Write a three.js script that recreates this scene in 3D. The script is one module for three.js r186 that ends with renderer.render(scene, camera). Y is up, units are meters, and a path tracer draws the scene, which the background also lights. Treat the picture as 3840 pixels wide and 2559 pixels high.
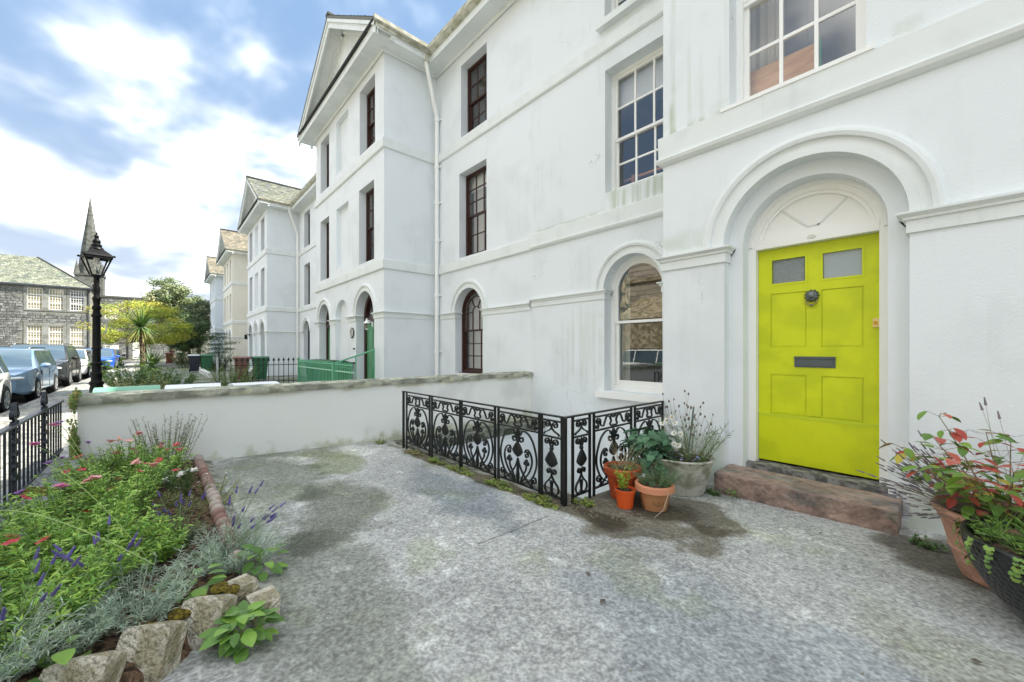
import * as THREE from 'three';
import { mergeGeometries, toCreasedNormals, mergeVertices } from 'three/addons/utils/BufferGeometryUtils.js';

// ---------------------------------------------------------------- camera, sky, sun, exposure
const W = 3840, HT = 2559, FOCAL = 1478, EYE = 1.31;
const scene = new THREE.Scene();
const camera = new THREE.PerspectiveCamera(2 * Math.atan(HT / 2 / FOCAL) * 180 / Math.PI, W / HT, 0.05, 900);
camera.position.set(0, EYE, 0);
camera.rotation.y = 48.2556 * Math.PI / 180;
camera.setViewOffset(W, HT, 0, -31.5, W, HT);
camera.updateProjectionMatrix();
const renderer = new THREE.WebGLRenderer({ antialias: true });
renderer.toneMapping = THREE.LinearToneMapping;
renderer.toneMappingExposure = 6.15;
renderer.shadowMap.enabled = true;

const SUN_DIR = new THREE.Vector3(0.43, 1.0, -0.67).normalize();   // behind the terrace, from the right
const sun = new THREE.DirectionalLight(new THREE.Color(1.0, 0.94, 0.84), 2.0);
sun.name = 'sun';
sun.position.copy(SUN_DIR).multiplyScalar(120).add(new THREE.Vector3(-20, 0, 0));
sun.target.position.set(-20, 0, 0);
sun.castShadow = true; sun.shadow.mapSize.set(4096, 4096); sun.shadow.radius = 1;
Object.assign(sun.shadow.camera, { left: -70, right: 70, top: 60, bottom: -60, near: 1, far: 300 });
scene.add(sun, sun.target);

// ---------------------------------------------------------------- noise
function rng(seed) { let s = seed >>> 0; return () => { s = (s + 0x6D2B79F5) >>> 0; let t = s; t = Math.imul(t ^ t >>> 15, t | 1); t ^= t + Math.imul(t ^ t >>> 7, t | 61); return ((t ^ t >>> 14) >>> 0) / 4294967296; }; }
const PERM = (() => { const r = rng(77), p = new Float32Array(65536); for (let i = 0; i < 65536; i++) p[i] = r(); return p; })();
function vn(x, y, per = 256) {           // tiling value noise, 0..1
  const xi = Math.floor(x), yi = Math.floor(y); let fx = x - xi, fy = y - yi;
  fx = fx * fx * (3 - 2 * fx); fy = fy * fy * (3 - 2 * fy);
  let x0 = ((xi % per) + per) % per, x1 = (x0 + 1) % per, y0 = ((yi % per) + per) % per, y1 = (y0 + 1) % per; x0 &= 255; x1 &= 255; y0 &= 255; y1 &= 255;
  const a = PERM[y0 * 256 + x0], b = PERM[y0 * 256 + x1], c = PERM[y1 * 256 + x0], d = PERM[y1 * 256 + x1];
  return (a + (b - a) * fx) + ((c + (d - c) * fx) - (a + (b - a) * fx)) * fy;
}
function fbm(x, y, oct = 5, per = 256) { let s = 0, a = 0.5, t = 0; for (let i = 0; i < oct; i++) { s += a * vn(x, y, per); t += a; x = x * 2 + 17; y = y * 2 + 31; per = Math.min(256, per * 2); a *= 0.5; } return s / t; }
const clamp = (v, a = 0, b = 1) => Math.min(b, Math.max(a, v));
const sstep = (a, b, v) => { const t = clamp((v - a) / (b - a)); return t * t * (3 - 2 * t); };
const lerp = (a, b, t) => a + (b - a) * t;

{ // one sky: pale blue with broken bright cloud
  const w = 2048, h = 1024, data = new Float32Array(w * h * 4);
  for (let j = 0; j < h; j++) {
    const el = ((j + 0.5) / h - 0.5) * Math.PI, sy = Math.sin(el), cy = Math.cos(el);
    for (let i = 0; i < w; i++) {
      const az = ((i + 0.5) / w - 0.5) * 2 * Math.PI, x = cy * Math.cos(az), z = cy * Math.sin(az), y = Math.max(sy, 0.0), k = (j * w + i) * 4;
      const px = x / (y + 0.22) * 1.25 + 178.7, pz = z / (y + 0.22) * 1.25 + 115.3;
      const warp = fbm(px * 0.9 + 5, pz * 0.9 + 9, 3);
      let n = fbm(px * 2.1 + warp * 1.7, pz * 2.1 + warp * 1.1, 6);
      const fine = fbm(px * 5.5 + 40, pz * 5.5 + 4, 4);
      n = n * 0.9 + 0.10 * warp + (fine - 0.5) * 0.27;
      const c = sstep(0.27, 0.70, n + 0.03 * Math.pow(1 - y, 4));
      const up = Math.pow(1 - y, 3.2);
      const b = [lerp(0.050, 0.145, up), lerp(0.084, 0.156, up), lerp(0.138, 0.168, up)];
      const lum = 0.345 + 0.35 * (n - 0.5) + 0.12 * (fine - 0.5);
      const cl = [lum * 0.98, lum * 1.0, lum * 1.02];
      const f = Math.pow(c, 1.6);
      for (let q = 0; q < 3; q++) data[k + q] = lerp(b[q], cl[q], f);
      data[k + 3] = 1;
    }
  }
  const sky = new THREE.DataTexture(data, w, h, THREE.RGBAFormat, THREE.FloatType);
  sky.mapping = THREE.EquirectangularReflectionMapping; sky.magFilter = THREE.LinearFilter; sky.minFilter = THREE.LinearFilter; sky.needsUpdate = true;
  scene.background = sky; scene.environment = sky;
}

// ---------------------------------------------------------------- helpers
const names = {};
function numbered(n) { if (!(n in names)) { names[n] = 0; return n; } names[n]++; return n + '_' + String(names[n]).padStart(3, '0'); }
function shadow(o) { o.castShadow = true; o.receiveShadow = true; return o; }
function tag(o, label, category, group, kind) { o.userData.label = label; o.userData.category = category; if (group) o.userData.group = group; if (kind) o.userData.kind = kind; return o; }
function thing(name, label, category, pos = [0, 0, 0], turn = 0, group) {
  const o = new THREE.Group(); o.name = numbered(name); o.position.set(...pos); o.rotation.y = turn; tag(o, label, category, group); scene.add(o); return o;
}
function part(name, geo, m, parent) { const o = shadow(new THREE.Mesh(geo, m)); o.name = name; parent.add(o); return o; }
function struct(name, geo, m) { const o = shadow(new THREE.Mesh(geo, m)); o.name = numbered(name); o.userData.kind = 'structure'; scene.add(o); return o; }
function solo(name, geo, m, label, category, group, kind) { const o = shadow(new THREE.Mesh(geo, m)); o.name = numbered(name); tag(o, label, category, group, kind); scene.add(o); return o; }

const V = (x, y, z) => new THREE.Vector3(x, y, z);
const _v = new THREE.Vector3(), _m = new THREE.Matrix4();
class MB {                               // mesh builder: flat faces, optional colours
  constructor() { this.p = []; this.c = []; this.col = [1, 1, 1]; this.used = false; }
  color(r, g, b) { this.col = [r, g, b]; this.used = true; return this; }
  tri(a, b, c) { this.p.push(a[0], a[1], a[2], b[0], b[1], b[2], c[0], c[1], c[2]); const k = this.col; this.c.push(...k, ...k, ...k); return this; }
  quad(a, b, c, d) { return this.tri(a, b, c).tri(a, c, d); }
  box(x0, y0, z0, x1, y1, z1) {
    if (x0 > x1) [x0, x1] = [x1, x0]; if (y0 > y1) [y0, y1] = [y1, y0]; if (z0 > z1) [z0, z1] = [z1, z0];
    const A = [x0, y0, z0], B = [x1, y0, z0], C = [x1, y1, z0], D = [x0, y1, z0], E = [x0, y0, z1], F = [x1, y0, z1], G = [x1, y1, z1], I = [x0, y1, z1];
    return this.quad(E, F, G, I).quad(B, A, D, C).quad(F, B, C, G).quad(A, E, I, D).quad(I, G, C, D).quad(A, B, F, E);
  }
  add(geo, matrix) {
    const g = geo.index ? geo.toNonIndexed() : geo, a = g.attributes.position;
    for (let i = 0; i < a.count; i++) { _v.fromBufferAttribute(a, i); if (matrix) _v.applyMatrix4(matrix); this.p.push(_v.x, _v.y, _v.z); this.c.push(...this.col); }
    return this;
  }
  bar(a, b, w, h = w, up = [0, 1, 0]) {  // rectangular bar between two points
    const d = new THREE.Vector3(b[0] - a[0], b[1] - a[1], b[2] - a[2]), L = d.length(); d.normalize();
    let u = new THREE.Vector3(...up); if (Math.abs(d.dot(u)) > 0.99) u.set(1, 0, 0);
    const s = new THREE.Vector3().crossVectors(d, u).normalize(), t = new THREE.Vector3().crossVectors(s, d).normalize();
    _m.makeBasis(s, t, d).setPosition((a[0] + b[0]) / 2, (a[1] + b[1]) / 2, (a[2] + b[2]) / 2);
    return this.add(new THREE.BoxGeometry(w, h, L), _m.clone());
  }
  rod(a, b, r0, r1 = r0, n = 6) {
    const d = new THREE.Vector3(b[0] - a[0], b[1] - a[1], b[2] - a[2]), L = d.length();
    const q = new THREE.Quaternion().setFromUnitVectors(new THREE.Vector3(0, 1, 0), d.normalize());
    _m.compose(new THREE.Vector3((a[0] + b[0]) / 2, (a[1] + b[1]) / 2, (a[2] + b[2]) / 2), q, new THREE.Vector3(1, 1, 1));
    return this.add(new THREE.CylinderGeometry(r1, r0, L, n, 1), _m.clone());
  }
  geo(crease = 0, uvs = 1) {
    let g = new THREE.BufferGeometry();
    g.setAttribute('position', new THREE.Float32BufferAttribute(this.p, 3));
    if (this.used) g.setAttribute('color', new THREE.Float32BufferAttribute(this.c, 3));
    if (crease) g = toCreasedNormals(g, crease); else g.computeVertexNormals();
    return boxUV(g, uvs);
  }
}
function boxUV(g, s = 1) {               // uv in metres, by the way each face points
  if (g.index) g = g.toNonIndexed();
  const p = g.attributes.position, n = p.count, uv = new Float32Array(n * 2), a = new THREE.Vector3(), b = new THREE.Vector3(), c = new THREE.Vector3();
  for (let i = 0; i < n; i += 3) {
    a.fromBufferAttribute(p, i); b.fromBufferAttribute(p, i + 1).sub(a); c.fromBufferAttribute(p, i + 2).sub(a); b.cross(c);
    const x = Math.abs(b.x), y = Math.abs(b.y), z = Math.abs(b.z);
    for (let k = i; k < i + 3; k++) {
      const X = p.getX(k), Y = p.getY(k), Z = p.getZ(k);
      if (y >= x && y >= z) { uv[k * 2] = X * s; uv[k * 2 + 1] = -Z * s; } else if (x >= z) { uv[k * 2] = Z * s; uv[k * 2 + 1] = Y * s; } else { uv[k * 2] = X * s; uv[k * 2 + 1] = Y * s; }
    }
  }
  g.setAttribute('uv', new THREE.BufferAttribute(uv, 2)); return g;
}
const flat = (g, s = 1) => { g = g.index ? g.toNonIndexed() : g; g.computeVertexNormals(); return boxUV(g, s); };
const creased = (g, a = 0.6, s = 1) => boxUV(toCreasedNormals(g.index ? g.toNonIndexed() : g, a), s);
function merged(list) { return mergeGeometries(list.map(g => { g = g.index ? g.toNonIndexed() : g; for (const k of Object.keys(g.attributes)) if (!['position', 'normal', 'uv'].includes(k)) g.deleteAttribute(k); return g; })); }
function sweep(b, profile, path, caps = true) {   // profile [outward, y]; path [x, z], outward to the right of travel
  const n = path.length, off = [];
  for (let i = 0; i < n; i++) {
    const d = (k) => { const dx = path[k + 1][0] - path[k][0], dz = path[k + 1][1] - path[k][1], l = Math.hypot(dx, dz); return [-dz / l, dx / l]; };
    const a = i > 0 ? d(i - 1) : null, c = i < n - 1 ? d(i) : null;
    if (a && c) { const sx = a[0] + c[0], sz = a[1] + c[1], q = 2 / (sx * sx + sz * sz); off.push([sx * q, sz * q]); } else off.push(a || c);
  }
  const at = (i, k) => [path[i][0] + off[i][0] * profile[k][0], profile[k][1], path[i][1] + off[i][1] * profile[k][0]];
  for (let i = 0; i < n - 1; i++) for (let k = 0; k < profile.length - 1; k++) b.quad(at(i, k), at(i + 1, k), at(i + 1, k + 1), at(i, k + 1));
  if (caps) for (const i of [0, n - 1]) for (let k = 1; k < profile.length - 1; k++) i ? b.tri(at(i, 0), at(i, k), at(i, k + 1)) : b.tri(at(i, 0), at(i, k + 1), at(i, k));
  return b;
}
function archSweep(b, cx, cy, z, profile, a0 = 0, a1 = Math.PI, seg = 40) {   // profile [radius, proud]
  const at = (t, q) => [cx + Math.cos(t) * q[0], cy + Math.sin(t) * q[0], z + q[1]];
  for (let i = 0; i < seg; i++) { const t0 = a0 + (a1 - a0) * i / seg, t1 = a0 + (a1 - a0) * (i + 1) / seg;
    for (let k = 0; k < profile.length - 1; k++) b.quad(at(t0, profile[k]), at(t1, profile[k]), at(t1, profile[k + 1]), at(t0, profile[k + 1])); }
  return b;
}
const UNIT = flat(new THREE.BoxGeometry(1, 1, 1));
function block(name, x0, y0, z0, x1, y1, z1, m, parent) { const o = part(name, UNIT, m, parent); o.position.set((x0 + x1) / 2, (y0 + y1) / 2, (z0 + z1) / 2); o.scale.set(Math.abs(x1 - x0), Math.abs(y1 - y0), Math.abs(z1 - z0)); return o; }

// ---------------------------------------------------------------- textures and materials
function tex(size, fn, srgb = true, rep = 1) {
  const w = Array.isArray(size) ? size[0] : size, h = Array.isArray(size) ? size[1] : size, d = new Uint8Array(w * h * 4);
  for (let j = 0; j < h; j++) for (let i = 0; i < w; i++) { const c = fn(i / w, j / h), k = (j * w + i) * 4; d[k] = clamp(c[0]) * 255; d[k + 1] = clamp(c[1]) * 255; d[k + 2] = clamp(c[2]) * 255; d[k + 3] = 255; }
  const t = new THREE.DataTexture(d, w, h); t.wrapS = t.wrapT = THREE.RepeatWrapping; t.magFilter = THREE.LinearFilter; t.minFilter = THREE.LinearMipmapLinearFilter; t.generateMipmaps = true;
  if (srgb) t.colorSpace = THREE.SRGBColorSpace; t.repeat.set(rep, rep); t.needsUpdate = true; return t;
}
const hex = (h) => { const c = new THREE.Color(h); return c; };
function mat(color, rough = 0.7, o = {}) { return new THREE.MeshStandardMaterial({ color: color, roughness: rough, ...o }); }
function phys(color, rough = 0.5, o = {}) { return new THREE.MeshPhysicalMaterial({ color: color, roughness: rough, ...o }); }
const grey = (v) => [v, v, v];
const bumpFine = tex(512, (u, v) => grey(0.5 * fbm(u * 64, v * 64, 3, 64) + 0.5 * fbm(u * 200, v * 200, 2, 200)), false);
const bumpCoarse = tex(512, (u, v) => grey(fbm(u * 16, v * 16, 5, 16)), false);
const mottle = (a, b, f, seed = 0) => tex(512, (u, v) => { const n = fbm(u * f + seed, v * f + seed, 6, f), t = sstep(0.3, 0.7, n); return [lerp(a[0], b[0], t), lerp(a[1], b[1], t), lerp(a[2], b[2], t)]; });
const withRep = (t, r) => { const c = t.clone(); c.repeat.set(r, r); c.needsUpdate = true; return c; };
const stuccoMap = tex(1024, (u, v) => {  // painted stucco, tile 5 m: faint patches and fine rain streaks
  const n = fbm(u * 8, v * 8, 6, 8), s = fbm(u * 90, v * 5, 3, 90), k = 0.985 - 0.03 * sstep(0.5, 0.8, n) - 0.02 * sstep(0.55, 0.85, s) * sstep(0.4, 0.7, n);
  return [k * 0.985, k * 0.99, k * 0.985];
});
const M = {};
M.stucco = mat(0xeef2f5, 0.75, { map: withRep(stuccoMap, 0.2), bumpMap: withRep(bumpFine, 1.2), bumpScale: 0.0015 });
M.stuccoCream = mat(0xf1ece0, 0.8, { map: withRep(stuccoMap, 0.2) });
M.stuccoBlue = mat(0xe8eef4, 0.8, { map: withRep(stuccoMap, 0.2) });
M.trim = mat(0xedf0ef, 0.7, { map: withRep(stuccoMap, 0.37), bumpMap: withRep(bumpFine, 2), bumpScale: 0.001 });
M.whitePaint = phys(0xf4f4f0, 0.38, { bumpMap: withRep(bumpFine, 3), bumpScale: 0.0005 });
M.brownPaint = phys(0x3c2118, 0.35);
M.greyPaint = mat(0xd6d6cc, 0.55);
M.glass = phys(0xffffff, 0.0, { transmission: 1, thickness: 0, ior: 2.3 });
M.glassCar = phys(0xbfd0cc, 0.0, { transmission: 1, thickness: 0, ior: 1.7 });
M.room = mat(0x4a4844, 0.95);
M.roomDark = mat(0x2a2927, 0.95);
M.net = phys(0xf2efe8, 0.95, { transmission: 0.35, thickness: 0 });
M.blind = mat(0xe2e2dc, 0.9);
M.iron = phys(0x15191a, 0.42, { metalness: 0.15, bumpMap: withRep(bumpFine, 6), bumpScale: 0.0008 });
M.slate = mat(0x8d8f88, 0.8, { map: mottle([0.72, 0.73, 0.66], [1, 1, 0.96], 8), vertexColors: true });
// ---------------------------------------------------------------- ground
const ZA = -4.09, ZB = -5.563;
const gy = (x, z) => 0.172 + 0.02 * x + 0.04 * z;
function sheet(x0, x1, z0, z1, y, nx = 1, nz = 1, s = 1) {
  const b = new MB();
  for (let i = 0; i < nx; i++) for (let j = 0; j < nz; j++) {
    const a = lerp(x0, x1, i / nx), c = lerp(x0, x1, (i + 1) / nx), d = lerp(z0, z1, j / nz), e = lerp(z0, z1, (j + 1) / nz);
    const Y = typeof y === 'function' ? y : () => y;
    b.quad([a, Y(a, e), e], [c, Y(c, e), e], [c, Y(c, d), d], [a, Y(a, d), d]);
  }
  return b.geo(typeof y === 'function' ? 1 : 0, s);
}
{
  const s = new THREE.Shape([[-420, -420], [420, -420], [420, 420], [-420, 420]].map(p => new THREE.Vector2(...p)));
  const h = new THREE.Path([[-5.9, -0.95], [12, -0.95], [12, 12], [-5.9, 12]].map(p => new THREE.Vector2(...p))); s.holes.push(h);
  const g = new THREE.ShapeGeometry(s); g.rotateX(-Math.PI / 2); g.translate(0, -0.3, 0);
  struct('ground', flat(g), mat(0x77786d, 0.95, { map: withRep(mottle([0.6, 0.6, 0.55], [1, 1, 0.95], 16), 0.2) }));
  const asphalt = mat(0x6a6b6c, 0.92, { map: withRep(tex(512, (u, v) => { const k = 0.7 + 0.3 * fbm(u * 12, v * 12, 4, 12) + 0.25 * (vn(u * 250, v * 250, 250) - 0.5); return grey(k); }), 0.33), bumpMap: withRep(bumpFine, 2), bumpScale: 0.004 });
  struct('road', sheet(-72, 60, 2.5, 9.4, -0.17), asphalt);
  const pave = mat(0xa9a8a2, 0.88, { map: withRep(mottle([0.75, 0.75, 0.73], [1, 1, 0.99], 16, 3), 0.5), bumpMap: withRep(bumpFine, 2), bumpScale: 0.002 });
  const pave2 = mat(0x9d9e9a, 0.9, { map: withRep(mottle([0.72, 0.72, 0.7], [1, 1, 0.99], 16, 9), 0.5), bumpMap: withRep(bumpFine, 2), bumpScale: 0.002 });
  const pv = struct('pavement', new MB().box(-72, -0.29, 0.86, 60, -0.052, 2.36).geo(), mat(0x6f6e69, 0.95));
  const r = rng(5), slabG = flat(new THREE.BoxGeometry(1, 1, 1));
  for (let x = -34; x < -3; x += 0.75) for (let k = 0; k < 3; k++) {
    const o = part('paving_slab', slabG, r() > 0.5 ? pave : pave2, pv), xo = k % 2 ? 0.37 : 0;
    o.scale.set(0.742, 0.04, 0.492); o.position.set(x + xo, -0.06 + 0.003 * r(), 1.11 + k * 0.5); o.rotation.z = (r() - 0.5) * 0.003;
  }
  part('far_paving', new MB().box(-72, -0.2, 0.865, -34.4, -0.04, 2.355).geo(), pave, pv);
  const kerbM = mat(0x9b9a95, 0.85, { map: withRep(mottle([0.7, 0.7, 0.7], [1, 1, 1], 16, 5), 0.8) });
  for (let x = -40; x < -4; x += 0.92) { const o = part('kerb_stone', slabG, kerbM, pv); o.scale.set(0.912, 0.2, 0.15); o.position.set(x, -0.14 + 0.004 * r(), 2.44); }
  struct('far_pavement', new MB().box(-72, -0.29, 9.4, 60, -0.05, 11.6).geo(), pave2);
  const yard = mat(0x8f908a, 0.93, { map: withRep(tex(512, (u, v) => { const n = fbm(u * 10, v * 10, 6, 10), g = sstep(0.52, 0.66, fbm(u * 7 + 9, v * 7, 6, 7)); const k = 0.72 + 0.3 * n; return [k * lerp(1, 0.66, g), k * lerp(1, 0.78, g), k * lerp(1, 0.45, g)]; }), 0.22), bumpMap: withRep(bumpCoarse, 0.7), bumpScale: 0.01 });
  struct('neighbour_forecourt', new MB().box(-60, -0.29, -5.5, -5.86, -0.06, 0.855).geo(), yard);

  // patio: worn concrete, its stains in the places the photograph shows them
  const tw = 8.2;
  const patioMap = tex(2048, (u, v) => {
    const x = -5.8 + u * tw, z = 1.4 - v * tw;                    // v runs towards the house
    const big = fbm(u * 9, v * 9, 5, 9), mid = fbm(u * 34 + 7, v * 34, 4, 34), fine = vn(u * 900, v * 900, 900), grit = vn(u * 430 + 3, v * 430, 430);
    let k = 0.675 + 0.11 * (big - 0.5) + 0.11 * (mid - 0.5) + 0.24 * (fine - 0.5) + 0.15 * (grit - 0.5);
    const edge = (fbm(x * 3 + 20, z * 3 + 40, 5) - 0.5);
    const spot = (cx, cz, rx, rz, a, soft = 0.25) => { const c = Math.cos(a), s = Math.sin(a), dx = x - cx, dz = z - cz; return 1 - sstep(1 - soft, 1 + soft, Math.hypot((dx * c + dz * s) / rx, (-dx * s + dz * c) / rz) + edge * 1.5); };
    let R = k * 1.01, G = k * 1.005, B = k * 0.975;
    const tint = (t, a, b, c) => { R *= lerp(1, a, t); G *= lerp(1, b, t); B *= lerp(1, c, t); };
    tint(spot(-4.5, -0.75, 1.25, 0.42, 0.12), 0.78, 0.80, 0.76);     // damp patch by the bed
    tint(spot(-3.3, -1.05, 0.75, 0.33, 0.35), 0.74, 0.75, 0.71);
    tint(spot(-4.9, -1.55, 0.7, 0.25, 0.1), 0.84, 0.86, 0.76);
    tint(spot(-3.0, -1.95, 0.9, 0.28, 0.1), 0.80, 0.83, 0.86);
    tint(spot(-2.0, -0.55, 0.9, 0.35, 0.3), 0.82, 0.83, 0.80);
    tint(spot(-5.2, -1.9, 0.35, 0.2, 0.0), 1.18, 1.18, 1.17);
    tint(spot(-5.2, -1.2, 0.25, 0.12, 0.4), 1.17, 1.17, 1.16);
    tint(spot(-1.72, -2.75, 0.62, 0.42, 0.1, 0.12), 0.68, 0.65, 0.59);   // soil washed out of the pots
    tint(spot(-2.1, -2.45, 0.5, 0.14, 0.0), 0.6, 0.56, 0.48);
    tint(spot(-1.5, -3.1, 0.45, 0.3, 0.3, 0.12), 0.68, 0.65, 0.6);
    tint(spot(-3.7, -2.42, 1.5, 0.1, 0.0), 0.62, 0.58, 0.46);            // dirt along the railing
    tint(spot(0.05, -3.55, 0.35, 0.4, 0.2), 0.6, 0.58, 0.54);
    tint(spot(0.35, -2.3, 0.6, 0.3, 0.4), 0.93, 0.93, 0.88);
    tint(spot(-0.4, -1.6, 0.8, 0.5, 0.4), 0.9, 0.92, 0.95);
    const pale = sstep(0.68, 0.78, fbm(u * 60 + 11, v * 60, 3, 60)); tint(pale, 1.12, 1.12, 1.12);
    const moss = sstep(0.62, 0.75, fbm(u * 22 + 3, v * 22 + 8, 5, 22)) * 0.5; tint(moss, 0.9, 0.92, 0.8);
    const seam = Math.abs((x + 2.05) - (z + 2.2) * 0.05 + edge * 0.04); if (seam < 0.008 && z > -2.2 && z < -1.5) tint(1, 0.75, 0.75, 0.74);
    
    return [R, G, B];
  });
  patioMap.repeat.set(1 / tw, 1 / tw); patioMap.offset.set(5.8 / tw, 1.4 / tw);
  const patioM = mat(0xf4f6f6, 0.9, { map: patioMap, bumpMap: withRep(bumpFine, 1.6), bumpScale: 0.006 });
  const hy = (x, z) => gy(x, z) + 0.008 * (fbm(x * 1.3 + 20, z * 1.3 + 20, 3) - 0.5) - 0.012 * sstep(0, 0.5, -0.0);
  const parts = [sheet(-5.66, 9, -2.56, 0.62, hy, 60, 20), sheet(-2.13, 9, -4.12, -2.56, hy, 44, 10), sheet(-5.66, 9, 0.62, 0.9, hy, 10, 1)];
  struct('patio', mergeGeometries(parts), patioM);
  // light well beside the bay, with a stone ledge along the party wall
  const well = struct('light_well', new MB().box(-5.3, -2.5, -5.60, -2.05, -2.32, -2.56).geo(), mat(0x8b8b86, 0.9));
  const wb = new MB().box(-5.62, -2.5, -5.58, -5.3, -0.215, -2.561).box(-5.3, -2.5, -2.75, -2.12, 0.0, -2.57);
  part('retaining_wall', wb.geo(), M.stucco, well);
  part('stone_ledge', new MB().box(-5.635, -0.21, -5.56, -5.26, -0.07, -2.5).geo(), mat(0x80837b, 0.9, { map: withRep(mottle([0.55, 0.57, 0.5], [1, 1, 0.97], 16, 2), 0.9) }), well);
  part('well_kerb', new MB().box(-5.3, -0.16, -2.76, -2.118, 0.004, -2.5).geo(), mat(0x8d8d84, 0.92, { map: withRep(mottle([0.6, 0.6, 0.55], [1, 1, 1], 16, 4), 0.9) }), well);
}

// ---------------------------------------------------------------- windows and doors
const PANE = new THREE.PlaneGeometry(1, 1);
function pane(parent, x0, y0, x1, y1, z, m = M.glass) { const o = part('pane', PANE, m, parent); o.position.set((x0 + x1) / 2, (y0 + y1) / 2, z); o.scale.set(x1 - x0, y1 - y0, 1); return o; }
function archShape(cx, r, y0, sp) { const s = new THREE.Shape(); s.moveTo(cx - r, y0); s.lineTo(cx + r, y0); s.lineTo(cx + r, sp); s.absarc(cx, sp, r, 0, Math.PI, false); s.lineTo(cx - r, y0); return s; }
function drape(x0, x1, y0, y1, z, amp, waves, ph = 0) {
  const b = new MB(), n = Math.max(8, Math.round(waves * 8));
  const at = (i, y) => { const t = i / n; return [lerp(x0, x1, t), y, z + amp * Math.sin(t * waves * 6.283 + ph) + amp * 0.4 * Math.sin(t * waves * 14 + 1)]; };
  for (let i = 0; i < n; i++) b.quad(at(i, y0), at(i + 1, y0), at(i + 1, y1), at(i, y1));
  return b.geo(2);
}
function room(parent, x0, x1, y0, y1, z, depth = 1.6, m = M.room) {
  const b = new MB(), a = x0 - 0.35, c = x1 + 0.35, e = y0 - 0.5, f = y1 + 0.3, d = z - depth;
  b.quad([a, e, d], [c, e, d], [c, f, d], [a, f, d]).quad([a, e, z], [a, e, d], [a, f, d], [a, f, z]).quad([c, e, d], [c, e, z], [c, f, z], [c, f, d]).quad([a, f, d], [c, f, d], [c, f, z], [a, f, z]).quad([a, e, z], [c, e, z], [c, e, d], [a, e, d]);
  return part('room_lining', b.geo(), m, parent);
}
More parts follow.
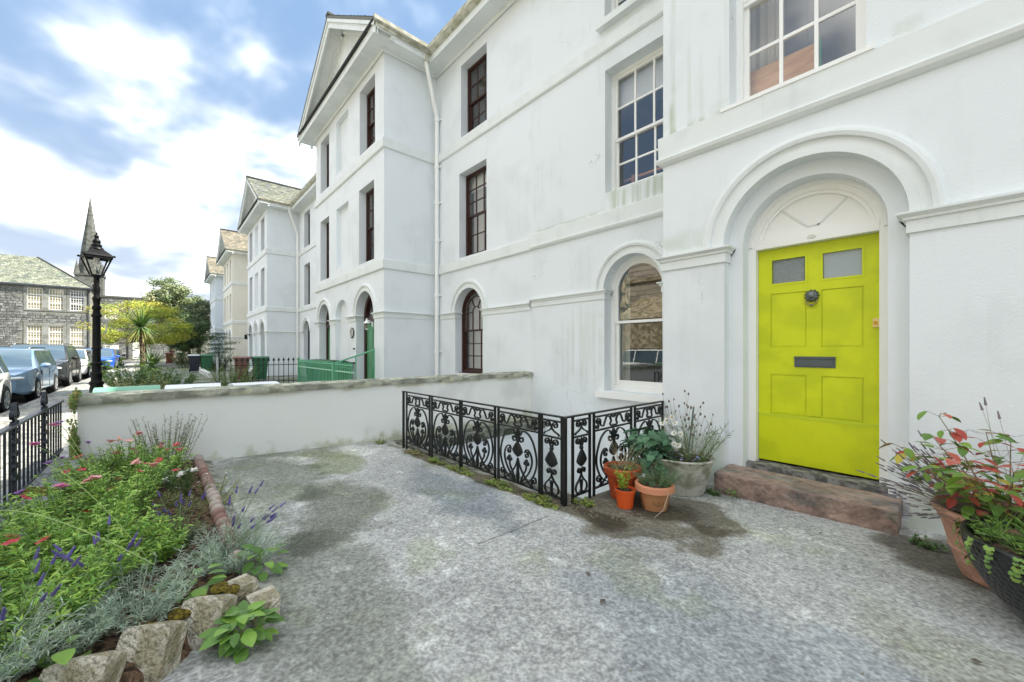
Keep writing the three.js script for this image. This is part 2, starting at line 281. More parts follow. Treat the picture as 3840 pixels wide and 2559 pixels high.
function sash(house, o) {
  const { x, w, y0, y1, z, fm, cols = 3, rt = 2, rb = 2, bar = 0.024, fw = 0.055, arch = false } = o;
  const x0 = x - w / 2, x1 = x + w / 2, top = y1, fr = new MB(), sp = y1 - (arch ? w / 2 : 0);
  fr.box(x0, y0, z - 0.12, x0 + fw, sp, z).box(x1 - fw, y0, z - 0.12, x1, sp, z).box(x0 + fw, y0, z - 0.12, x1 - fw, y0 + fw * 1.3, z);
  if (arch) archSweep(fr, x, sp, z, [[w / 2, -0.12], [w / 2, 0], [w / 2 - fw, 0], [w / 2 - fw, -0.12]], 0, Math.PI, 24);
  else fr.box(x0 + fw, y1 - fw, z - 0.12, x1 - fw, y1, z);
  const win = part('window', fr.geo(arch ? 0.5 : 0), fm, house);
  if (o.label) win.userData.label = o.label;
  const ym = o.ym || lerp(y0, arch ? sp + w * 0.2 : y1, 0.5), gx0 = x0 + fw, gx1 = x1 - fw, gy0 = y0 + fw * 1.3, gy1 = y1 - fw, st = o.st || 0.035;
  const zt = z - 0.04, zb = z - 0.075;
  block('meeting_rail', gx0, ym - 0.022, zb - 0.02, gx1, ym + 0.022, zt + 0.012, fm, win);
  // stiles of the two sashes
  const stile = (yA, yB, zz, arc) => { block('sash_stile', gx0, yA, zz - 0.018, gx0 + st, yB, zz + 0.018, fm, win); block('sash_stile', gx1 - st, yA, zz - 0.018, gx1, yB, zz + 0.018, fm, win); };
  if (arch) { stile(ym + 0.022, sp, zt); stile(gy0, ym - 0.022, zb); } else { stile(ym + 0.022, gy1, zt); stile(gy0, ym - 0.022, zb); block('sash_rail', gx0 + st, gy1 - st, zt - 0.018, gx1 - st, gy1, zt + 0.018, fm, win); }
  block('sash_rail', gx0 + st, gy0, zb - 0.018, gx1 - st, gy0 + st * 1.6, zb + 0.018, fm, win);
  const a0 = gx0 + st, a1 = gx1 - st, grid = (yA, yB, zz, nc, nr) => {
    for (let i = 1; i < nc; i++) { const xx = lerp(a0, a1, i / nc); block('glazing_bar', xx - bar / 2, yA, zz - 0.014, xx + bar / 2, yB, zz + 0.014, fm, win); }
    for (let j = 1; j < nr; j++) { const yy = lerp(yA, yB, j / nr); block('glazing_bar', a0, yy - bar / 2, zz - 0.013, a1, yy + bar / 2, zz + 0.013, fm, win); }
    for (let i = 0; i < nc; i++) for (let j = 0; j < nr; j++) pane(win, lerp(a0, a1, i / nc), lerp(yA, yB, j / nr), lerp(a0, a1, (i + 1) / nc), lerp(yA, yB, (j + 1) / nr), zz);
  };
  grid(gy0 + st * 1.6, ym - 0.022, zb, cols, rb);
  if (!arch) grid(ym + 0.022, gy1 - st, zt, cols, rt);
  else {
    const g = new THREE.ShapeGeometry(archShape(x, w / 2 - fw, ym + 0.022, sp), 20); g.translate(0, 0, zt); part('pane', g, M.glass, win);
    archSweepPart(win, x, sp, zt, w / 2 - fw, st, fm);
    if (o.fan) {            // margin arch, small inner arch and spokes
      const r = w / 2 - fw - 0.13, ri = 0.14;
      for (const rr of [r, ri]) { const m = new MB(); archSweep(m, x, sp, zt, [[rr - bar / 2, -0.012], [rr - bar / 2, 0.014], [rr + bar / 2, 0.014], [rr + bar / 2, -0.012]], 0, Math.PI, 24); part('curved_glazing_bar', m.geo(0.5), fm, win); }
      for (const xx of [x - r, x - ri, x + ri, x + r]) block('glazing_bar', xx - bar / 2, ym + 0.022, zt - 0.013, xx + bar / 2, sp, zt + 0.014, fm, win);
      for (const a of [1.05, 2.09]) { const m = new MB().bar([x + Math.cos(a) * ri, sp + Math.sin(a) * ri, zt], [x + Math.cos(a) * r, sp + Math.sin(a) * r, zt], bar, 0.024, [0, 0, 1]); part('glazing_bar', m.geo(), fm, win); }
      block('glazing_bar', x - w / 2 + fw, sp - bar / 2, zt - 0.012, x - ri, sp + bar / 2, zt + 0.013, fm, win); block('glazing_bar', x + ri, sp - bar / 2, zt - 0.012, x + w / 2 - fw, sp + bar / 2, zt + 0.013, fm, win);
    }
  }
  if (o.sill !== false) block('window_sill', x0 - 0.02, y0 - 0.03, z - 0.02, x1 + 0.02, y0 + 0.012, z + (o.sill || 0.1), fm, win);
  if (o.room !== false) room(win, x0, x1, y0, y1, z - 0.16, o.depth || 1.5, o.roomMat || M.room);
  if (o.net) { const c = o.net; if (c.includes('l')) part('curtain', drape(x0 + 0.03, x - w * 0.08, y0 + 0.02, y1 - 0.02, z - 0.24, 0.025, 5), o.netMat || M.net, win); if (c.includes('r')) part('curtain', drape(x + w * 0.08, x1 - 0.03, y0 + 0.02, y1 - 0.02, z - 0.24, 0.025, 5, 2), o.netMat || M.net, win); if (c.includes('f')) part('curtain', drape(x0 - 0.02, x1 + 0.02, y0 - 0.05, y1 + 0.05, z - 0.26, 0.03, 9), o.netMat || M.net, win); }
  if (o.blindTo) part('roller_blind', new MB().box(x0 - 0.02, o.blindTo, z - 0.2, x1 + 0.02, y1, z - 0.19).geo(), M.blind, win);
  return win;
}
function archSweepPart(win, x, sp, z, r, st, fm) { const m = new MB(); archSweep(m, x, sp, z, [[r, -0.018], [r, 0.018], [r - st, 0.018], [r - st, -0.018]], 0, Math.PI, 24); part('sash_rail', m.geo(0.5), fm, win); }

// ---------------------------------------------------------------- terrace
const rectHole = (x, w, y0, y1) => { const p = new THREE.Path(); p.moveTo(x - w / 2, y0); p.lineTo(x - w / 2, y1); p.lineTo(x + w / 2, y1); p.lineTo(x + w / 2, y0); p.closePath(); return p; };
const archHole = (x, w, y0, sp) => { const p = new THREE.Path(); p.moveTo(x - w / 2, y0); p.lineTo(x - w / 2, sp); p.absarc(x, sp, w / 2, Math.PI, 0, true); p.lineTo(x + w / 2, y0); p.closePath(); return p; };
function wallGeo(x0, x1, y0, y1, z, holes, th = 0.35) {
  const s = new THREE.Shape([[x0, y0], [x1, y0], [x1, y1], [x0, y1]].map(p => new THREE.Vector2(...p))); s.holes.push(...holes);
  const g = new THREE.ExtrudeGeometry(s, { depth: th, bevelEnabled: false, curveSegments: 24 }); g.translate(0, 0, z - th); return flat(g);
}
const STRING1 = [[-0.02, 3.285], [0.02, 3.295], [0.05, 3.32], [0.062, 3.35], [0.056, 3.366], [0.036, 3.374], [0.04, 3.60], [-0.02, 3.63]];
const STRING1B = [[-0.02, 3.28], [0.03, 3.29], [0.05, 3.31], [0.05, 3.52], [-0.02, 3.545]];
const STRING2 = [[-0.02, 6.26], [0.03, 6.27], [0.05, 6.29], [0.05, 6.5], [-0.02, 6.525]];
const IMPOST = (y) => [[-0.02, y - 0.152], [0.018, y - 0.15], [0.018, y - 0.062], [0.034, y - 0.058], [0.036, y - 0.04], [0.05, y - 0.03], [0.066, y - 0.018], [0.066, y - 0.002], [-0.02, y + 0.014]];
const HOOD = (r) => [[r, -0.02], [r, 0.026], [r + 0.055, 0.026], [r + 0.058, 0.016], [r + 0.115, 0.018], [r + 0.12, 0.046], [r + 0.15, 0.056], [r + 0.172, 0.05], [r + 0.185, 0.024], [r + 0.2, 0.018], [r + 0.202, -0.02]];
const EAVE = 8.67;
const SOFFIT = [[-0.05, EAVE - 0.02], [0.0, EAVE - 0.02], [0.02, EAVE - 0.07], [0.06, EAVE - 0.04], [0.06, EAVE - 0.015], [0.42, EAVE - 0.03], [0.42, EAVE + 0.17], [-0.05, EAVE + 0.19]];
const GUTTER = [[0.425, EAVE + 0.13], [0.49, EAVE + 0.14], [0.55, EAVE + 0.19], [0.565, EAVE + 0.265], [0.54, EAVE + 0.268], [0.42, EAVE + 0.268]];

function slates(b, o, ux, uy, L, Hh, sw, sh, r, cols, tri = null) {   // rows of slates on the plane o + a*ux + c*uy
  const n = new THREE.Vector3().crossVectors(ux, uy).normalize();
  for (let j = 0; j * sh < Hh; j++) for (let i = -1; i * sw < L; i++) {
    const a0 = Math.max(0, i * sw + (j % 2 ? sw / 2 : 0)), a1 = Math.min(L, i * sw + (j % 2 ? sw / 2 : 0) + sw * 0.975); if (a1 <= a0) continue;
    const c0 = j * sh, c1 = Math.min(Hh, c0 + sh * 1.12);
    if (tri && !tri((a0 + a1) / 2, (c0 + c1) / 2)) continue;
    const k = cols[Math.floor(r() * cols.length)], q = 0.85 + 0.3 * r(); b.color(k[0] * q, k[1] * q, k[2] * q);
    const lift = 0.018 + 0.01 * r(), P = (a, c, h) => [o.x + ux.x * a + uy.x * c + n.x * h, o.y + ux.y * a + uy.y * c + n.y * h, o.z + ux.z * a + uy.z * c + n.z * h];
    b.quad(P(a0, c0, lift), P(a1, c0, lift), P(a1, c1, 0.006), P(a0, c1, 0.006)); b.quad(P(a0, c0, -0.002), P(a1, c0, -0.002), P(a1, c0, lift), P(a0, c0, lift));
  }
}
const SLATE_COLS = [[0.19, 0.2, 0.165], [0.16, 0.175, 0.155], [0.23, 0.235, 0.19], [0.145, 0.155, 0.15], [0.2, 0.215, 0.165]];
function roofFor(house, bx0, bx1, path, xl, xr, r, cols = SLATE_COLS) {
  const cx = (bx0 + bx1) / 2, o = 0.5, e = EAVE + 0.2, ap = 11.02, hw = (bx1 - bx0) / 2 + 0.53, zf = ZA + 0.48, zr = -11, ridgeY = e + (ZB + 0.45 - zr) * 0.52;
  // main slope
  const mr = new MB(); mr.quad([xl, e, ZB + 0.42], [xr, e, ZB + 0.42], [xr, ridgeY, zr], [xl, ridgeY, zr]).quad([xl, ridgeY, zr], [xr, ridgeY, zr], [xr, e, -17], [xl, e, -17]);
  mr.quad([xl, e - 0.06, ZB + 0.42], [xl, e - 0.06, -17], [xr, e - 0.06, -17], [xr, e - 0.06, ZB + 0.42]);
  for (const xx of [xl, xr]) mr.tri([xx, e, ZB + 0.42], [xx, ridgeY, zr], [xx, e, -17]);
  const roof = part('roof', mr.geo(), M.slate, house);
  const sb = new MB(), up = new THREE.Vector3(0, ridgeY - e, zr - ZB - 0.42), Hm = up.length(); up.normalize();
  slates(sb, V(xl, e, ZB + 0.42), V(1, 0, 0), up, xr - xl, Hm, 0.3, 0.28, r, cols);
  // gabled bay roof: two slopes running back into the main roof
  const zb = ZB - 3.6, gb = new MB(), sl = Math.hypot(hw, ap - e);
  for (const s of [-1, 1]) {
    gb.quad([cx + s * hw, e, zf], [cx, ap, zf], [cx, ap, zb], [cx + s * hw, e, zb]);
    gb.quad([cx + s * hw, e - 0.07, zf], [cx, ap - 0.07, zf], [cx, ap - 0.07, zb], [cx + s * hw, e - 0.07, zb]);
    const ux = V(0, 0, s > 0 ? -1 : 1), uy = V(-s * hw, ap - e, 0).normalize();
    slates(sb, s > 0 ? V(cx + hw, e, zf) : V(cx - hw, e, zb), ux, uy, zf - zb, sl, 0.3, 0.28, r, cols);
    gb.quad([cx + s * hw, e, zf], [cx, ap, zf], [cx, ap - 0.07, zf], [cx + s * hw, e - 0.07, zf]);
  }
  part('bay_roof', gb.geo(), M.slate, house);
  const so = part('slates', sb.geo(), M.slateV, house); so.userData.kind = 'stuff';
  part('ridge_cap', new MB().bar([cx, ap + 0.03, zf + 0.01], [cx, ap + 0.03, zb], 0.2, 0.07).geo(), M.ridge, house);
  // pediment: tympanum, raking boards, and the sloping top of the level cornice
  const ty = new MB().tri([bx0, e - 0.05, ZA - 0.02], [bx1, e - 0.05, ZA - 0.02], [cx, ap - 0.25, ZA - 0.02]); part('tympanum', ty.geo(), M.trim, house);
  const rk = new MB();
  for (const s of [-1, 1]) {
    const n = [0, 0, 0], A = (t, d, z) => [cx + s * hw * (1 - t) , lerp(e, ap, t) - d, z];
    // barge board 0.26 deep, soffit behind it back to the wall, small inner moulding
    for (const [t0, t1, d0, d1, za, zbk] of [[0, 1, 0.075, 0.17, zf - 0.01, zf - 0.07], [0.0, 1, 0.17, 0.33, zf - 0.05, zf - 0.1]]) {
      rk.quad(A(t0, d1, za), A(t1, d1, za), A(t1, d0, za), A(t0, d0, za)); rk.quad(A(t0, d1, za), A(t1, d1, za), A(t1, d1, zbk), A(t0, d1, zbk)); rk.quad(A(t0, d1, zbk), A(t1, d1, zbk), A(t1, d0, zbk), A(t0, d0, zbk));
    }
    rk.quad(A(0, 0.2, zf - 0.06), A(1, 0.2, zf - 0.06), A(1, 0.2, ZA - 0.03), A(0, 0.2, ZA - 0.03));
    rk.quad(A(0.0, 0.3, ZA + 0.05), A(0.98, 0.3, ZA + 0.05), A(0.98, 0.2, ZA + 0.05), A(0.0, 0.2, ZA + 0.05)); rk.quad(A(0.0, 0.3, ZA + 0.05), A(0.98, 0.3, ZA + 0.05), A(0.98, 0.3, ZA - 0.03), A(0.0, 0.3, ZA - 0.03));
  }
  part('raking_cornice', rk.geo(), M.trim, house);
  const cs = new MB(); cs.quad([cx - hw + 0.02, e - 0.02, zf + 0.01], [cx + hw - 0.02, e - 0.02, zf + 0.01], [cx + hw - 0.4, e + 0.12, ZA], [cx - hw + 0.4, e + 0.12, ZA]).box(cx - hw + 0.03, e - 0.045, zf - 0.03, cx + hw - 0.03, e - 0.018, zf + 0.02);
  part('cornice_slates', cs.geo(), M.ridge, house);
  const ev = new MB(); sweep(ev, SOFFIT, path); part('eaves', ev.geo(), M.trim, house);
}
M.slateV = mat(0xffffff, 0.82, { vertexColors: true, map: withRep(mottle([0.75, 0.76, 0.7], [1, 1, 1], 16, 8), 0.6) });
M.slate = mat(0x6f7069, 0.85);
M.ridge = mat(0x3c3f3f, 0.8);
M.gutter = mat(0xcfcdbf, 0.55, { map: withRep(mottle([0.82, 0.82, 0.76], [1, 1, 1], 16, 12), 0.6) });
function gutterRun(house, path) { const g = new MB(); sweep(g, GUTTER, path); part('gutter', g.geo(0.5), M.gutter, house); }
function pier(house, x0, x1, z, y, inset = 0.18, l = true, rr = true) {   // impost moulding round a pier between two openings
  const p = []; if (l) p.push([x0, z - inset]); p.push([x0, z], [x1, z]); if (rr) p.push([x1, z - inset]);
  const b = new MB(); sweep(b, IMPOST(y), p); part('impost', b.geo(0.4), M.trim, house);
}
function hood(house, x, r, sp, z) { const b = new MB(); archSweep(b, x, sp, z, HOOD(r)); part('arch_moulding', b.geo(0.35), M.trim, house); }
function greenDoor(house, x, w, y0, sp, z, label) {
  const m = M.greenPaint, fm = M.brownPaint, r = w / 2, fr = new MB();
  fr.box(x - r, y0, z - 0.1, x - r + 0.09, sp, z).box(x + r - 0.09, y0, z - 0.1, x + r, sp, z).box(x - r + 0.09, sp - 0.2, z - 0.1, x + r - 0.09, sp - 0.05, z + 0.012); archSweep(fr, x, sp, z, [[r, -0.1], [r, 0], [r - 0.1, 0], [r - 0.1, -0.1]], 0, Math.PI, 24);
  part('door_frame', fr.geo(0.4), fm, house);
  const a = x - r + 0.09, c = x + r - 0.09, top = sp - 0.2, d = part('door', new MB().box(a, y0 + 0.01, z - 0.09, c, top, z - 0.05).geo(), m, house); d.userData.label = label;
  const q = (c - a);
  for (const [u0, u1, v0, v1] of [[0.12, 0.46, 0.06, 0.38], [0.54, 0.88, 0.06, 0.38], [0.12, 0.46, 0.48, 0.93], [0.54, 0.88, 0.48, 0.93]]) { const X0 = a + q * u0, X1 = a + q * u1, Y0 = lerp(y0, top, v0), Y1 = lerp(y0, top, v1); part('door_panel', new MB().box(X0, Y0, z - 0.05, X1, Y1, z - 0.042).box(X0 + 0.04, Y0 + 0.04, z - 0.042, X1 - 0.04, Y1 - 0.04, z - 0.03).geo(), m, d); }
  const kb = new THREE.SphereGeometry(0.035, 12, 8); kb.translate(c - 0.07, y0 + 1.0, z - 0.015); part('door_knob', creased(kb, 1), M.brass, d);
  const g = new THREE.ShapeGeometry(archShape(x, r - 0.1, sp - 0.05, sp), 20); g.translate(0, 0, z - 0.06); const fl = part('fanlight', g, M.glass, house);
  for (const t of [0.9, 1.57, 2.24]) part('glazing_bar', new MB().bar([x, sp - 0.04, z - 0.05], [x + Math.cos(t) * (r - 0.1), sp + Math.sin(t) * (r - 0.1), z - 0.05], 0.022, 0.03, [0, 0, 1]).geo(), fm, fl);
  room(house, x - r, x + r, sp - 0.2, sp + r, z - 0.12, 1.0, M.roomDark);
}
M.greenPaint = phys(0x4f8f63, 0.35, { clearcoat: 0.2 });
M.brass = phys(0xb8923f, 0.3, { metalness: 1 });
const stainMap = tex(1536, (u, v) => {   // our house: 10 m square of painted stucco with its algae and rain stains
  const x = -6 + u * 10, y = -2 + v * 10, n = fbm(u * 18, v * 18, 6, 18), st = fbm(u * 170, v * 9, 4, 170), e = fbm(u * 40 + 5, v * 40, 5, 40);
  let k = 0.985 - 0.03 * sstep(0.5, 0.8, n) - 0.018 * sstep(0.5, 0.8, st) * sstep(0.35, 0.65, n), g = 0;
  const area = (x0, x1, y0, y1, f) => { const a = sstep(x0 - f, x0 + f, x + (e - 0.5) * f * 3) * (1 - sstep(x1 - f, x1 + f, x + (e - 0.5) * f * 3)) * sstep(y0 - f, y0 + f, y + (e - 0.5) * f * 3) * (1 - sstep(y1 - f, y1 + f, y + (e - 0.5) * f * 3)); return a; };
  g += 0.32 * area(-4.75, -3.95, 0.75, 1.95, 0.22) * sstep(0.3, 0.75, st);
  g += 0.9 * area(-3.95, -2.0, 3.62, 3.92, 0.05) * sstep(0.25, 0.7, st);
  g += 0.8 * area(-5.6, -3.9, 3.56, 3.66, 0.03) * sstep(0.35, 0.6, e);
  g += 0.9 * area(-2.2, -1.45, 3.36, 3.64, 0.04) * sstep(0.3, 0.7, st);
  g += 0.55 * area(-2.2, -1.2, 2.33, 2.55, 0.07) * sstep(0.35, 0.65, e);
  g += 0.4 * area(-2.15, 3.5, 3.62, 3.75, 0.04) * sstep(0.45, 0.7, e);
  g += 0.35 * area(-2.1, -1.5, 3.6, 5.5, 0.25) * sstep(0.4, 0.8, st);
  g += 0.8 * area(-2.05, -1.5, -0.2, 0.42, 0.06);
  g += 0.6 * area(-5.7, -2.1, -2, -0.9, 0.2) * sstep(0.3, 0.7, n);
  g += 0.7 * area(-0.22, 0.4, -0.1, 0.3, 0.05) * sstep(0.2, 0.6, e);
  g = clamp(g * 0.62);
  const cr = Math.abs(fbm(u * 13 + 4, v * 13 + 2, 5, 13) - 0.5), gate = sstep(0.6, 0.68, fbm(u * 7 + 1, v * 7, 3, 7)); if (cr < 0.0022) k *= lerp(1, 0.86, gate);
  return [k * lerp(0.985, 0.74, g), k * lerp(0.99, 0.77, g), k * lerp(0.985, 0.66, g)];
});
stainMap.repeat.set(0.1, 0.1); stainMap.offset.set(0.6, 0.2);
M.stucco1 = mat(0xedf1f3, 0.75, { map: stainMap, bumpMap: withRep(bumpFine, 1.2), bumpScale: 0.0018 });

function terraceHouse(o) {
  const h = thing('terrace_house', o.label, 'house', [0, 0, 0], 0, 'houses of the white terrace'), [b0, b1] = o.bay, r = rng(o.seed || 3), wm = o.wall, yb = o.yb ?? -0.3;
  const holesOf = (list) => list.map(q => q.arch ? archHole(q.x, q.w, q.y0, q.sp) : rectHole(q.x, q.w, q.y0, q.y1));
  part('bay_wall', wallGeo(b0, b1, yb, EAVE, ZA, holesOf(o.bayOpen)), wm, h);
  part('bay_side_wall', new MB().box(b0, o.ybl ?? yb, ZB, b0 + 0.3, EAVE, ZA - 0.35).geo(), wm, h); part('bay_side_wall', new MB().box(b1 - 0.3, yb, ZB, b1, EAVE, ZA - 0.35).geo(), wm, h);
  const path = [], xl = o.recL ?? b0, xr = o.recR ?? b1;
  if (o.recL !== undefined) { part('recess_wall', wallGeo(o.recL, b0, o.ybl ?? yb, EAVE, ZB, holesOf(o.recOpenL || [])), wm, h); path.push([o.recL, ZB]); }
  path.push([b0, ZB], [b0, ZA], [b1, ZA], [b1, ZB]);
  if (o.recR !== undefined) { part('recess_wall', wallGeo(b1, o.recR, yb, EAVE, ZB, holesOf(o.recOpen || [])), wm, h); path.push([o.recR, ZB]); }
  const close = new MB().box(xl, yb, -17.3, xr, EAVE + 0.1, -17).box(xl, yb, -17, xl + 0.04, EAVE + 0.1, ZB - 0.36).box(xr - 0.04, yb, -17, xr, EAVE + 0.1, ZB - 0.36);
  part('rear_wall', close.geo(), wm, h);
  const s1 = new MB(); sweep(s1, o.string1 || STRING1B, path); part('string_course', s1.geo(0.4), o.trim || M.trim, h);
  const s2 = new MB(); sweep(s2, STRING2, path); part('string_course', s2.geo(0.4), o.trim || M.trim, h);
  roofFor(h, b0, b1, path, xl, xr, r, o.slateCols);
  const gp = []; if (o.recL !== undefined) gutterRun(h, [[xl, ZB], [b0, ZB], [b0, ZA + 0.47]]);
  if (o.recR !== undefined) gutterRun(h, [[b1, ZA + 0.47], [b1, ZB], [xr, ZB]]);
  for (const [list, z] of [[o.bayOpen, ZA], [o.recOpen || [], ZB], [o.recOpenL || [], ZB]]) for (const q of list) {
    if (q.kind === 'sash') sash(h, { z: z - 0.2, fm: o.frame, ...q, y1: q.arch ? q.sp + q.w / 2 : q.y1 });
    if (q.kind === 'blind') part('blind_window', new MB().box(q.x - q.w / 2 - 0.01, q.y0 - 0.01, z - 0.3, q.x + q.w / 2 + 0.01, (q.y1 || q.sp + q.w / 2) + 0.01, z - 0.13).geo(), wm, h);
    if (q.kind === 'door') greenDoor(h, q.x, q.w, q.y0, q.sp, z - 0.22, q.label);
    if (q.hood) hood(h, q.x, q.w / 2, q.sp, z);
  }
  return h;
}
function pipe(parent, pts, r, m, name = 'downpipe') {
  const b = new MB(); for (let i = 0; i < pts.length - 1; i++) b.rod(pts[i], pts[i + 1], r, r, 12);
  const o = part(name, b.geo(0.9), m, parent); return o;
}
function imposts(h, y, paths) { for (const p of paths) { const b = new MB(); sweep(b, IMPOST(y), p); part('impost', b.geo(0.4), M.trim, h); } }
// ---- our house, with the lime door
const H1 = terraceHouse({
  label: 'nearest white stucco house with the lime green front door', bay: [-2.108, 3.5], recL: -5.655, yb: -0.3, ybl: -2.5, wall: M.stucco1, frame: M.whitePaint, string1: STRING1, seed: 11,
  bayOpen: [
    { kind: 'hole', x: -0.848, w: 1.269, y0: 0.05, sp: 2.31, arch: true },
    { kind: 'sash', x: -0.945, w: 0.99, y0: 3.62, y1: 5.72, cols: 3, rt: 2, rb: 2, ym: 4.72, room: false, sill: 0.12, st: 0.04, bar: 0.03 },
    { kind: 'sash', x: -0.945, w: 0.99, y0: 6.6, y1: 8.36, cols: 3, rt: 2, rb: 2 },
    { kind: 'sash', x: 2.35, w: 0.99, y0: 3.62, y1: 5.72 }, { kind: 'sash', x: 2.35, w: 0.99, y0: 6.6, y1: 8.36 },
    { kind: 'door', x: 2.3, w: 1.2, y0: 0.05, sp: 2.31, arch: true, hood: true, label: 'green door under an arch' }],
  recOpenL: [
    { kind: 'sash', x: -3.39, w: 1.03, y0: 0.62, sp: 2.31, arch: true, cols: 1, rb: 1, ym: 1.77, hood: true, sill: false, fw: 0.07, st: 0.05, depth: 2.4, label: 'white arched sash window with two large panes' },
    { kind: 'sash', x: -3.3, w: 1.18, y0: 3.93, y1: 5.98, cols: 3, rt: 2, rb: 2, ym: 4.86, sill: 0.06, st: 0.04, bar: 0.03, blindTo: 5.5, depth: 2.2, roomMat: M.roomDark, label: 'white sash window with small panes and half drawn blind' },
    { kind: 'sash', x: -3.35, w: 1.1, y0: 6.78, y1: 8.38, cols: 3, rt: 2, rb: 2, sill: 0.1 },
    { kind: 'sash', x: -2.85, w: 0.9, y0: -1.55, y1: -0.42, cols: 2, rt: 1, rb: 1, sill: 0.06, roomMat: M.roomDark }],
});
{ // sills, reveal orders and imposts of our house
  part('stone_sill', new MB().box(-4.03, 0.51, ZB - 0.2, -2.75, 0.615, ZB + 0.09).geo(), M.whitePaint, H1);
  part('stone_sill', new MB().box(-4.0, 6.66, ZB - 0.2, -2.7, 6.775, ZB + 0.12).geo(), M.trim, H1);
  part('window_apron', new MB().box(-1.5, 3.6, ZA - 0.2, -0.40, 3.635, ZA + 0.05).geo(), M.whitePaint, H1);
  // impost bands: recess pier, bay pier left of door, wall right of door
  imposts(H1, 2.31, [[[-5.65, ZB], [-3.905, ZB], [-3.905, ZB - 0.16]], [[-2.875, ZB - 0.16], [-2.875, ZB], [-2.108, ZB], [-2.108, ZA], [-1.4825, ZA], [-1.4825, ZA - 0.12]], [[-0.2135, ZA - 0.12], [-0.2135, ZA], [1.69, ZA], [1.69, ZA - 0.2]], [[2.91, ZA - 0.2], [2.91, ZA], [3.5, ZA], [3.5, ZB]]]);
  hood(H1, -0.848, 0.6345, 2.31, ZA);
  // inner order of the doorway
  const s = new THREE.Shape([[-1.52, 0.03], [-0.176, 0.03], [-0.176, 3.0], [-1.52, 3.0]].map(p => new THREE.Vector2(...p))); s.holes.push(archHole(-0.848, 1.022, 0.12, 2.31));
  const g = new THREE.ExtrudeGeometry(s, { depth: 0.17, bevelEnabled: false, curveSegments: 32 }); g.translate(0, 0, -4.382); part('door_reveal', flat(g), M.stucco, H1);
  const rk = new MB(); archSweep(rk, -0.848, 2.31, -4.382, [[0.52, -0.07], [0.52, 0.012], [0.496, 0.022], [0.476, 0.022], [0.47, 0.006], [0.43, 0.006], [0.425, -0.012], [0.40, -0.014], [0.397, -0.07]]); 
  const fr = new MB().box(-1.36, 0.12, -4.47, -1.294, 2.31, -4.37).box(-0.402, 0.12, -4.47, -0.336, 2.31, -4.37).box(-1.294, 2.283, -4.47, -0.402, 2.37, -4.365);
  const df = part('door_frame', fr.geo(), M.whitePaint, H1);
  part('fanlight_architrave', rk.geo(0.4), M.whitePaint, df);
  const fp = new THREE.ShapeGeometry(archShape(-0.848, 0.44, 2.36, 2.361), 24); fp.translate(0, 0, -4.425); part('fanlight_board', flat(fp), M.whitePaint, df);
  const rb = new MB(); for (const t of [0.87, 2.27]) rb.bar([-0.848 + Math.cos(t) * 0.05, 2.39 + Math.sin(t) * 0.05, -4.422], [-0.848 + Math.cos(t) * 0.39, 2.345 + Math.sin(t) * 0.39, -4.422], 0.016, 0.012, [0, 0, 1]); rb.bar([-0.88, 2.437, -4.422], [-0.80, 2.44, -4.422], 0.014, 0.012, [0, 0, 1]);
  part('fanlight_rib', rb.geo(), M.trim, df);
  const pl = new THREE.CylinderGeometry(0.02, 0.022, 0.008, 16); pl.rotateX(Math.PI / 2); pl.scale(1.5, 0.8, 1); pl.translate(-0.85, 2.325, -4.362); part('number_plate', creased(pl, 0.5), M.greyPaint, df);
  part('threshold', new MB().box(-1.36, 0.118, -4.52, -0.336, 0.208, -4.30).geo(), mat(0x8d8b86, 0.85, { map: withRep(mottle([0.6, 0.6, 0.6], [1, 1, 1], 16, 6), 1.5) }), H1);
  // lime door: stiles and rails proud of the panels
  const dm = phys(0xd2dc0a, 0.42, { map: withRep(mottle([0.93, 0.94, 0.9], [1, 1, 1], 8, 20), 0.7), bumpMap: withRep(bumpFine, 2), bumpScale: 0.0006, clearcoat: 0.08, clearcoatRoughness: 0.5 }), d0 = -1.292, d1 = -0.404, y0 = 0.226, y1 = 2.281, z = -4.45, dw = d1 - d0;
  const door = part('door', new MB().box(d0, y0, z - 0.045, d1, 1.86, z - 0.012).geo(), dm, H1); door.userData.label = 'lime green panelled front door with two small top panes';
  const X = (t) => d0 + dw * t, st = (n, a, b, c, e, zz = z) => part(n, new MB().box(X(a), b, z - 0.02, X(c), e, zz).geo(), dm, door);
  part('door_stile', new MB().box(d0, y0, z - 0.014, X(0.115), y1, z).geo(), dm, door); part('door_stile', new MB().box(X(0.885), y0, z - 0.014, d1, y1, z).geo(), dm, door);
  const yk = 0.66, yA = 0.70, yB = 1.07, yC = 1.40, yD = 1.85, yE = 1.93, yF = 2.19, mid0 = 0.44, mid1 = 0.56;
  st('door_rail', 0.115, yB, 0.885, yC - 0.07, z - 0.0015); st('door_rail', 0.115, yD, 0.885, yE); st('door_rail', 0.115, yF, 0.885, y1);
  st('door_muntin', mid0, yA, mid1, yB, z - 0.001); st('door_muntin', mid0, yC - 0.07, mid1, yD, z - 0.001); st('door_muntin', mid0, yE, mid1, yF, z - 0.001);
  part('kick_board', new MB().box(d0 + 0.002, y0 + 0.004, z, d1 - 0.002, yk, z + 0.006).geo(), dm, door);
  part('weather_strip', new MB().box(d0 + 0.002, yk, z - 0.001, d1 - 0.002, yk + 0.026, z + 0.01).geo(), phys(0xc3d326, 0.35), door);
  for (const [a, b, c, e] of [[0.115, yk + 0.03, mid0, yB], [mid1, yk + 0.03, 0.885, yB], [0.115, yC - 0.07, mid0, yD], [mid1, yC - 0.07, 0.885, yD]]) part('door_panel', new MB().box(X(a) + 0.012, b + 0.012, z - 0.02, X(c) - 0.012, e - 0.012, z - 0.006).geo(), dm, door);
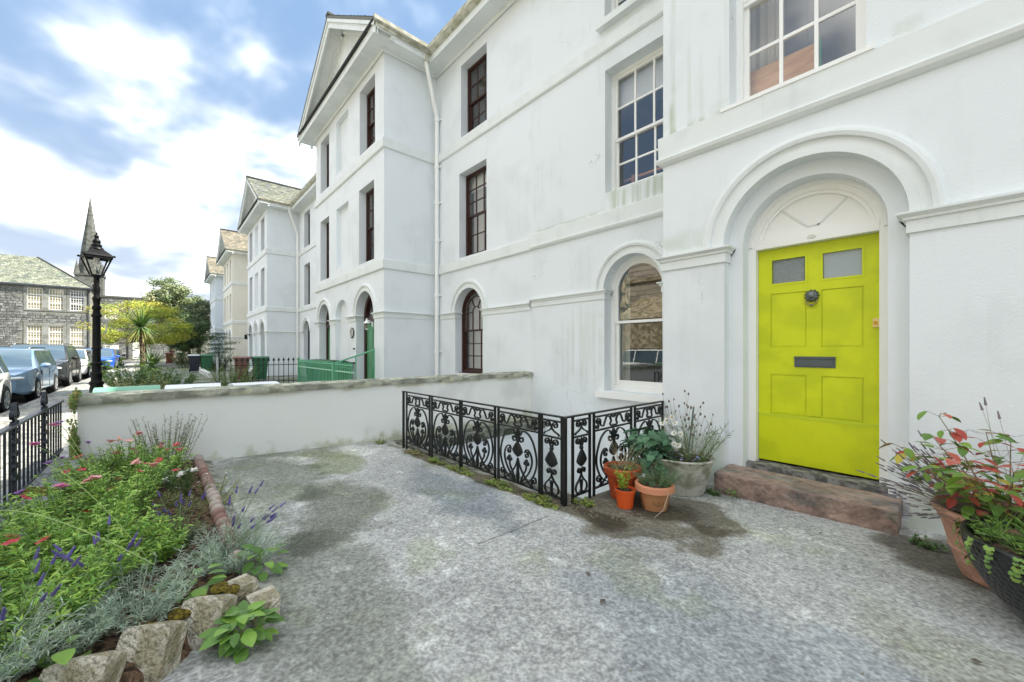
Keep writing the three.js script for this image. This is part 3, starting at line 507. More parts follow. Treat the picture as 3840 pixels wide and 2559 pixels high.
  M.obscure = phys(0x8f979b, 0.16, { bumpMap: withRep(tex(256, (u, v) => grey(vn(u * 60, v * 60, 60)), false), 4), bumpScale: 0.006, specularIntensity: 1, ior: 1.7 });
  for (const [a, c] of [[0.13, 0.425], [0.575, 0.87]]) {
    const gl = part('pane', new MB().box(X(a), yE + 0.012, z - 0.03, X(c), yF - 0.012, z - 0.022).geo(), a < 0.3 ? M.obscure : phys(0x9aa8b2, 0.12, { ior: 1.8 }), door);
    const bd = new MB(), A = X(a) - 0.02, C = X(c) + 0.02, Y0 = yE - 0.002, Y1 = yF + 0.002; bd.box(A, Y0, z - 0.02, C, Y0 + 0.018, z + 0.004).box(A, Y1 - 0.018, z - 0.02, C, Y1, z + 0.004).box(A, Y0 + 0.018, z - 0.02, A + 0.018, Y1 - 0.018, z + 0.004).box(C - 0.018, Y0 + 0.018, z - 0.02, C, Y1 - 0.018, z + 0.004); part('glazing_bead', bd.geo(), dm, door);
  }
  // letter plate
  const lm = phys(0x646b6d, 0.45, { metalness: 0.85, bumpMap: withRep(bumpFine, 8), bumpScale: 0.002 }), lp = part('letter_plate', new MB().box(X(0.335), 1.145, z, X(0.675), 1.245, z + 0.008).box(X(0.335), 1.225, z + 0.008, X(0.675), 1.245, z + 0.02).geo(), lm, door);
  part('flap', new MB().box(X(0.36), 1.157, z + 0.008, X(0.65), 1.22, z + 0.014).geo(), lm, lp);
  // lion knocker
  const kx = X(0.485), ky = 1.80, kg = new THREE.SphereGeometry(0.055, 32, 24), pa = kg.attributes.position, rr = rng(9);
  for (let i = 0; i < pa.count; i++) { let x = pa.getX(i), y = pa.getY(i), zz = pa.getZ(i); const a = Math.atan2(y, x), rad = Math.hypot(x, y), mane = 1 + 0.10 * Math.cos(a * 11) * sstep(0.02, 0.05, rad); let q = zz * 0.55 + 0.012 * Math.exp(-((x * x) / 0.00012 + (y + 0.005) ** 2 / 0.0006)) + 0.008 * Math.exp(-((Math.abs(x) - 0.02) ** 2 / 0.00006 + (y - 0.012) ** 2 / 0.00008)) - 0.006 * Math.exp(-((x * x) / 0.0004 + (y + 0.026) ** 2 / 0.00003)); pa.setXYZ(i, x * mane, y * mane, Math.max(q, -0.01) + 0.004 * Math.cos(a * 22) * sstep(0.025, 0.045, rad)); }
  kg.translate(kx, ky, z + 0.008); const km = phys(0x6e7472, 0.4, { metalness: 0.8 }), kn = part('lion_knocker', creased(kg, 0.7), km, door);
  const rg = new THREE.TorusGeometry(0.043, 0.007, 10, 28, Math.PI); rg.rotateZ(Math.PI); rg.scale(1, 1.15, 1); rg.translate(kx, ky - 0.035, z + 0.02); part('ring', creased(rg, 1), phys(0xa49d62, 0.3, { metalness: 0.8 }), kn);
  const kb = new THREE.SphereGeometry(0.012, 10, 8); kb.translate(kx, ky - 0.088, z + 0.02); part('striker', creased(kb, 1), km, kn);
  const lk = part('door_lock', new MB().box(X(0.95), 1.495, z, X(0.998), 1.57, z + 0.022).geo(), phys(0xd6c58e, 0.35, { metalness: 0.8 }), door); const cy = new THREE.CylinderGeometry(0.014, 0.014, 0.012, 16); cy.rotateX(Math.PI / 2); cy.translate(X(0.97), 1.53, z + 0.026); part('lock_cylinder', creased(cy, 0.5), M.brass, lk);
  block('hall_lining', -1.4, 0.1, -4.66, -0.3, 2.9, -4.53, M.roomDark, H1);
  // upper room behind the small-paned window: boards leaning at the glass
  const rm = new MB(), a = -2.0, c = 0.4, e = 3.2, f = 5.95, za = ZA - 0.36, zb = ZA - 3.2;
  rm.quad([a, e, zb], [c, e, zb], [c, f, zb], [a, f, zb]).quad([a, e, za], [a, e, zb], [a, f, zb], [a, f, za]).quad([c, e, zb], [c, e, za], [c, f, za], [c, f, zb]).quad([a, f, zb], [c, f, zb], [c, f, za], [a, f, za]).quad([a, e, za], [c, e, za], [c, e, zb], [a, e, zb]);
  part('room_lining', rm.geo(), mat(0x8f8b80, 0.95), H1);
  const pine = mat(0xf6c68c, 0.7, { map: withRep(tex(256, (u, v) => { const q = fbm(u * 4, v * 30, 4, 4); return [0.85 + 0.2 * (q - 0.5), 0.82 + 0.24 * (q - 0.5), 0.78 + 0.26 * (q - 0.5)]; }), 1.2) });
  const pb = thing('pine_board', 'orange pine board leaning inside the window above the lime door', 'board'); part('board_face', new MB().box(-1.38, 3.5, ZA - 0.42, -0.82, 4.13, ZA - 0.40).geo(), pine, pb); part('board_edge', new MB().box(-0.815, 3.5, ZA - 0.425, -0.80, 4.15, ZA - 0.395).box(-1.40, 3.5, ZA - 0.425, -1.385, 4.1, ZA - 0.395).geo(), mat(0x5f8f6a, 0.7), pb);
  part('curtain', drape(-1.40, -1.10, 4.12, 5.7, ZA - 0.46, 0.02, 4), phys(0xcfc6ae, 0.9, { transmission: 0.2, thickness: 0 }), H1);
  const wd = thing('wardrobe', 'grey wardrobe standing inside the window above the lime door', 'wardrobe'); part('carcass', new MB().box(-1.4, 3.25, ZA - 1.35, -0.6, 5.6, ZA - 0.92).geo(), mat(0x8a877e, 0.8), wd); part('wardrobe_door', new MB().box(-1.38, 3.3, ZA - 0.92, -1.005, 5.58, ZA - 0.9).geo(), mat(0x8f8c83, 0.8), wd); part('wardrobe_door', new MB().box(-0.995, 3.3, ZA - 0.92, -0.62, 5.58, ZA - 0.9).geo(), mat(0x8f8c83, 0.8), wd);
  const bd = thing('bed_head', 'orange wooden bed rails behind the blue mirrored sash window', 'bed'); for (const y of [4.12, 4.28]) part('rail', new MB().box(-3.9, y, ZB - 0.62, -2.7, y + 0.04, ZB - 0.58).geo(), mat(0xc98a58, 0.5), bd); part('bed_post', new MB().box(-3.74, 3.45, ZB - 0.64, -3.69, 4.35, ZB - 0.57).geo(), mat(0xc98a58, 0.5), bd);
  part('curtain', drape(-3.92, -3.68, 0.6, 2.8, ZB - 0.42, 0.03, 3), mat(0x9a9f92, 0.9), H1);
  // doorstep
}
solo('doorstep', creased(new MB().box(-1.472, -0.12, -4.2, -0.258, 0.182, -3.815).geo(), 0.5), null, 'worn reddish stone doorstep below the lime green door', 'doorstep');
{ const o = scene.getObjectByName('doorstep'); const s = new THREE.Shape([[-0.6, -0.19], [0.6, -0.19], [0.6, 0.19], [-0.6, 0.19]].map(p => new THREE.Vector2(...p)));
  const g = new THREE.ExtrudeGeometry(new THREE.Shape([[-1.462, -4.205], [-0.268, -4.205], [-0.268, -3.83], [-1.462, -3.83]].map(p => new THREE.Vector2(p[0], -p[1]))), { depth: 0.27, bevelEnabled: true, bevelThickness: 0.014, bevelSize: 0.012, bevelSegments: 2 }); g.rotateX(-Math.PI / 2); g.translate(0, -0.105, 0);
  o.geometry = flat(g); o.material = mat(0xcbbdb4, 0.88, { map: withRep(tex(1024, (u, v) => { const a = fbm(u * 9, v * 9, 6, 9), b = fbm(u * 30, v * 30, 4, 30), g2 = sstep(0.5, 0.68, fbm(u * 5 + 3, v * 14, 5, 5)), k = 0.72 + 0.4 * (a - 0.5) + 0.3 * (b - 0.5); return [k * lerp(1, 0.86, g2), k * lerp(0.92, 0.88, g2), k * lerp(0.88, 0.87, g2)]; }), 0.8), bumpMap: withRep(bumpCoarse, 2.5), bumpScale: 0.012 }); }

// ---- the house next door, with two green doors in its bay
const H2 = terraceHouse({
  label: 'white house beyond the low wall with dark brown windows and green doors', bay: [-14.95, -9.3], recR: -5.655, wall: M.stucco, frame: M.brownPaint, seed: 12,
  bayOpen: [
    { kind: 'sash', x: -10.36, w: 1.04, y0: 6.62, y1: 8.38, net: 'l' }, { kind: 'blind', x: -12.3, w: 1.04, y0: 6.75, y1: 8.36 }, { kind: 'sash', x: -13.97, w: 0.9, y0: 6.62, y1: 8.36 },
    { kind: 'sash', x: -10.42, w: 1.04, y0: 3.64, y1: 5.68, net: 'lr' }, { kind: 'blind', x: -12.28, w: 1.04, y0: 3.8, y1: 5.66 }, { kind: 'sash', x: -13.98, w: 0.93, y0: 3.64, y1: 5.66, net: 'l' },
    { kind: 'door', x: -10.52, w: 1.24, y0: 0.14, sp: 2.25, arch: true, hood: true, label: 'green front door under an arch, beside a white lantern' }, { kind: 'blind', x: -12.33, w: 1.12, y0: 0.2, sp: 2.25, arch: true }, { kind: 'door', x: -14.0, w: 1.14, y0: 0.14, sp: 2.25, arch: true, hood: true, label: 'dark green front door under the farther arch' }],
  recOpen: [
    { kind: 'sash', x: -7.82, w: 1.14, y0: 0.72, sp: 2.23, arch: true, fan: true, cols: 3, rb: 3, ym: 1.78, hood: true, net: 'f', fw: 0.05 },
    { kind: 'sash', x: -7.66, w: 1.1, y0: 3.58, y1: 5.68, net: 'lr', blindTo: 5.3, cols: 3, rt: 3, rb: 2 },
    { kind: 'sash', x: -7.62, w: 1.04, y0: 6.56, y1: 8.34, cols: 3, rt: 2, rb: 2, net: 'r' }],
});
{
  imposts(H2, 2.25, [[[-14.95, ZB], [-14.95, ZA], [-14.57, ZA], [-14.57, ZA - 0.2]], [[-13.43, ZA - 0.2], [-13.43, ZA], [-12.89, ZA], [-12.89, ZA - 0.13]], [[-11.77, ZA - 0.13], [-11.77, ZA], [-11.14, ZA], [-11.14, ZA - 0.2]], [[-9.90, ZA - 0.2], [-9.90, ZA], [-9.3, ZA], [-9.3, ZB], [-8.39, ZB], [-8.39, ZB - 0.18]], [[-7.25, ZB - 0.18], [-7.25, ZB], [-5.66, ZB]]]);
  // downpipe in the corner, with swan neck, collars and brackets
  const px = -9.13, pz = ZB + 0.09, dp = pipe(H2, [[-8.92, EAVE + 0.14, ZB + 0.52], [-8.92, EAVE - 0.12, ZB + 0.52], [px, EAVE - 1.2, pz], [px, -0.1, pz]], 0.052, M.whitePaint);
  for (const yy of [7.4, 6.15, 4.2, 2.75, 1.25, 0.25, 5.2]) { const g = new THREE.CylinderGeometry(0.066, 0.066, 0.09, 14); g.translate(px, yy, pz); part('pipe_collar', creased(g, 0.5), M.whitePaint, dp); block('pipe_bracket', px - 0.1, yy - 0.02, pz - 0.085, px + 0.1, yy + 0.02, pz - 0.05, M.whitePaint, dp); }
  { const g = new THREE.CylinderGeometry(0.07, 0.07, 0.2, 14); g.translate(-8.92, EAVE + 0.02, ZB + 0.52); part('pipe_collar', creased(g, 0.5), M.gutter, dp); }
  for (const [x, y0] of [[-10.52, 0.14], [-14.0, 0.14]]) part('door_step', new MB().box(x - 0.7, -0.28, ZA - 0.2, x + 0.7, y0 - 0.004, ZA + 0.35).geo(), mat(0xb9b8b0, 0.85), H2);
}
// ---- houses farther along
function farHouse(label, b0, b1, recR, wall, frame, seed, extra = {}) {
  const w = b1 - b0, c = (b0 + b1) / 2, open = [], rc = (b1 + recR) / 2, q = extra.dark ? M.roomDark : M.room;
  for (const [t, blind] of [[-0.31, 0], [0, 1], [0.31, 0]]) for (const [y0, y1] of [[3.64, 5.66], [6.62, 8.34]]) open.push({ kind: blind ? 'blind' : 'sash', x: c + w * t, w: 0.98, y0, y1, cols: 2, rt: 2, rb: 2, roomMat: q });
  for (const t of [-0.31, 0, 0.31]) open.push({ kind: t ? 'door' : 'blind', x: c + w * t, w: 1.1, y0: 0.14, sp: 2.25, arch: true, hood: true, label: 'panelled door under an arch' });
  const rec = recR > b1 ? [{ kind: 'sash', x: b1 + 1.6, w: 1.1, y0: 0.72, sp: 2.23, arch: true, cols: 2, rb: 2, hood: true, roomMat: q }, { kind: 'sash', x: b1 + 1.65, w: 1.05, y0: 3.58, y1: 5.68, cols: 2, roomMat: q }, { kind: 'sash', x: b1 + 1.65, w: 1.05, y0: 6.56, y1: 8.34, cols: 2, roomMat: q },
    { kind: 'sash', x: recR - 2.0, w: 1.1, y0: 0.72, sp: 2.23, arch: true, cols: 2, rb: 2, hood: true, roomMat: q }, { kind: 'sash', x: recR - 2.0, w: 1.05, y0: 3.58, y1: 5.68, cols: 2, roomMat: q }, { kind: 'sash', x: recR - 2.0, w: 1.05, y0: 6.56, y1: 8.34, cols: 2, roomMat: q }] : [];
  const h = terraceHouse({ label, bay: [b0, b1], recR, wall, frame, seed, bayOpen: open, recOpen: rec, slateCols: extra.cols });
  const e = 0.55; imposts(h, 2.25, [[[b0, ZB], [b0, ZA], [c - w * 0.31 - e, ZA]], [[c - w * 0.31 + e, ZA], [c - e, ZA]], [[c + e, ZA], [c + w * 0.31 - e, ZA]], [[c + w * 0.31 + e, ZA], [b1, ZA], [b1, ZB], [Math.min(b1 + 1.05, recR), ZB]]]);
  const dp = pipe(h, [[b1 + 0.38, EAVE + 0.14, ZB + 0.52], [b1 + 0.38, EAVE - 0.12, ZB + 0.52], [b1 + 0.17, EAVE - 1.2, ZB + 0.09], [b1 + 0.17, -0.1, ZB + 0.09]], 0.06, M.whitePaint);
  return h;
}
M.door2 = M.greenPaint;
farHouse('white house of the terrace, third from the camera, grey slate gable', -29.5, -23.55, -14.95, M.stucco, mat(0x2c2a2e, 0.5), 13, { dark: true });
farHouse('cream painted house of the terrace, fourth from the camera', -42.3, -36.7, -29.5, M.stuccoCream, M.whitePaint, 14, { cols: [[0.22, 0.195, 0.15], [0.18, 0.165, 0.135], [0.25, 0.22, 0.17]] });
farHouse('pale blue house at the far end of the terrace', -55.0, -49.3, -42.3, M.stuccoBlue, M.whitePaint, 15, { cols: [[0.22, 0.195, 0.15], [0.18, 0.165, 0.135], [0.25, 0.22, 0.17]] });
farHouse('white terrace house to the right of the lime green door', 10.6, 16.2, 22, M.stucco, M.whitePaint, 16);
{ const h = scene.children[scene.children.length - 1]; part('recess_wall', new MB().box(3.5, -0.3, ZB - 0.35, 10.6, EAVE, ZB).geo(), M.stucco, h); part('roof', new MB().quad([3.5, 8.87, ZB + 0.42], [10.6, 8.87, ZB + 0.42], [10.6, 12.0, -11], [3.5, 12.0, -11]).geo(), M.slate, h); }
// ---------------------------------------------------------------- party wall between the forecourts
M.coping = mat(0xf2f2e6, 0.92, { map: withRep(tex(512, (u, v) => { const a = fbm(u * 8, v * 8, 6, 8), b = sstep(0.5, 0.62, fbm(u * 18 + 4, v * 18, 5, 18)), c = sstep(0.6, 0.7, fbm(u * 11 + 9, v * 11 + 2, 5, 11)); let k = 0.7 + 0.5 * (a - 0.5); return [k * lerp(1, 0.84, b) + 0.1 * c, k * lerp(1, 0.85, b) + 0.1 * c, k * lerp(0.95, 0.8, b) + 0.05 * c]; }), 0.7), bumpMap: withRep(bumpCoarse, 2), bumpScale: 0.008 });
{
  const w = thing('boundary_wall', 'low white rendered wall with weathered stone coping, running to the house', 'wall');
  const wm = mat(0xf3f4f2, 0.8, { map: tex(1024, (u, v) => { const x = u * 7, y = v * 7, n = fbm(u * 14, v * 14, 6, 14), e = fbm(u * 60, v * 60, 4, 60); let k = 0.975 - 0.06 * sstep(0.5, 0.8, n); const lowv = 1 - sstep(0.0, 0.16, y - 1.0 + 0.06 + (e - 0.5) * 0.3), top = sstep(1.70, 1.76, y + (e - 0.5) * 0.06) * 0.5, g = clamp(lowv * 0.7 + top * sstep(0.4, 0.6, n)); return [k * lerp(1, 0.76, g), k * lerp(1, 0.76, g), k * lerp(0.98, 0.62, g)]; }), bumpMap: withRep(bumpFine, 0.9), bumpScale: 0.002 });
  wm.map.repeat.set(1 / 7, 1 / 7); wm.map.offset.set(0, 1 / 7);
  part('rendered_wall', new MB().box(-5.86, -0.3, -5.562, -5.64, 0.78, 0.6).geo(), wm, w);
  const r = rng(21), b = new MB(), N = 60, z0 = -5.6, z1 = 0.66;           // coping with a worn, uneven top
  const prof = (t) => { const j = 0.012 * (fbm(t * 40, 3, 4) - 0.5); return [[-5.60 + j, 0.776], [-5.592 + j, 0.80], [-5.60 + j, 0.852 + j], [-5.68, 0.868 + j * 1.4], [-5.84, 0.87 - j], [-5.90, 0.855], [-5.905, 0.776]]; };
  for (let i = 0; i < N; i++) { const p = prof(i / N), q = prof((i + 1) / N), a = lerp(z0, z1, i / N), c = lerp(z0, z1, (i + 1) / N); for (let k = 0; k < p.length; k++) { const l = (k + 1) % p.length; b.quad([p[k][0], p[k][1], c], [p[k][0], p[k][1], a], [p[l][0], p[l][1], a], [q[l][0], q[l][1], c]); } }
  const pe = prof(1); for (let k = 1; k < pe.length - 1; k++) b.tri([pe[0][0], pe[0][1], z1], [pe[k][0], pe[k][1], z1], [pe[k + 1][0], pe[k + 1][1], z1]);
  part('coping', b.geo(0.6), M.coping, w);
}
// ---------------------------------------------------------------- cast iron railing round the light well
function ribbon(b, pts, t, d) {          // flat bar bent in the uv plane: thickness t in plane, depth d across
  const n = pts.length, off = [];
  for (let i = 0; i < n; i++) { const a = pts[Math.max(0, i - 1)], c = pts[Math.min(n - 1, i + 1)], dx = c[0] - a[0], dy = c[1] - a[1], l = Math.hypot(dx, dy) || 1; off.push([-dy / l * t / 2, dx / l * t / 2]); }
  const P = (i, s, z) => [pts[i][0] + s * off[i][0], pts[i][1] + s * off[i][1], z];
  for (let i = 0; i < n - 1; i++) { const h = d / 2; b.quad(P(i, -1, h), P(i + 1, -1, h), P(i + 1, 1, h), P(i, 1, h)).quad(P(i + 1, -1, -h), P(i, -1, -h), P(i, 1, -h), P(i + 1, 1, -h)).quad(P(i, 1, h), P(i + 1, 1, h), P(i + 1, 1, -h), P(i, 1, -h)).quad(P(i + 1, -1, h), P(i, -1, h), P(i, -1, -h), P(i + 1, -1, -h)); }
  for (const i of [0, n - 1]) b.quad(P(i, -1, d / 2), P(i, 1, d / 2), P(i, 1, -d / 2), P(i, -1, -d / 2));
}
function smooth(pts, n = 24) { return new THREE.CatmullRomCurve3(pts.map(p => V(p[0], p[1], 0))).getPoints(n).map(p => [p.x, p.y]); }
function volute(cx, cy, r0, a0, turns, dir = 1, n = 22) { const o = []; for (let i = 0; i <= n; i++) { const t = i / n, a = a0 + dir * t * turns * 6.283, r = r0 * (1 - 0.8 * t); o.push([cx + Math.cos(a) * r, cy + Math.sin(a) * r]); } return o; }
const mirrorU = (pts, w) => pts.map(p => [w - p[0], p[1]]);
function widePanel() {
  const w = 0.58, h = 0.645, b = new MB(), t = 0.009, d = 0.018, both = (pts, tt = t) => { ribbon(b, pts, tt, d); ribbon(b, mirrorU(pts, w), tt, d); };
  for (const v of [0.01, 0.515, h - 0.008]) ribbon(b, [[0, v], [w, v]], 0.013, 0.022);
  // frieze
  both([...volute(0.052, 0.59, 0.036, -0.6, 1.3, 1).reverse(), ...smooth([[0.082, 0.57], [0.098, 0.548], [0.13, 0.545], [0.155, 0.585], [0.185, 0.625], [0.225, 0.615], [0.25, 0.585]], 20)]);
  both(smooth([[0.29, 0.605], [0.262, 0.625], [0.238, 0.602], [0.25, 0.575], [0.235, 0.548], [0.262, 0.528], [0.29, 0.54]], 24));
  both(volute(0.035, 0.548, 0.024, 1.2, 1.1, -1));
  // great oval with volutes at its head
  both([...volute(0.235, 0.42, 0.04, 1.35, 1.25, -1).reverse(), ...smooth([[0.245, 0.46], [0.225, 0.49], [0.17, 0.49], [0.10, 0.445], [0.04, 0.33], [0.028, 0.22], [0.075, 0.11], [0.16, 0.04], [0.26, 0.015]], 34)]);
  both(smooth([[0.29, 0.50], [0.268, 0.47], [0.272, 0.44], [0.29, 0.42]], 10));
  // lower scrolls
  both([...volute(0.165, 0.285, 0.032, 0.6, 1.25, 1).reverse(), ...smooth([[0.19, 0.305], [0.165, 0.335], [0.118, 0.315], [0.088, 0.24], [0.12, 0.15], [0.20, 0.06], [0.25, 0.018]], 26)]);
  both(smooth([[0.29, 0.235], [0.262, 0.17], [0.205, 0.10], [0.13, 0.04], [0.075, 0.02]], 18));
  both([...volute(0.058, 0.075, 0.04, -0.9, 1.4, 1).reverse(), ...smooth([[0.085, 0.045], [0.11, 0.02]], 6)]);
  both(smooth([[0.165, 0.205], [0.175, 0.15], [0.215, 0.095], [0.25, 0.018]], 12));
  for (const s of [0, 1]) for (const [cx, cy] of [[0.145, 0.21], [0.185, 0.21], [0.165, 0.23]]) { const g = new THREE.SphereGeometry(0.02, 8, 6); g.scale(1, 1, 0.75); g.translate(s ? w - cx : cx, cy, 0); b.add(g); }
  b.rod([w / 2, 0.01, 0], [w / 2, 0.10, 0], 0.012, 0.02, 8).rod([w / 2, 0.10, 0], [w / 2, 0.24, 0], 0.016, 0.008, 8);
  return b.geo(0.7);
}
function palmette(w, top, bot, hw) {
  const b = new MB(), n = 9;
  for (let i = 0; i < n; i++) {
    const a = (i / (n - 1) - 0.5) * 1.15, L = (top - bot) * (1 - 0.28 * Math.abs(a)), g = new THREE.SphereGeometry(1, 8, 8), p = g.attributes.position;
    for (let k = 0; k < p.count; k++) { const y = p.getY(k), f = 0.45 + 0.55 * (1 - y) / 2; p.setXYZ(k, p.getX(k) * 0.015 * f * (hw / 0.09), y * L / 2, p.getZ(k) * 0.016 * f); }
    g.translate(0, -L / 2, 0); g.rotateZ(a * hw / 0.095); g.translate(w / 2, top, 0.004); b.add(g);
  }
  const k = new THREE.SphereGeometry(0.02, 10, 8); k.translate(w / 2, top, 0); b.add(k);
  const rr = new THREE.TorusGeometry(0.018, 0.006, 6, 14); rr.translate(w / 2, top + 0.03, 0); b.add(rr); b.rod([w / 2, top + 0.04, 0], [w / 2, top + 0.09, 0], 0.012, 0.006, 8);
  return b.geo(0.9);
}
function narrowPanel() {
  const w = 0.21, h = 0.645, b = new MB(), t = 0.009, d = 0.018, both = (pts) => { ribbon(b, pts, t, d); ribbon(b, mirrorU(pts, w), t, d); };
  for (const v of [0.01, 0.50, h - 0.008]) ribbon(b, [[0, v], [w, v]], 0.013, 0.022);
  both([...volute(0.062, 0.60, 0.03, 0.4, 1.3, 1).reverse(), ...smooth([[0.09, 0.608], [0.105, 0.58], [0.075, 0.55], [0.03, 0.53], [0.02, 0.515]], 14)]);
  both([...volute(0.055, 0.455, 0.03, 0.2, 1.3, 1).reverse(), ...smooth([[0.085, 0.465], [0.09, 0.43], [0.105, 0.41]], 8)]);
  both([...volute(0.075, 0.205, 0.026, 0.3, 1.3, 1).reverse(), ...smooth([[0.1, 0.21], [0.105, 0.175], [0.075, 0.13], [0.035, 0.09], [0.03, 0.05], [0.06, 0.018], [0.1, 0.04], [0.105, 0.09]], 22)]);
  b.rod([w / 2, 0.01, 0], [w / 2, 0.13, 0], 0.008, 0.018, 8);
  return b.geo(0.7);
}
{
  const r = thing('well_railing', 'black cast iron railing with scrolls and shells round the light well', 'railing');
  const gw = widePanel(), gn = narrowPanel(), pw = palmette(0.58, 0.40, 0.245, 0.1), pn = palmette(0.21, 0.40, 0.235, 0.085), R = new MB();
  const ZR = -2.46, XR = -2.11, yT = 0.75, yF = (x) => lerp(-0.035, 0.05, (x + 4.95) / 2.85);
  R.bar([-4.985, yT - 0.01, ZR], [XR + 0.02, yT + 0.004, ZR], 0.034, 0.012).bar([XR, yT + 0.004, ZR + 0.017], [XR, yT - 0.005, -4.085], 0.034, 0.012);
  part('top_rail', R.geo(), M.iron, r);
  const post = (x, z, y0, wd = 0.019) => part('post', new MB().box(x - wd / 2, y0, z - wd / 2, x + wd / 2, yT - 0.004, z + wd / 2).geo(), M.iron, r);
  const y0 = 0.06, panel = (g, pg, x0, x1, z0, z1, nom) => {
    const o = part('scroll_panel', g, M.iron, r), L = Math.hypot(x1 - x0, z1 - z0); o.position.set(x0, y0 + 0.015 * ((x0 + 4.9) / 2.8), z0); o.scale.x = L / nom; o.rotation.y = Math.atan2(-(z1 - z0), x1 - x0); part('palmette', pg, M.iron, o);
  };
  post(-4.967, ZR, -0.06, 0.026);
  for (const [a, c] of [[-4.865, -4.282], [-4.206, -3.626], [-3.574, -3.018], [-2.944, -2.408]]) { panel(gw, pw, a, c, ZR, ZR, 0.58); post(a - 0.01, ZR, yF(a) - 0.03); post(c + 0.01, ZR, yF(c) - 0.03); }
  panel(gn, pn, -2.362, -2.15, ZR, ZR, 0.21); post(-2.372, ZR, 0.0); post(-2.14, ZR, 0.0);
  post(XR, ZR, 0.0, 0.028);
  panel(gn, pn, XR, XR, -2.572, -2.777, 0.21); post(XR, -2.56, 0.0); post(XR, -2.79, 0.0);
  for (const [a, c] of [[-2.861, -3.444], [-3.533, -4.07]]) { panel(gw, pw, XR, XR, a, c, 0.58); post(XR, a + 0.01, 0.0); post(XR, c - 0.01, -0.02); }
}
// ---------------------------------------------------------------- leaves
const leafMat = (o = {}) => phys(0xffffff, 0.62, { vertexColors: true, transmission: 0.25, thickness: 0, ...o });
M.leaf = leafMat(); M.leafDull = leafMat({ roughness: 0.85, transmission: 0.3 });
M.stem = mat(0xffffff, 0.8, { vertexColors: true });
M.petal = phys(0xffffff, 0.6, { vertexColors: true, transmission: 0.2, thickness: 0 });
M.soil = mat(0x6b5544, 1, { map: withRep(mottle([0.45, 0.42, 0.4], [1, 1, 1], 32, 1), 2), bumpMap: withRep(bumpCoarse, 6), bumpScale: 0.02 });
function leaf(b, p, d, n, L, w, col, bend = 0.2) {     // d along the leaf, n its upper side
  const s = _v.clone().crossVectors(d, n).normalize(), q = (t, side, down) => [p.x + d.x * L * t + s.x * w * side - n.x * L * down, p.y + d.y * L * t + s.y * w * side - n.y * L * down, p.z + d.z * L * t + s.z * w * side - n.z * L * down];
  b.color(...col);
  const A = q(0, 0, 0), B = q(0.45, -0.5, -0.06 + bend * 0.25), C = q(0.45, 0.5, -0.06 + bend * 0.25), D = q(0.5, 0, bend * 0.3), E = q(1, 0, bend);
  b.tri(A, D, B).tri(A, C, D).tri(B, D, E).tri(D, C, E);
}
function ovate(b, p, d, n, L, w, col, bend = 0.2) {   // rounder leaf in three steps, folded along the midrib
  const s = _v.clone().crossVectors(d, n).normalize(), q = (t, side, down) => [p.x + d.x * L * t + s.x * w * side - n.x * L * down, p.y + d.y * L * t + s.y * w * side - n.y * L * down, p.z + d.z * L * t + s.z * w * side - n.z * L * down];
  b.color(...col); const T = [0, 0.1, 0.32, 0.58, 0.82, 1], Wd = [0.04, 0.26, 0.48, 0.47, 0.28, 0], D = (t) => bend * t * t;
  for (let i = 0; i < 5; i++) for (const k of [-1, 1]) { const A = q(T[i], 0, D(T[i])), B = q(T[i + 1], 0, D(T[i + 1])), C = q(T[i + 1], k * Wd[i + 1], D(T[i + 1]) - 0.07 * Wd[i + 1] * 2), E = q(T[i], k * Wd[i], D(T[i]) - 0.07 * Wd[i] * 2); if (i < 4) b.quad(A, B, C, E); else b.tri(A, B, E); }
}
const jit = (c, r, k = 0.25) => { const f = 1 - k / 2 + k * r(); return [c[0] * f * (0.9 + 0.2 * r()), c[1] * f, c[2] * f * (0.9 + 0.2 * r())]; };
const dirOf = (r, up = 0.5) => { const a = r() * 6.283, y = up + (r() - 0.5) * 0.9; return V(Math.cos(a), y, Math.sin(a)).normalize(); };
function stemPts(p0, dir, L, droop, n = 5) { const o = [p0.clone()], d = dir.clone(), p = p0.clone(); for (let i = 0; i < n; i++) { d.y -= droop / n; d.normalize(); p.addScaledVector(d, L / n); o.push(p.clone()); } return o; }
function addStem(b, pts, r0, r1, col) { b.color(...col); for (let i = 0; i < pts.length - 1; i++) { const t = i / (pts.length - 1), u = (i + 1) / (pts.length - 1); b.rod(pts[i].toArray(), pts[i + 1].toArray(), lerp(r0, r1, t), lerp(r0, r1, u), 4); } }
function flowerGeo(n, L, w, col, mid, cup = 0.3) { const b = new MB(); for (let i = 0; i < n; i++) { const a = i / n * 6.283; leaf(b, V(0, 0, 0), V(Math.cos(a), cup, Math.sin(a)).normalize(), V(-Math.cos(a) * cup, 1, -Math.sin(a) * cup).normalize(), L, w, col, 0.15); } b.color(...mid); const s = new THREE.SphereGeometry(L * 0.25, 6, 5); s.scale(1, 0.6, 1); s.translate(0, L * 0.08, 0); b.add(s); return b.geo(); }
function put(o, p, r, s = 1) { o.position.copy(p); o.rotation.set((r() - 0.5) * 0.9, r() * 6, (r() - 0.5) * 0.9); o.scale.setScalar(s); return o; }
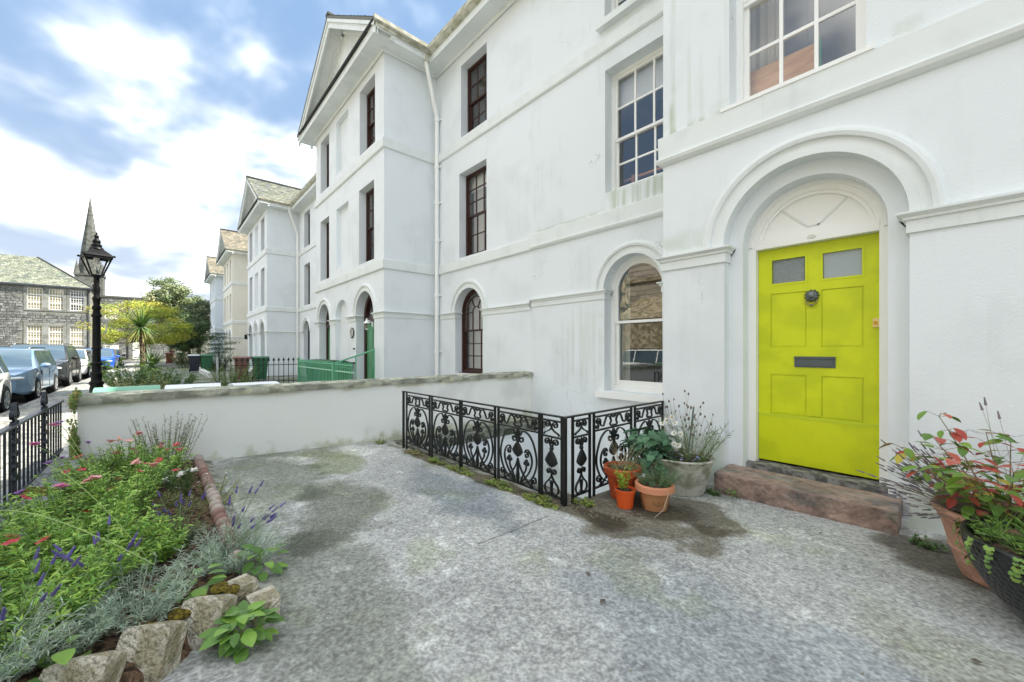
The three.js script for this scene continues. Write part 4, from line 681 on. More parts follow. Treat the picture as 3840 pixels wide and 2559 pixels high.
// leafy mound: stems from the base, leaves all along them
function bush(t, o) {
  const r = rng(o.seed), f = new MB(), s = new MB(), tips = [];
  for (let i = 0; i < o.stems; i++) {
    const a = r() * 6.283, rad = Math.sqrt(r()) * o.base, p0 = V(Math.cos(a) * rad * (o.sx || 1), 0, Math.sin(a) * rad * (o.sz || 1)), lean = o.lean * (0.4 + r()), d = V(Math.cos(a) * lean * (o.sx || 1), 1, Math.sin(a) * lean * (o.sz || 1)).normalize(), L = o.h * (0.65 + 0.45 * r()), pts = stemPts(p0, d, L, o.droop * (0.6 + 0.8 * r()), 6);
    addStem(s, pts, o.sr || 0.003, (o.sr || 0.003) * 0.5, jit(o.stemCol || [0.12, 0.17, 0.05], r)); tips.push(pts[pts.length - 1]);
    for (let k = 0; k < o.leaves; k++) {
      const tt = (o.from || 0.15) + (1 - (o.from || 0.15)) * r(), q = Math.min(5, Math.floor(tt * 6)), p = pts[q].clone().lerp(pts[q + 1], tt * 6 - q), ax = pts[q + 1].clone().sub(pts[q]).normalize(), sd = dirOf(r, 0.1), ld = sd.addScaledVector(ax, o.along ?? 0.5).normalize(), n = V((r() - 0.5) * 0.8, 1, (r() - 0.5) * 0.8).normalize();
      n.addScaledVector(ld, -n.dot(ld)).normalize(); const sz = o.L * (0.6 + 0.7 * r()); leaf(f, p, ld, n, sz, sz * o.wr, jit(o.cols[Math.floor(r() * o.cols.length)], r, 0.35), o.bend ?? 0.2);
    }
  }
  part('stem', s.geo(), M.stem, t); part('foliage', f.geo(), o.mat || M.leaf, t); return tips;
}
// ---------------------------------------------------------------- pots beside the railing and the door
function lathe(prof, n = 40, crease = 0.5) { return creased(new THREE.LatheGeometry(prof.map(p => new THREE.Vector2(p[0], p[1])), n), crease, 1); }
M.terra = mat(0xc9805a, 0.85, { map: withRep(mottle([0.8, 0.76, 0.72], [1, 1, 1], 16, 3), 2.5), bumpMap: withRep(bumpFine, 5), bumpScale: 0.002 });
M.terraOld = mat(0xb98a63, 0.9, { map: withRep(tex(256, (u, v) => { const a = fbm(u * 6, v * 6, 5, 6), g = sstep(0.45, 0.65, fbm(u * 5 + 3, v * 5, 5, 5)); return [lerp(1, 0.62, g) * (0.8 + 0.3 * a), lerp(0.95, 0.62, g) * (0.8 + 0.3 * a), lerp(0.9, 0.45, g) * (0.8 + 0.3 * a)]; }), 2.5) });
M.orange = phys(0xd9581f, 0.5, { bumpMap: withRep(bumpFine, 4), bumpScale: 0.0006 });
M.zinc = phys(0xbfbdb0, 0.6, { metalness: 0.15, map: withRep(mottle([0.72, 0.73, 0.68], [1, 1, 1], 8, 14), 2) });
M.pink = mat(0xd6a288, 0.85, { map: withRep(tex(512, (u, v) => { const a = fbm(u * 8, v * 8, 6, 8), c = sstep(0.62, 0.68, fbm(u * 20, v * 20, 4, 20)); const k = 0.86 + 0.24 * (a - 0.5); return [k + 0.05 * c, k + 0.07 * c, k + 0.1 * c]; }), 1.6), bumpMap: withRep(bumpCoarse, 4), bumpScale: 0.006 });
function pot(name, label, x, z, prof, m, soilR, soilY, opt = {}) {
  const y = opt.y ?? gy(x, z), t = thing(name, label, 'plant pot', [x, y + 0.002, z], opt.turn || 0, 'potted plants');
  const g = lathe(prof, opt.n || 44); if (opt.sx) g.scale(opt.sx, 1, opt.sz || 1); part('pot', g, m, t);
  const b = new MB(), N = 24, r = rng(7); for (let i = 0; i < N; i++) { const a = i / N * 6.283, c = (i + 1) / N * 6.283; b.tri([0, soilY + 0.015, 0], [Math.cos(c) * soilR * (opt.sx || 1), soilY, Math.sin(c) * soilR * (opt.sz || 1)], [Math.cos(a) * soilR * (opt.sx || 1), soilY, Math.sin(a) * soilR * (opt.sz || 1)]); }
  part('potting_soil', b.geo(), M.soil, t); return t;
}
const potProf = (h, rt, rb, rim, rimH) => [[0, 0.004], [rb * 0.9, 0], [rb, 0.006], [rt - 0.012, h - rimH], [rt - 0.004, h - rimH], [rt + rim - 0.002, h - rimH + 0.006], [rt + rim, h - 0.006], [rt + rim - 0.006, h], [rt - 0.012, h], [rt - 0.018, h - 0.03], [rb * 0.8, 0.03], [0, 0.03]];
const GREEN = [[0.075, 0.17, 0.03], [0.11, 0.23, 0.04], [0.06, 0.13, 0.03]], BLUEGREEN = [[0.10, 0.24, 0.125], [0.13, 0.29, 0.145], [0.075, 0.18, 0.09]], LIME = [[0.2, 0.32, 0.04], [0.15, 0.27, 0.03]], SILVER = [[0.5, 0.6, 0.46], [0.43, 0.53, 0.4], [0.58, 0.66, 0.54]], DRY = [[0.3, 0.26, 0.13], [0.24, 0.2, 0.1]];
{ // galvanised tub with columbine, cosmos and violas
  const t = pot('galvanised_tub', 'large grey galvanised tub with white flowers, at the bay wall', -1.74, -3.62, [[0, 0.004], [0.2, 0], [0.215, 0.01], [0.222, 0.02], [0.262, 0.2], [0.285, 0.30], [0.29, 0.315], [0.302, 0.318], [0.306, 0.328], [0.302, 0.338], [0.29, 0.338], [0.28, 0.31], [0.2, 0.03], [0, 0.03]], M.zinc, 0.275, 0.295, { sx: 1.12, sz: 0.95 });
  const r = rng(31), f = new MB(), s = new MB();           // lobed blue-green leaves, each a leaf of its own
  const lg = []; for (let q = 0; q < 3; q++) { const b = new MB(), c = jit(BLUEGREEN[q], r, 0.1); for (const [a, L] of [[-1.1, 0.75], [0, 1], [1.1, 0.75]]) for (const k of [-0.35, 0.35]) ovate(b, V(0, 0, 0), V(Math.sin(a + k), 0.0, Math.cos(a + k)).normalize(), V(0, 1, 0), 0.046 * L, 0.034, c, 0.12); lg.push(b.geo()); }
  for (let i = 0; i < 280; i++) { const a = r() * 6.283, h = Math.pow(r(), 0.7), rad = Math.sqrt(r()) * (0.25 - 0.05 * h), p = V(-0.16 + Math.cos(a) * rad, 0.22 + h * 0.34, 0.22 + Math.sin(a) * rad * 0.9), o = part('leaf', lg[i % 3], M.leaf, t); o.position.copy(p); o.rotation.set(0.5 + (r() - 0.5) * 0.9, Math.atan2(p.x + 0.16, p.z - 0.22) + (r() - 0.5), (r() - 0.5) * 0.7, 'YXZ'); o.scale.setScalar(0.75 + 0.6 * r()); if (i % 4 === 0) addStem(s, [V(-0.16, 0.2, 0.2), p.clone().lerp(V(-0.16, 0.2, 0.2), 0.5).add(V(0, 0.03, 0)), p], 0.003, 0.002, [0.12, 0.2, 0.08]); }
  const t2 = bush(t, { seed: 32, stems: 34, base: 0.14, h: 0.42, lean: 0.5, droop: 0.1, leaves: 26, L: 0.045, wr: 0.07, cols: [[0.12, 0.2, 0.05], [0.16, 0.24, 0.07]], from: 0.1, along: 1.2, bend: 0.1, sr: 0.0018 });
  for (const c of t.children.slice(-2)) c.position.set(0.14, 0.29, 0.0);
  const white = flowerGeo(8, 0.034, 0.022, [0.8, 0.8, 0.76], [0.5, 0.4, 0.05], 0.15);
  for (const [x, y, z] of [[-0.02, 0.66, 0.14], [0.04, 0.64, 0.10], [0.01, 0.69, 0.1], [-0.05, 0.63, 0.16], [0.06, 0.56, 0.16], [0.1, 0.55, 0.12], [0.08, 0.47, 0.2], [0.11, 0.46, 0.18]]) { const o = part('white_flower', white, M.petal, t); o.position.set(x, y, z); o.rotation.set(0.9 + (r() - 0.5), 0.6 + (r() - 0.5), 0); addStem(s, [V(0.08, 0.3, 0.0), V(x, y, z)], 0.002, 0.0015, [0.1, 0.18, 0.05]); }
  const vi = flowerGeo(5, 0.014, 0.012, [0.18, 0.17, 0.5], [0.6, 0.5, 0.1], 0.4), vw = flowerGeo(5, 0.014, 0.012, [0.7, 0.72, 0.8], [0.6, 0.5, 0.1], 0.4);
  for (let i = 0; i < 26; i++) { const o = part('viola_flower', i % 3 ? vi : vw, M.petal, t); put(o, V(0.02 + r() * 0.26, 0.33 + r() * 0.06, 0.08 + r() * 0.14), r); }
  bush(t, { seed: 35, stems: 30, base: 0.13, h: 0.07, lean: 0.8, droop: 0.2, leaves: 9, L: 0.03, wr: 0.5, cols: GREEN, sr: 0.0015 }); for (const c of t.children.slice(-2)) c.position.set(0.14, 0.29, 0.12);
  // thin seed stalks and a slate label
  for (let i = 0; i < 16; i++) { const a = r() * 6.283, p = stemPts(V(0.1 + (r() - 0.5) * 0.2, 0.3, (r() - 0.5) * 0.2), V(Math.cos(a) * 0.25 + 0.1, 1, Math.sin(a) * 0.3).normalize(), 0.35 + r() * 0.3, 0.1); addStem(s, p, 0.0016, 0.001, [0.16, 0.19, 0.08]); for (let k = 0; k < 3; k++) { const g = new THREE.SphereGeometry(0.006 + 0.004 * r(), 5, 4), e = p[p.length - 1 - k]; g.scale(1, 1.6, 1); g.translate(e.x + (r() - 0.5) * 0.02, e.y, e.z); s.color(0.16, 0.12, 0.1); s.add(g); } }
  part('flower_stalk', s.geo(), M.stem, t);
  part('plant_label', new MB().bar([0.10, 0.29, -0.02], [0.14, 0.78, -0.06], 0.03, 0.004).geo(), mat(0x6f8076, 0.7), t);
}
{ const t = pot('clay_pot', 'terracotta pot with pale rim and feathery green plant, in front of the tub', -1.615, -2.99, potProf(0.205, 0.135, 0.095, 0.014, 0.05), M.terraOld, 0.12, 0.175);
  const rim = lathe([[0.138, 0.152], [0.153, 0.156], [0.1535, 0.2], [0.147, 0.208], [0.13, 0.208], [0.124, 0.19]], 44); part('rim', rim, mat(0xd28f6c, 0.85), t);
  bush(t, { seed: 41, stems: 60, base: 0.09, h: 0.21, lean: 0.75, droop: 0.3, leaves: 40, L: 0.022, wr: 0.22, cols: [[0.10, 0.20, 0.08], [0.13, 0.24, 0.09], [0.08, 0.16, 0.07]], sr: 0.0016, along: 0.3 }); for (const c of t.children.slice(-2)) c.position.y = 0.17;
  const b = new MB(); addStem(b, [V(0.12, 0.2, 0.05), V(0.155, 0.17, 0.08), V(0.14, 0.06, 0.12), V(0.10, 0.01, 0.17), V(0.10, 0.002, 0.2)], 0.003, 0.002, [0.45, 0.4, 0.3]); part('dry_stem', b.geo(), M.stem, t); }
{ const t = pot('clay_pot', 'orange terracotta pot with straggly dry plant, beside the railing', -1.93, -3.02, potProf(0.275, 0.15, 0.10, 0.014, 0.06), mat(0xc4562b, 0.75, { map: withRep(mottle([0.82, 0.8, 0.78], [1, 1, 1], 16, 3), 2.5) }), 0.13, 0.245);
  bush(t, { seed: 43, stems: 34, base: 0.1, h: 0.1, lean: 1.0, droop: 0.5, leaves: 12, L: 0.026, wr: 0.25, cols: [[0.2, 0.24, 0.05], [0.3, 0.26, 0.1], [0.14, 0.2, 0.05]], sr: 0.0018, stemCol: [0.32, 0.26, 0.12] }); for (const c of t.children.slice(-2)) c.position.y = 0.24;
  const r = rng(44), b = new MB(); for (let i = 0; i < 22; i++) { const a = r() * 6.283; addStem(b, stemPts(V((r() - 0.5) * 0.1, 0.24, (r() - 0.5) * 0.1), V(Math.cos(a) * 0.5, 1, Math.sin(a) * 0.5).normalize(), 0.15 + r() * 0.2, 0.3), 0.0018, 0.001, [0.42, 0.35, 0.2]); } part('dry_stem', b.geo(), M.stem, t); }
{ const t = pot('small_pot', 'smallest pot, bright orange plastic with a lime seedling', -1.785, -2.83, [[0, 0.003], [0.058, 0], [0.062, 0.004], [0.076, 0.125], [0.082, 0.127], [0.084, 0.15], [0.08, 0.152], [0.074, 0.14], [0.05, 0.02], [0, 0.02]], M.orange, 0.072, 0.132);
  bush(t, { seed: 47, stems: 9, base: 0.035, h: 0.2, lean: 0.22, droop: 0.08, leaves: 26, L: 0.03, wr: 0.42, cols: [[0.4, 0.55, 0.05], [0.32, 0.48, 0.04]], sr: 0.002, stemCol: [0.22, 0.3, 0.05] }); for (const c of t.children.slice(-2)) c.position.y = 0.13; }
// ---- right of the door: pink terracotta pot with nandina, black bowl in front
const nandinaLeaf = [[0.16, 0.3, 0.03], [0.22, 0.36, 0.04], [0.11, 0.22, 0.03], [0.42, 0.06, 0.035], [0.5, 0.10, 0.05], [0.5, 0.42, 0.04], [0.13, 0.26, 0.03], [0.3, 0.34, 0.04]].map(c => { const b = new MB(); ovate(b, V(0, 0, 0), V(0, 0, 1), V(0, 1, 0), 0.082, 0.042, c, 0.18); return b.geo(); });
{ const t = pot('pink_pot', 'large pink terracotta pot with red and green shrub, right of the door', 0.2, -3.42, [[0, 0.004], [0.16, 0], [0.175, 0.008], [0.185, 0.03], [0.215, 0.14], [0.218, 0.15], [0.226, 0.156], [0.222, 0.165], [0.255, 0.3], [0.262, 0.305], [0.268, 0.318], [0.266, 0.33], [0.272, 0.338], [0.285, 0.345], [0.292, 0.362], [0.285, 0.378], [0.27, 0.38], [0.25, 0.36], [0.18, 0.05], [0, 0.05]], M.pink, 0.25, 0.335, { n: 56 });
  const r = rng(51), s = new MB();
  for (let i = 0; i < 22; i++) {
    const a = i * 2.4, d = V(Math.cos(a) * (0.35 + 0.5 * r()), 1, Math.sin(a) * (0.35 + 0.5 * r()) + 0.1).normalize(), pts = stemPts(V(Math.cos(a) * 0.07, 0.33, Math.sin(a) * 0.07), d, 0.3 + r() * 0.34, 0.45, 6); addStem(s, pts, 0.0045, 0.002, [0.2, 0.15, 0.08]);
    for (let k = 2; k <= 6; k++) for (let q = 0; q < 4; q++) { const o = part('leaf', nandinaLeaf[r() < 0.33 ? (r() < 0.75 ? 3 : 4) : r() < 0.1 ? 5 : Math.floor(r() * 3)], M.leaf, t); const off = dirOf(r, 0.1).multiplyScalar(0.03 + 0.06 * r()); o.position.copy(pts[k]).add(off); o.rotation.set((r() - 0.3) * 0.9, Math.atan2(off.x, off.z) + (r() - 0.5), (r() - 0.5) * 0.8, 'YXZ'); o.scale.setScalar(0.75 + 0.5 * r()); addStem(s, [pts[k], o.position.clone()], 0.0016, 0.001, [0.25, 0.12, 0.06]); }
  }
  part('stem', s.geo(), M.stem, t);
  // spent lavender leaning out of the pot towards the step
  const b = new MB(), f = new MB();
  for (let i = 0; i < 150; i++) { const a = 2.2 + r() * 1.7, p = stemPts(V(-0.12 + (r() - 0.5) * 0.12, 0.33, (r() - 0.5) * 0.16), V(-0.35 - r() * 0.9, 0.15 + r() * 1.1, (r() - 0.4) * 1.7).normalize(), 0.2 + r() * 0.26, 0.25, 4); addStem(b, p, 0.0013, 0.0009, jit([0.3, 0.28, 0.22], r)); const e = p[4], d = p[4].clone().sub(p[3]).normalize(); f.color(...jit([0.17, 0.15, 0.16], r, 0.4)); f.rod(e.toArray(), e.clone().addScaledVector(d, 0.03 + 0.02 * r()).toArray(), 0.0055, 0.0025, 5); }
  for (let i = 0; i < 9; i++) { const p = stemPts(V(0.02 + (r() - 0.5) * 0.2, 0.34, -0.05), V((r() - 0.45) * 0.7, 1, (r() - 0.5) * 0.2).normalize(), 0.5 + r() * 0.25, 0.1, 4); addStem(b, p, 0.0013, 0.0009, [0.3, 0.3, 0.22]); const d = p[4].clone().sub(p[3]).normalize(); f.color(0.2, 0.17, 0.19); f.rod(p[4].toArray(), p[4].clone().addScaledVector(d, 0.045).toArray(), 0.007, 0.003, 6); }
  part('dry_stem', b.geo(), M.stem, t); part('seed_head', f.geo(), M.stem, t);
}
{ // black hammered bowl: dimples are dents in its wall
  const prof = []; for (let i = 0; i <= 64; i++) { const u = i / 64, a = u * 1.25; prof.push(new THREE.Vector2(0.13 + 0.21 * Math.sin(a * 1.2), 0.37 * Math.pow(u, 1.15))); } prof[0].x = 0.12;
  const g = new THREE.LatheGeometry([new THREE.Vector2(0, 0.0), ...prof, new THREE.Vector2(0.338, 0.382), new THREE.Vector2(0.32, 0.382), new THREE.Vector2(0.31, 0.34), new THREE.Vector2(0.12, 0.05), new THREE.Vector2(0, 0.05)], 220), p = g.attributes.position;
  for (let i = 0; i < p.count; i++) { const x = p.getX(i), y = p.getY(i), z = p.getZ(i), R = Math.hypot(x, z), a = Math.atan2(z, x); if (y > 0.12 && y < 0.355 && R > 0.2) { const row = Math.floor((y - 0.12) / 0.026), ly = ((y - 0.12) / 0.026 - row - 0.5), n = 60, la = ((a / 6.2832 * n + (row % 2) * 0.5) % 1 + 1) % 1 - 0.5, dd = Math.max(0, 1 - (ly * ly + la * la) * 7), k = 1 - 0.012 * dd * dd / R * 0.6; p.setX(i, x * k); p.setZ(i, z * k); } }
  const t = thing('black_bowl', 'black hammered round planter with trailing ivy, bottom right', 'plant pot', [0.36, gy(0.3, -2.75) + 0.002, -2.92], 0, 'potted plants');
  g.computeVertexNormals(); part('pot', g, phys(0x0b0c0d, 0.32, { clearcoat: 0.3, clearcoatRoughness: 0.3 }), t);
  const b = new MB(), N = 24; for (let i = 0; i < N; i++) { const a = i / N * 6.283, c = (i + 1) / N * 6.283; b.tri([0, 0.35, 0], [Math.cos(c) * 0.318, 0.33, Math.sin(c) * 0.318], [Math.cos(a) * 0.318, 0.33, Math.sin(a) * 0.318]); } part('potting_soil', b.geo(), M.soil, t);
  bush(t, { seed: 61, stems: 110, base: 0.29, h: 0.07, lean: 0.6, droop: 0.3, leaves: 9, L: 0.028, wr: 0.75, cols: [[0.16, 0.3, 0.04], [0.2, 0.36, 0.05], [0.11, 0.22, 0.04]], sr: 0.0016 }); for (const c of t.children.slice(-2)) c.position.y = 0.33;
  bush(t, { seed: 62, stems: 30, base: 0.24, h: 0.14, lean: 0.5, droop: 0.5, leaves: 8, L: 0.09, wr: 0.07, cols: [[0.14, 0.27, 0.04], [0.2, 0.33, 0.06]], sr: 0.0012, along: 1 }); for (const c of t.children.slice(-2)) c.position.y = 0.33;
  const r = rng(63), s = new MB(), iv = []; for (let q = 0; q < 2; q++) { const l = new MB(); for (const a of [-1.2, -0.5, 0.5, 1.2, 0]) leaf(l, V(0, 0, 0), V(Math.sin(a), 0, Math.cos(a)), V(0, 1, 0), 0.02, 0.02, q ? [0.26, 0.42, 0.07] : [0.18, 0.33, 0.06], 0.1); iv.push(l.geo()); }
  for (let i = 0; i < 18; i++) { const a = 1.2 + r() * 3.6, pts = []; let y = 0.385, n = 4 + Math.floor(r() * 7); for (let k = 0; k <= n; k++) { const R = 0.13 + 0.21 * Math.sin(Math.pow(Math.max(0, y) / 0.37, 0.87) * 1.5) + 0.014; pts.push(V(Math.cos(a + 0.04 * k * (r() - 0.3)) * Math.min(R, 0.352), y, Math.sin(a + 0.04 * k) * Math.min(R, 0.352))); y -= 0.024; } addStem(s, pts, 0.0013, 0.001, [0.2, 0.16, 0.06]); for (const p of pts) { const o = part('ivy_leaf', iv[r() > 0.5 ? 1 : 0], M.leaf, t); o.position.copy(p).add(V(Math.cos(a) * 0.006, 0, Math.sin(a) * 0.006)); o.rotation.set(1.0 + (r() - 0.5) * 0.6, Math.PI / 2 - a + (r() - 0.5), 0, 'YXZ'); o.scale.setScalar(0.6 + 0.6 * r()); } }
  part('ivy_stem', s.geo(), M.stem, t);
  // nandina sprays hanging over from behind
  const s2 = new MB(); for (let i = 0; i < 3; i++) { const pts = stemPts(V(0.1 + r() * 0.2, 0.34, -0.12), V((r() - 0.3) * 0.8, 1, (r() - 0.3) * 0.6).normalize(), 0.2 + r() * 0.1, 0.6, 5); addStem(s2, pts, 0.003, 0.0015, [0.2, 0.14, 0.06]); for (let k = 2; k <= 5; k++) for (let q = 0; q < 3; q++) { const o = part('leaf', nandinaLeaf[r() < 0.25 ? 5 : r() < 0.2 ? 4 : Math.floor(r() * 3)], M.leaf, t), off = dirOf(r, 0.1).multiplyScalar(0.04); o.position.copy(pts[k]).add(off); o.rotation.set((r() - 0.3) * 0.9, Math.atan2(off.x, off.z), 0, 'YXZ'); o.scale.setScalar(0.7 + 0.5 * r()); } } part('stem', s2.geo(), M.stem, t);
}
// ---------------------------------------------------------------- street edge: low wall of slabs with iron railing
M.slab = mat(0x9aa0a4, 0.85, { map: withRep(tex(512, (u, v) => { const a = fbm(u * 5, v * 14, 6, 5), c = sstep(0.6, 0.7, fbm(u * 10, v * 30, 5, 10)); const k = 0.84 + 0.42 * (a - 0.5); return [k * lerp(1, 0.72, c), k * lerp(1, 0.72, c), k * lerp(1, 0.7, c)]; }), 0.9), bumpMap: withRep(bumpCoarse, 2), bumpScale: 0.012 });
M.moss = mat(0xa8982c, 1, { bumpMap: withRep(bumpFine, 6), bumpScale: 0.02, map: withRep(mottle([0.6, 0.55, 0.4], [1, 1, 1], 32, 2), 4) });
function lump(b, x, y, z, rx, ry, rz, r) { const g = new THREE.IcosahedronGeometry(1, 2), p = g.attributes.position; for (let i = 0; i < p.count; i++) { const q = fbm(p.getX(i) * 1.7 + x * 9 + 20, p.getZ(i) * 1.7 + p.getY(i) + z * 7 + 20, 3), k = 0.75 + 0.5 * q; p.setXYZ(i, p.getX(i) * rx * k, p.getY(i) * ry * k, p.getZ(i) * rz * k); } g.translate(x, y, z); b.add(g); }
{
  const w = thing('street_wall', 'low wall of grey stone slabs along the pavement beside the flower bed', 'wall'), r = rng(71);
  part('wall_core', new MB().box(-5.62, -0.28, 0.6, 1.5, 0.2, 0.83).geo(), mat(0x85857c, 0.9), w);
  let x = -5.62; for (const L of [0.62, 0.78, 0.95, 1.15, 0.9, 1.0, 0.9]) {
    const s = new THREE.Shape(), n = 9, z0 = 0.545, z1 = 0.86, P = []; for (let i = 0; i <= n; i++) P.push([x + 0.006 + (L - 0.012) * i / n, -(z0 + 0.03 * (fbm(x * 3 + i * 0.8, 2, 2) - 0.5))]); for (let i = n; i >= 0; i--) P.push([x + 0.006 + (L - 0.012) * i / n, -(z1 + 0.02 * (fbm(x * 3 + i * 0.9, 8, 2) - 0.5))]);
    const g = new THREE.ExtrudeGeometry(new THREE.Shape(P.map(p => new THREE.Vector2(...p))), { depth: 0.06, bevelEnabled: true, bevelThickness: 0.008, bevelSize: 0.008, bevelSegments: 2 }); g.rotateX(-Math.PI / 2); const o = part('coping_slab', flat(g), M.slab, w); o.position.y = 0.207 + 0.01 * (r() - 0.5); o.rotation.z = (r() - 0.5) * 0.004; x += L;
  }
  const m = new MB(); for (const [mx, mz, a] of [[-4.42, 0.66, 0.07], [-4.35, 0.6, 0.05], [-4.5, 0.72, 0.05], [-5.15, 0.62, 0.05], [-5.5, 0.6, 0.06], [-3.3, 0.63, 0.04]]) lump(m, mx, 0.275, mz, a * 1.4, 0.022, a, r); part('moss', m.geo(1), M.moss, w);
}
{
  const r = thing('street_railing', 'black iron railing on the slab wall along the pavement', 'railing'), z = 0.72, m = phys(0x1a2129, 0.45, { metalness: 0.2 });
  part('top_rail', new MB().box(-5.78, 0.802, z - 0.018, 1.0, 0.818, z + 0.018).geo(), phys(0x2c343c, 0.35, { metalness: 0.3 }), r); part('bottom_rail', new MB().box(-5.78, 0.332, z - 0.016, 1.0, 0.346, z + 0.016).geo(), m, r);
  const bg = flat(new THREE.BoxGeometry(0.011, 0.456, 0.011)); let i = 0; for (let x = -5.75; x < 0.9; x += 0.115) { if ([-5.03, -4.13, -3.2, -2.3, -1.4].some(q => Math.abs(q - x) < 0.08)) continue; const o = part('baluster', bg, m, r); o.position.set(x, 0.574, z); }
  for (const x of [-5.62, -4.25, -3.3, -2.2]) part('leg', new MB().box(x - 0.009, 0.2, z - 0.009, x + 0.009, 0.333, z + 0.009).geo(), m, r);
  const sb = new MB(), both = (pts) => { ribbon(sb, pts, 0.012, 0.022); ribbon(sb, pts.map(p => [-p[0], p[1]]), 0.012, 0.022); };
  sb.box(-0.022, 0.0, -0.008, 0.022, 0.62, 0.008); both([...volute(0.04, 0.54, 0.03, 1.6, 1.2, -1).reverse(), ...smooth([[0.045, 0.57], [0.03, 0.6], [0.012, 0.62]], 6)]); both(volute(0.035, 0.48, 0.022, 0, 1.2, 1)); for (const y of [0.12, 0.2, 0.28, 0.36, 0.43]) both(volute(0.028, y, 0.02, 0, 1.2, 1));
  for (let k = 0; k < 14; k++) { const g = new THREE.SphereGeometry(0.012, 6, 5); g.translate((k % 2 ? 0.016 : -0.016), 0.1 + k * 0.026, 0.01); sb.add(g); }
  const sg = sb.geo(0.6); for (const x of [-5.03, -4.13, -3.2, -2.3, -1.4]) { const o = part('ornamental_standard', sg, m, r); o.position.set(x, 0.335, z); }
}
// ---------------------------------------------------------------- flower bed
const bedY = (x, z) => gy(x, z) + lerp(0.03, 0.12, sstep(-0.3, 0.5, z)) + 0.05 * (fbm(x * 4 + 30, z * 4 + 30, 4) - 0.5);
struct('flower_bed_soil', sheet(-5.64, -1.55, -0.30, 0.56, (x, z) => bedY(x, z) - 0.25 * sstep(0, 0.25, x - (-2.2 + (z + 0.3) * 0.75)), 60, 14), mat(0x7a6350, 1, { map: withRep(mottle([0.42, 0.38, 0.34], [1, 0.97, 0.92], 32, 4), 1.3), bumpMap: withRep(bumpCoarse, 4), bumpScale: 0.04 }));
{ // terracotta rope edging, tile by tile, and its mortar lip
  const e = thing('rope_edging', 'terracotta rope edging tiles between the flower bed and patio', 'garden edging'), r = rng(81), ms = [mat(0x9a8177, 0.88), mat(0xb3a398, 0.9), mat(0x8c6d62, 0.88), mat(0xab9d94, 0.92)];
  const g = new MB(); for (let k = 0; k < 2; k++) { const s = new THREE.SphereGeometry(0.04, 14, 10); s.scale(0.85, 1.15, 1.15); s.rotateY(0.45); s.translate((k - 0.5) * 0.118, 0.045, 0); g.add(s); } g.box(-0.115, -0.1, -0.012, 0.115, 0.005, 0.012); const tg = g.geo(0.8);
  for (let i = 0; i < 13; i++) { const x = -5.5 + i * 0.235; const o = part('rope_tile', tg, ms[Math.floor(r() * 4)], e); o.position.set(x, gy(x, -0.31) + 0.01 + 0.012 * (r() - 0.5), -0.31 + 0.012 * (r() - 0.5)); o.rotation.y = (r() - 0.5) * 0.06; }
  part('mortar_lip', sheet(-5.62, -2.2, -0.43, -0.32, (x, z) => gy(x, z) + 0.022 - 0.02 * sstep(0.03, 0.1, -0.33 - z + 0.03 * fbm(x * 5 + 40, 3, 3)), 60, 3), mat(0x97988f, 0.92, { map: withRep(mottle([0.7, 0.7, 0.66], [1, 1, 1], 16, 9), 1.4) }), e);
}
{ // rough stones at the near end of the bed
  const sm = mat(0xeee4cc, 0.9, { map: withRep(tex(512, (u, v) => { const a = fbm(u * 6, v * 6, 6, 6), d = sstep(0.66, 0.74, vn(u * 70, v * 70, 70)), g2 = sstep(0.5, 0.7, fbm(u * 4 + 2, v * 4, 5, 4)); let k = 0.86 + 0.3 * (a - 0.5) - 0.10 * d; return [k * lerp(1, 0.78, g2), k * lerp(1, 0.77, g2), k * lerp(1, 0.7, g2)]; }), 2.2), bumpMap: withRep(bumpCoarse, 5), bumpScale: 0.02 });
  const stone = (label, x, z, L, d, h, turn, tilt, seed) => {
    const g = new THREE.BoxGeometry(L, h, d, 8, 8, 6), p = g.attributes.position; for (let i = 0; i < p.count; i++) { const X = p.getX(i), Y = p.getY(i), Z = p.getZ(i), k = fbm(X * 9 + seed * 3 + 20, Y * 9 + Z * 8 + 20, 4) - 0.5, rx = 1 - 0.06 * Math.pow(Math.abs(2 * Y / h), 8) - 0.05 * Math.pow(Math.abs(2 * Z / d), 8); p.setXYZ(i, X * rx + k * 0.03, Y * (1 - 0.1 * Math.pow(Math.abs(2 * X / L), 6)) + k * 0.03, Z + k * 0.035); }
    const o = solo('edging_stone', creased(g, 0.5), sm, label, 'stone', 'stones edging the flower bed'); o.position.set(x, gy(x, z) + h * 0.32, z); o.rotation.set(tilt, turn, 0, 'YXZ'); return o;
  };
  stone('rough pale edging stone at the corner of the bed, by the rope tiles', -2.2, -0.27, 0.12, 0.1, 0.15, 0.4, -0.1, 1);
  stone('brown rounded edging stone behind the broad leaved weed', -2.07, -0.34, 0.14, 0.11, 0.11, 0.1, 0.0, 2);
  stone('mossy pale edging stone, second from the weed', -2.06, -0.14, 0.17, 0.11, 0.18, 0.95, -0.45, 3);
  stone('long pale edging stone in the middle of the row', -1.97, 0.03, 0.17, 0.11, 0.19, 1.0, -0.5, 4);
  stone('long pale edging stone nearest the bottom edge', -1.88, 0.2, 0.18, 0.11, 0.19, 1.05, -0.5, 5);
  stone('squat edging stone at the bottom left under lavender', -1.8, 0.38, 0.17, 0.11, 0.18, 1.05, -0.45, 6);
  const r = rng(83), b = new MB(); for (const [x, z, s] of [[-2.12, -0.13, 0.05], [-2.08, -0.06, 0.05], [-2.2, -0.2, 0.045], [-2.04, 0.04, 0.04], [-2.15, -0.24, 0.04]]) lump(b, x, gy(x, z) + 0.115, z, s * 0.9, 0.018, s * 0.8, r); solo('moss', b.geo(1), M.moss, 'yellow green moss cushions on the edging stones', 'moss', null, 'stuff');
}
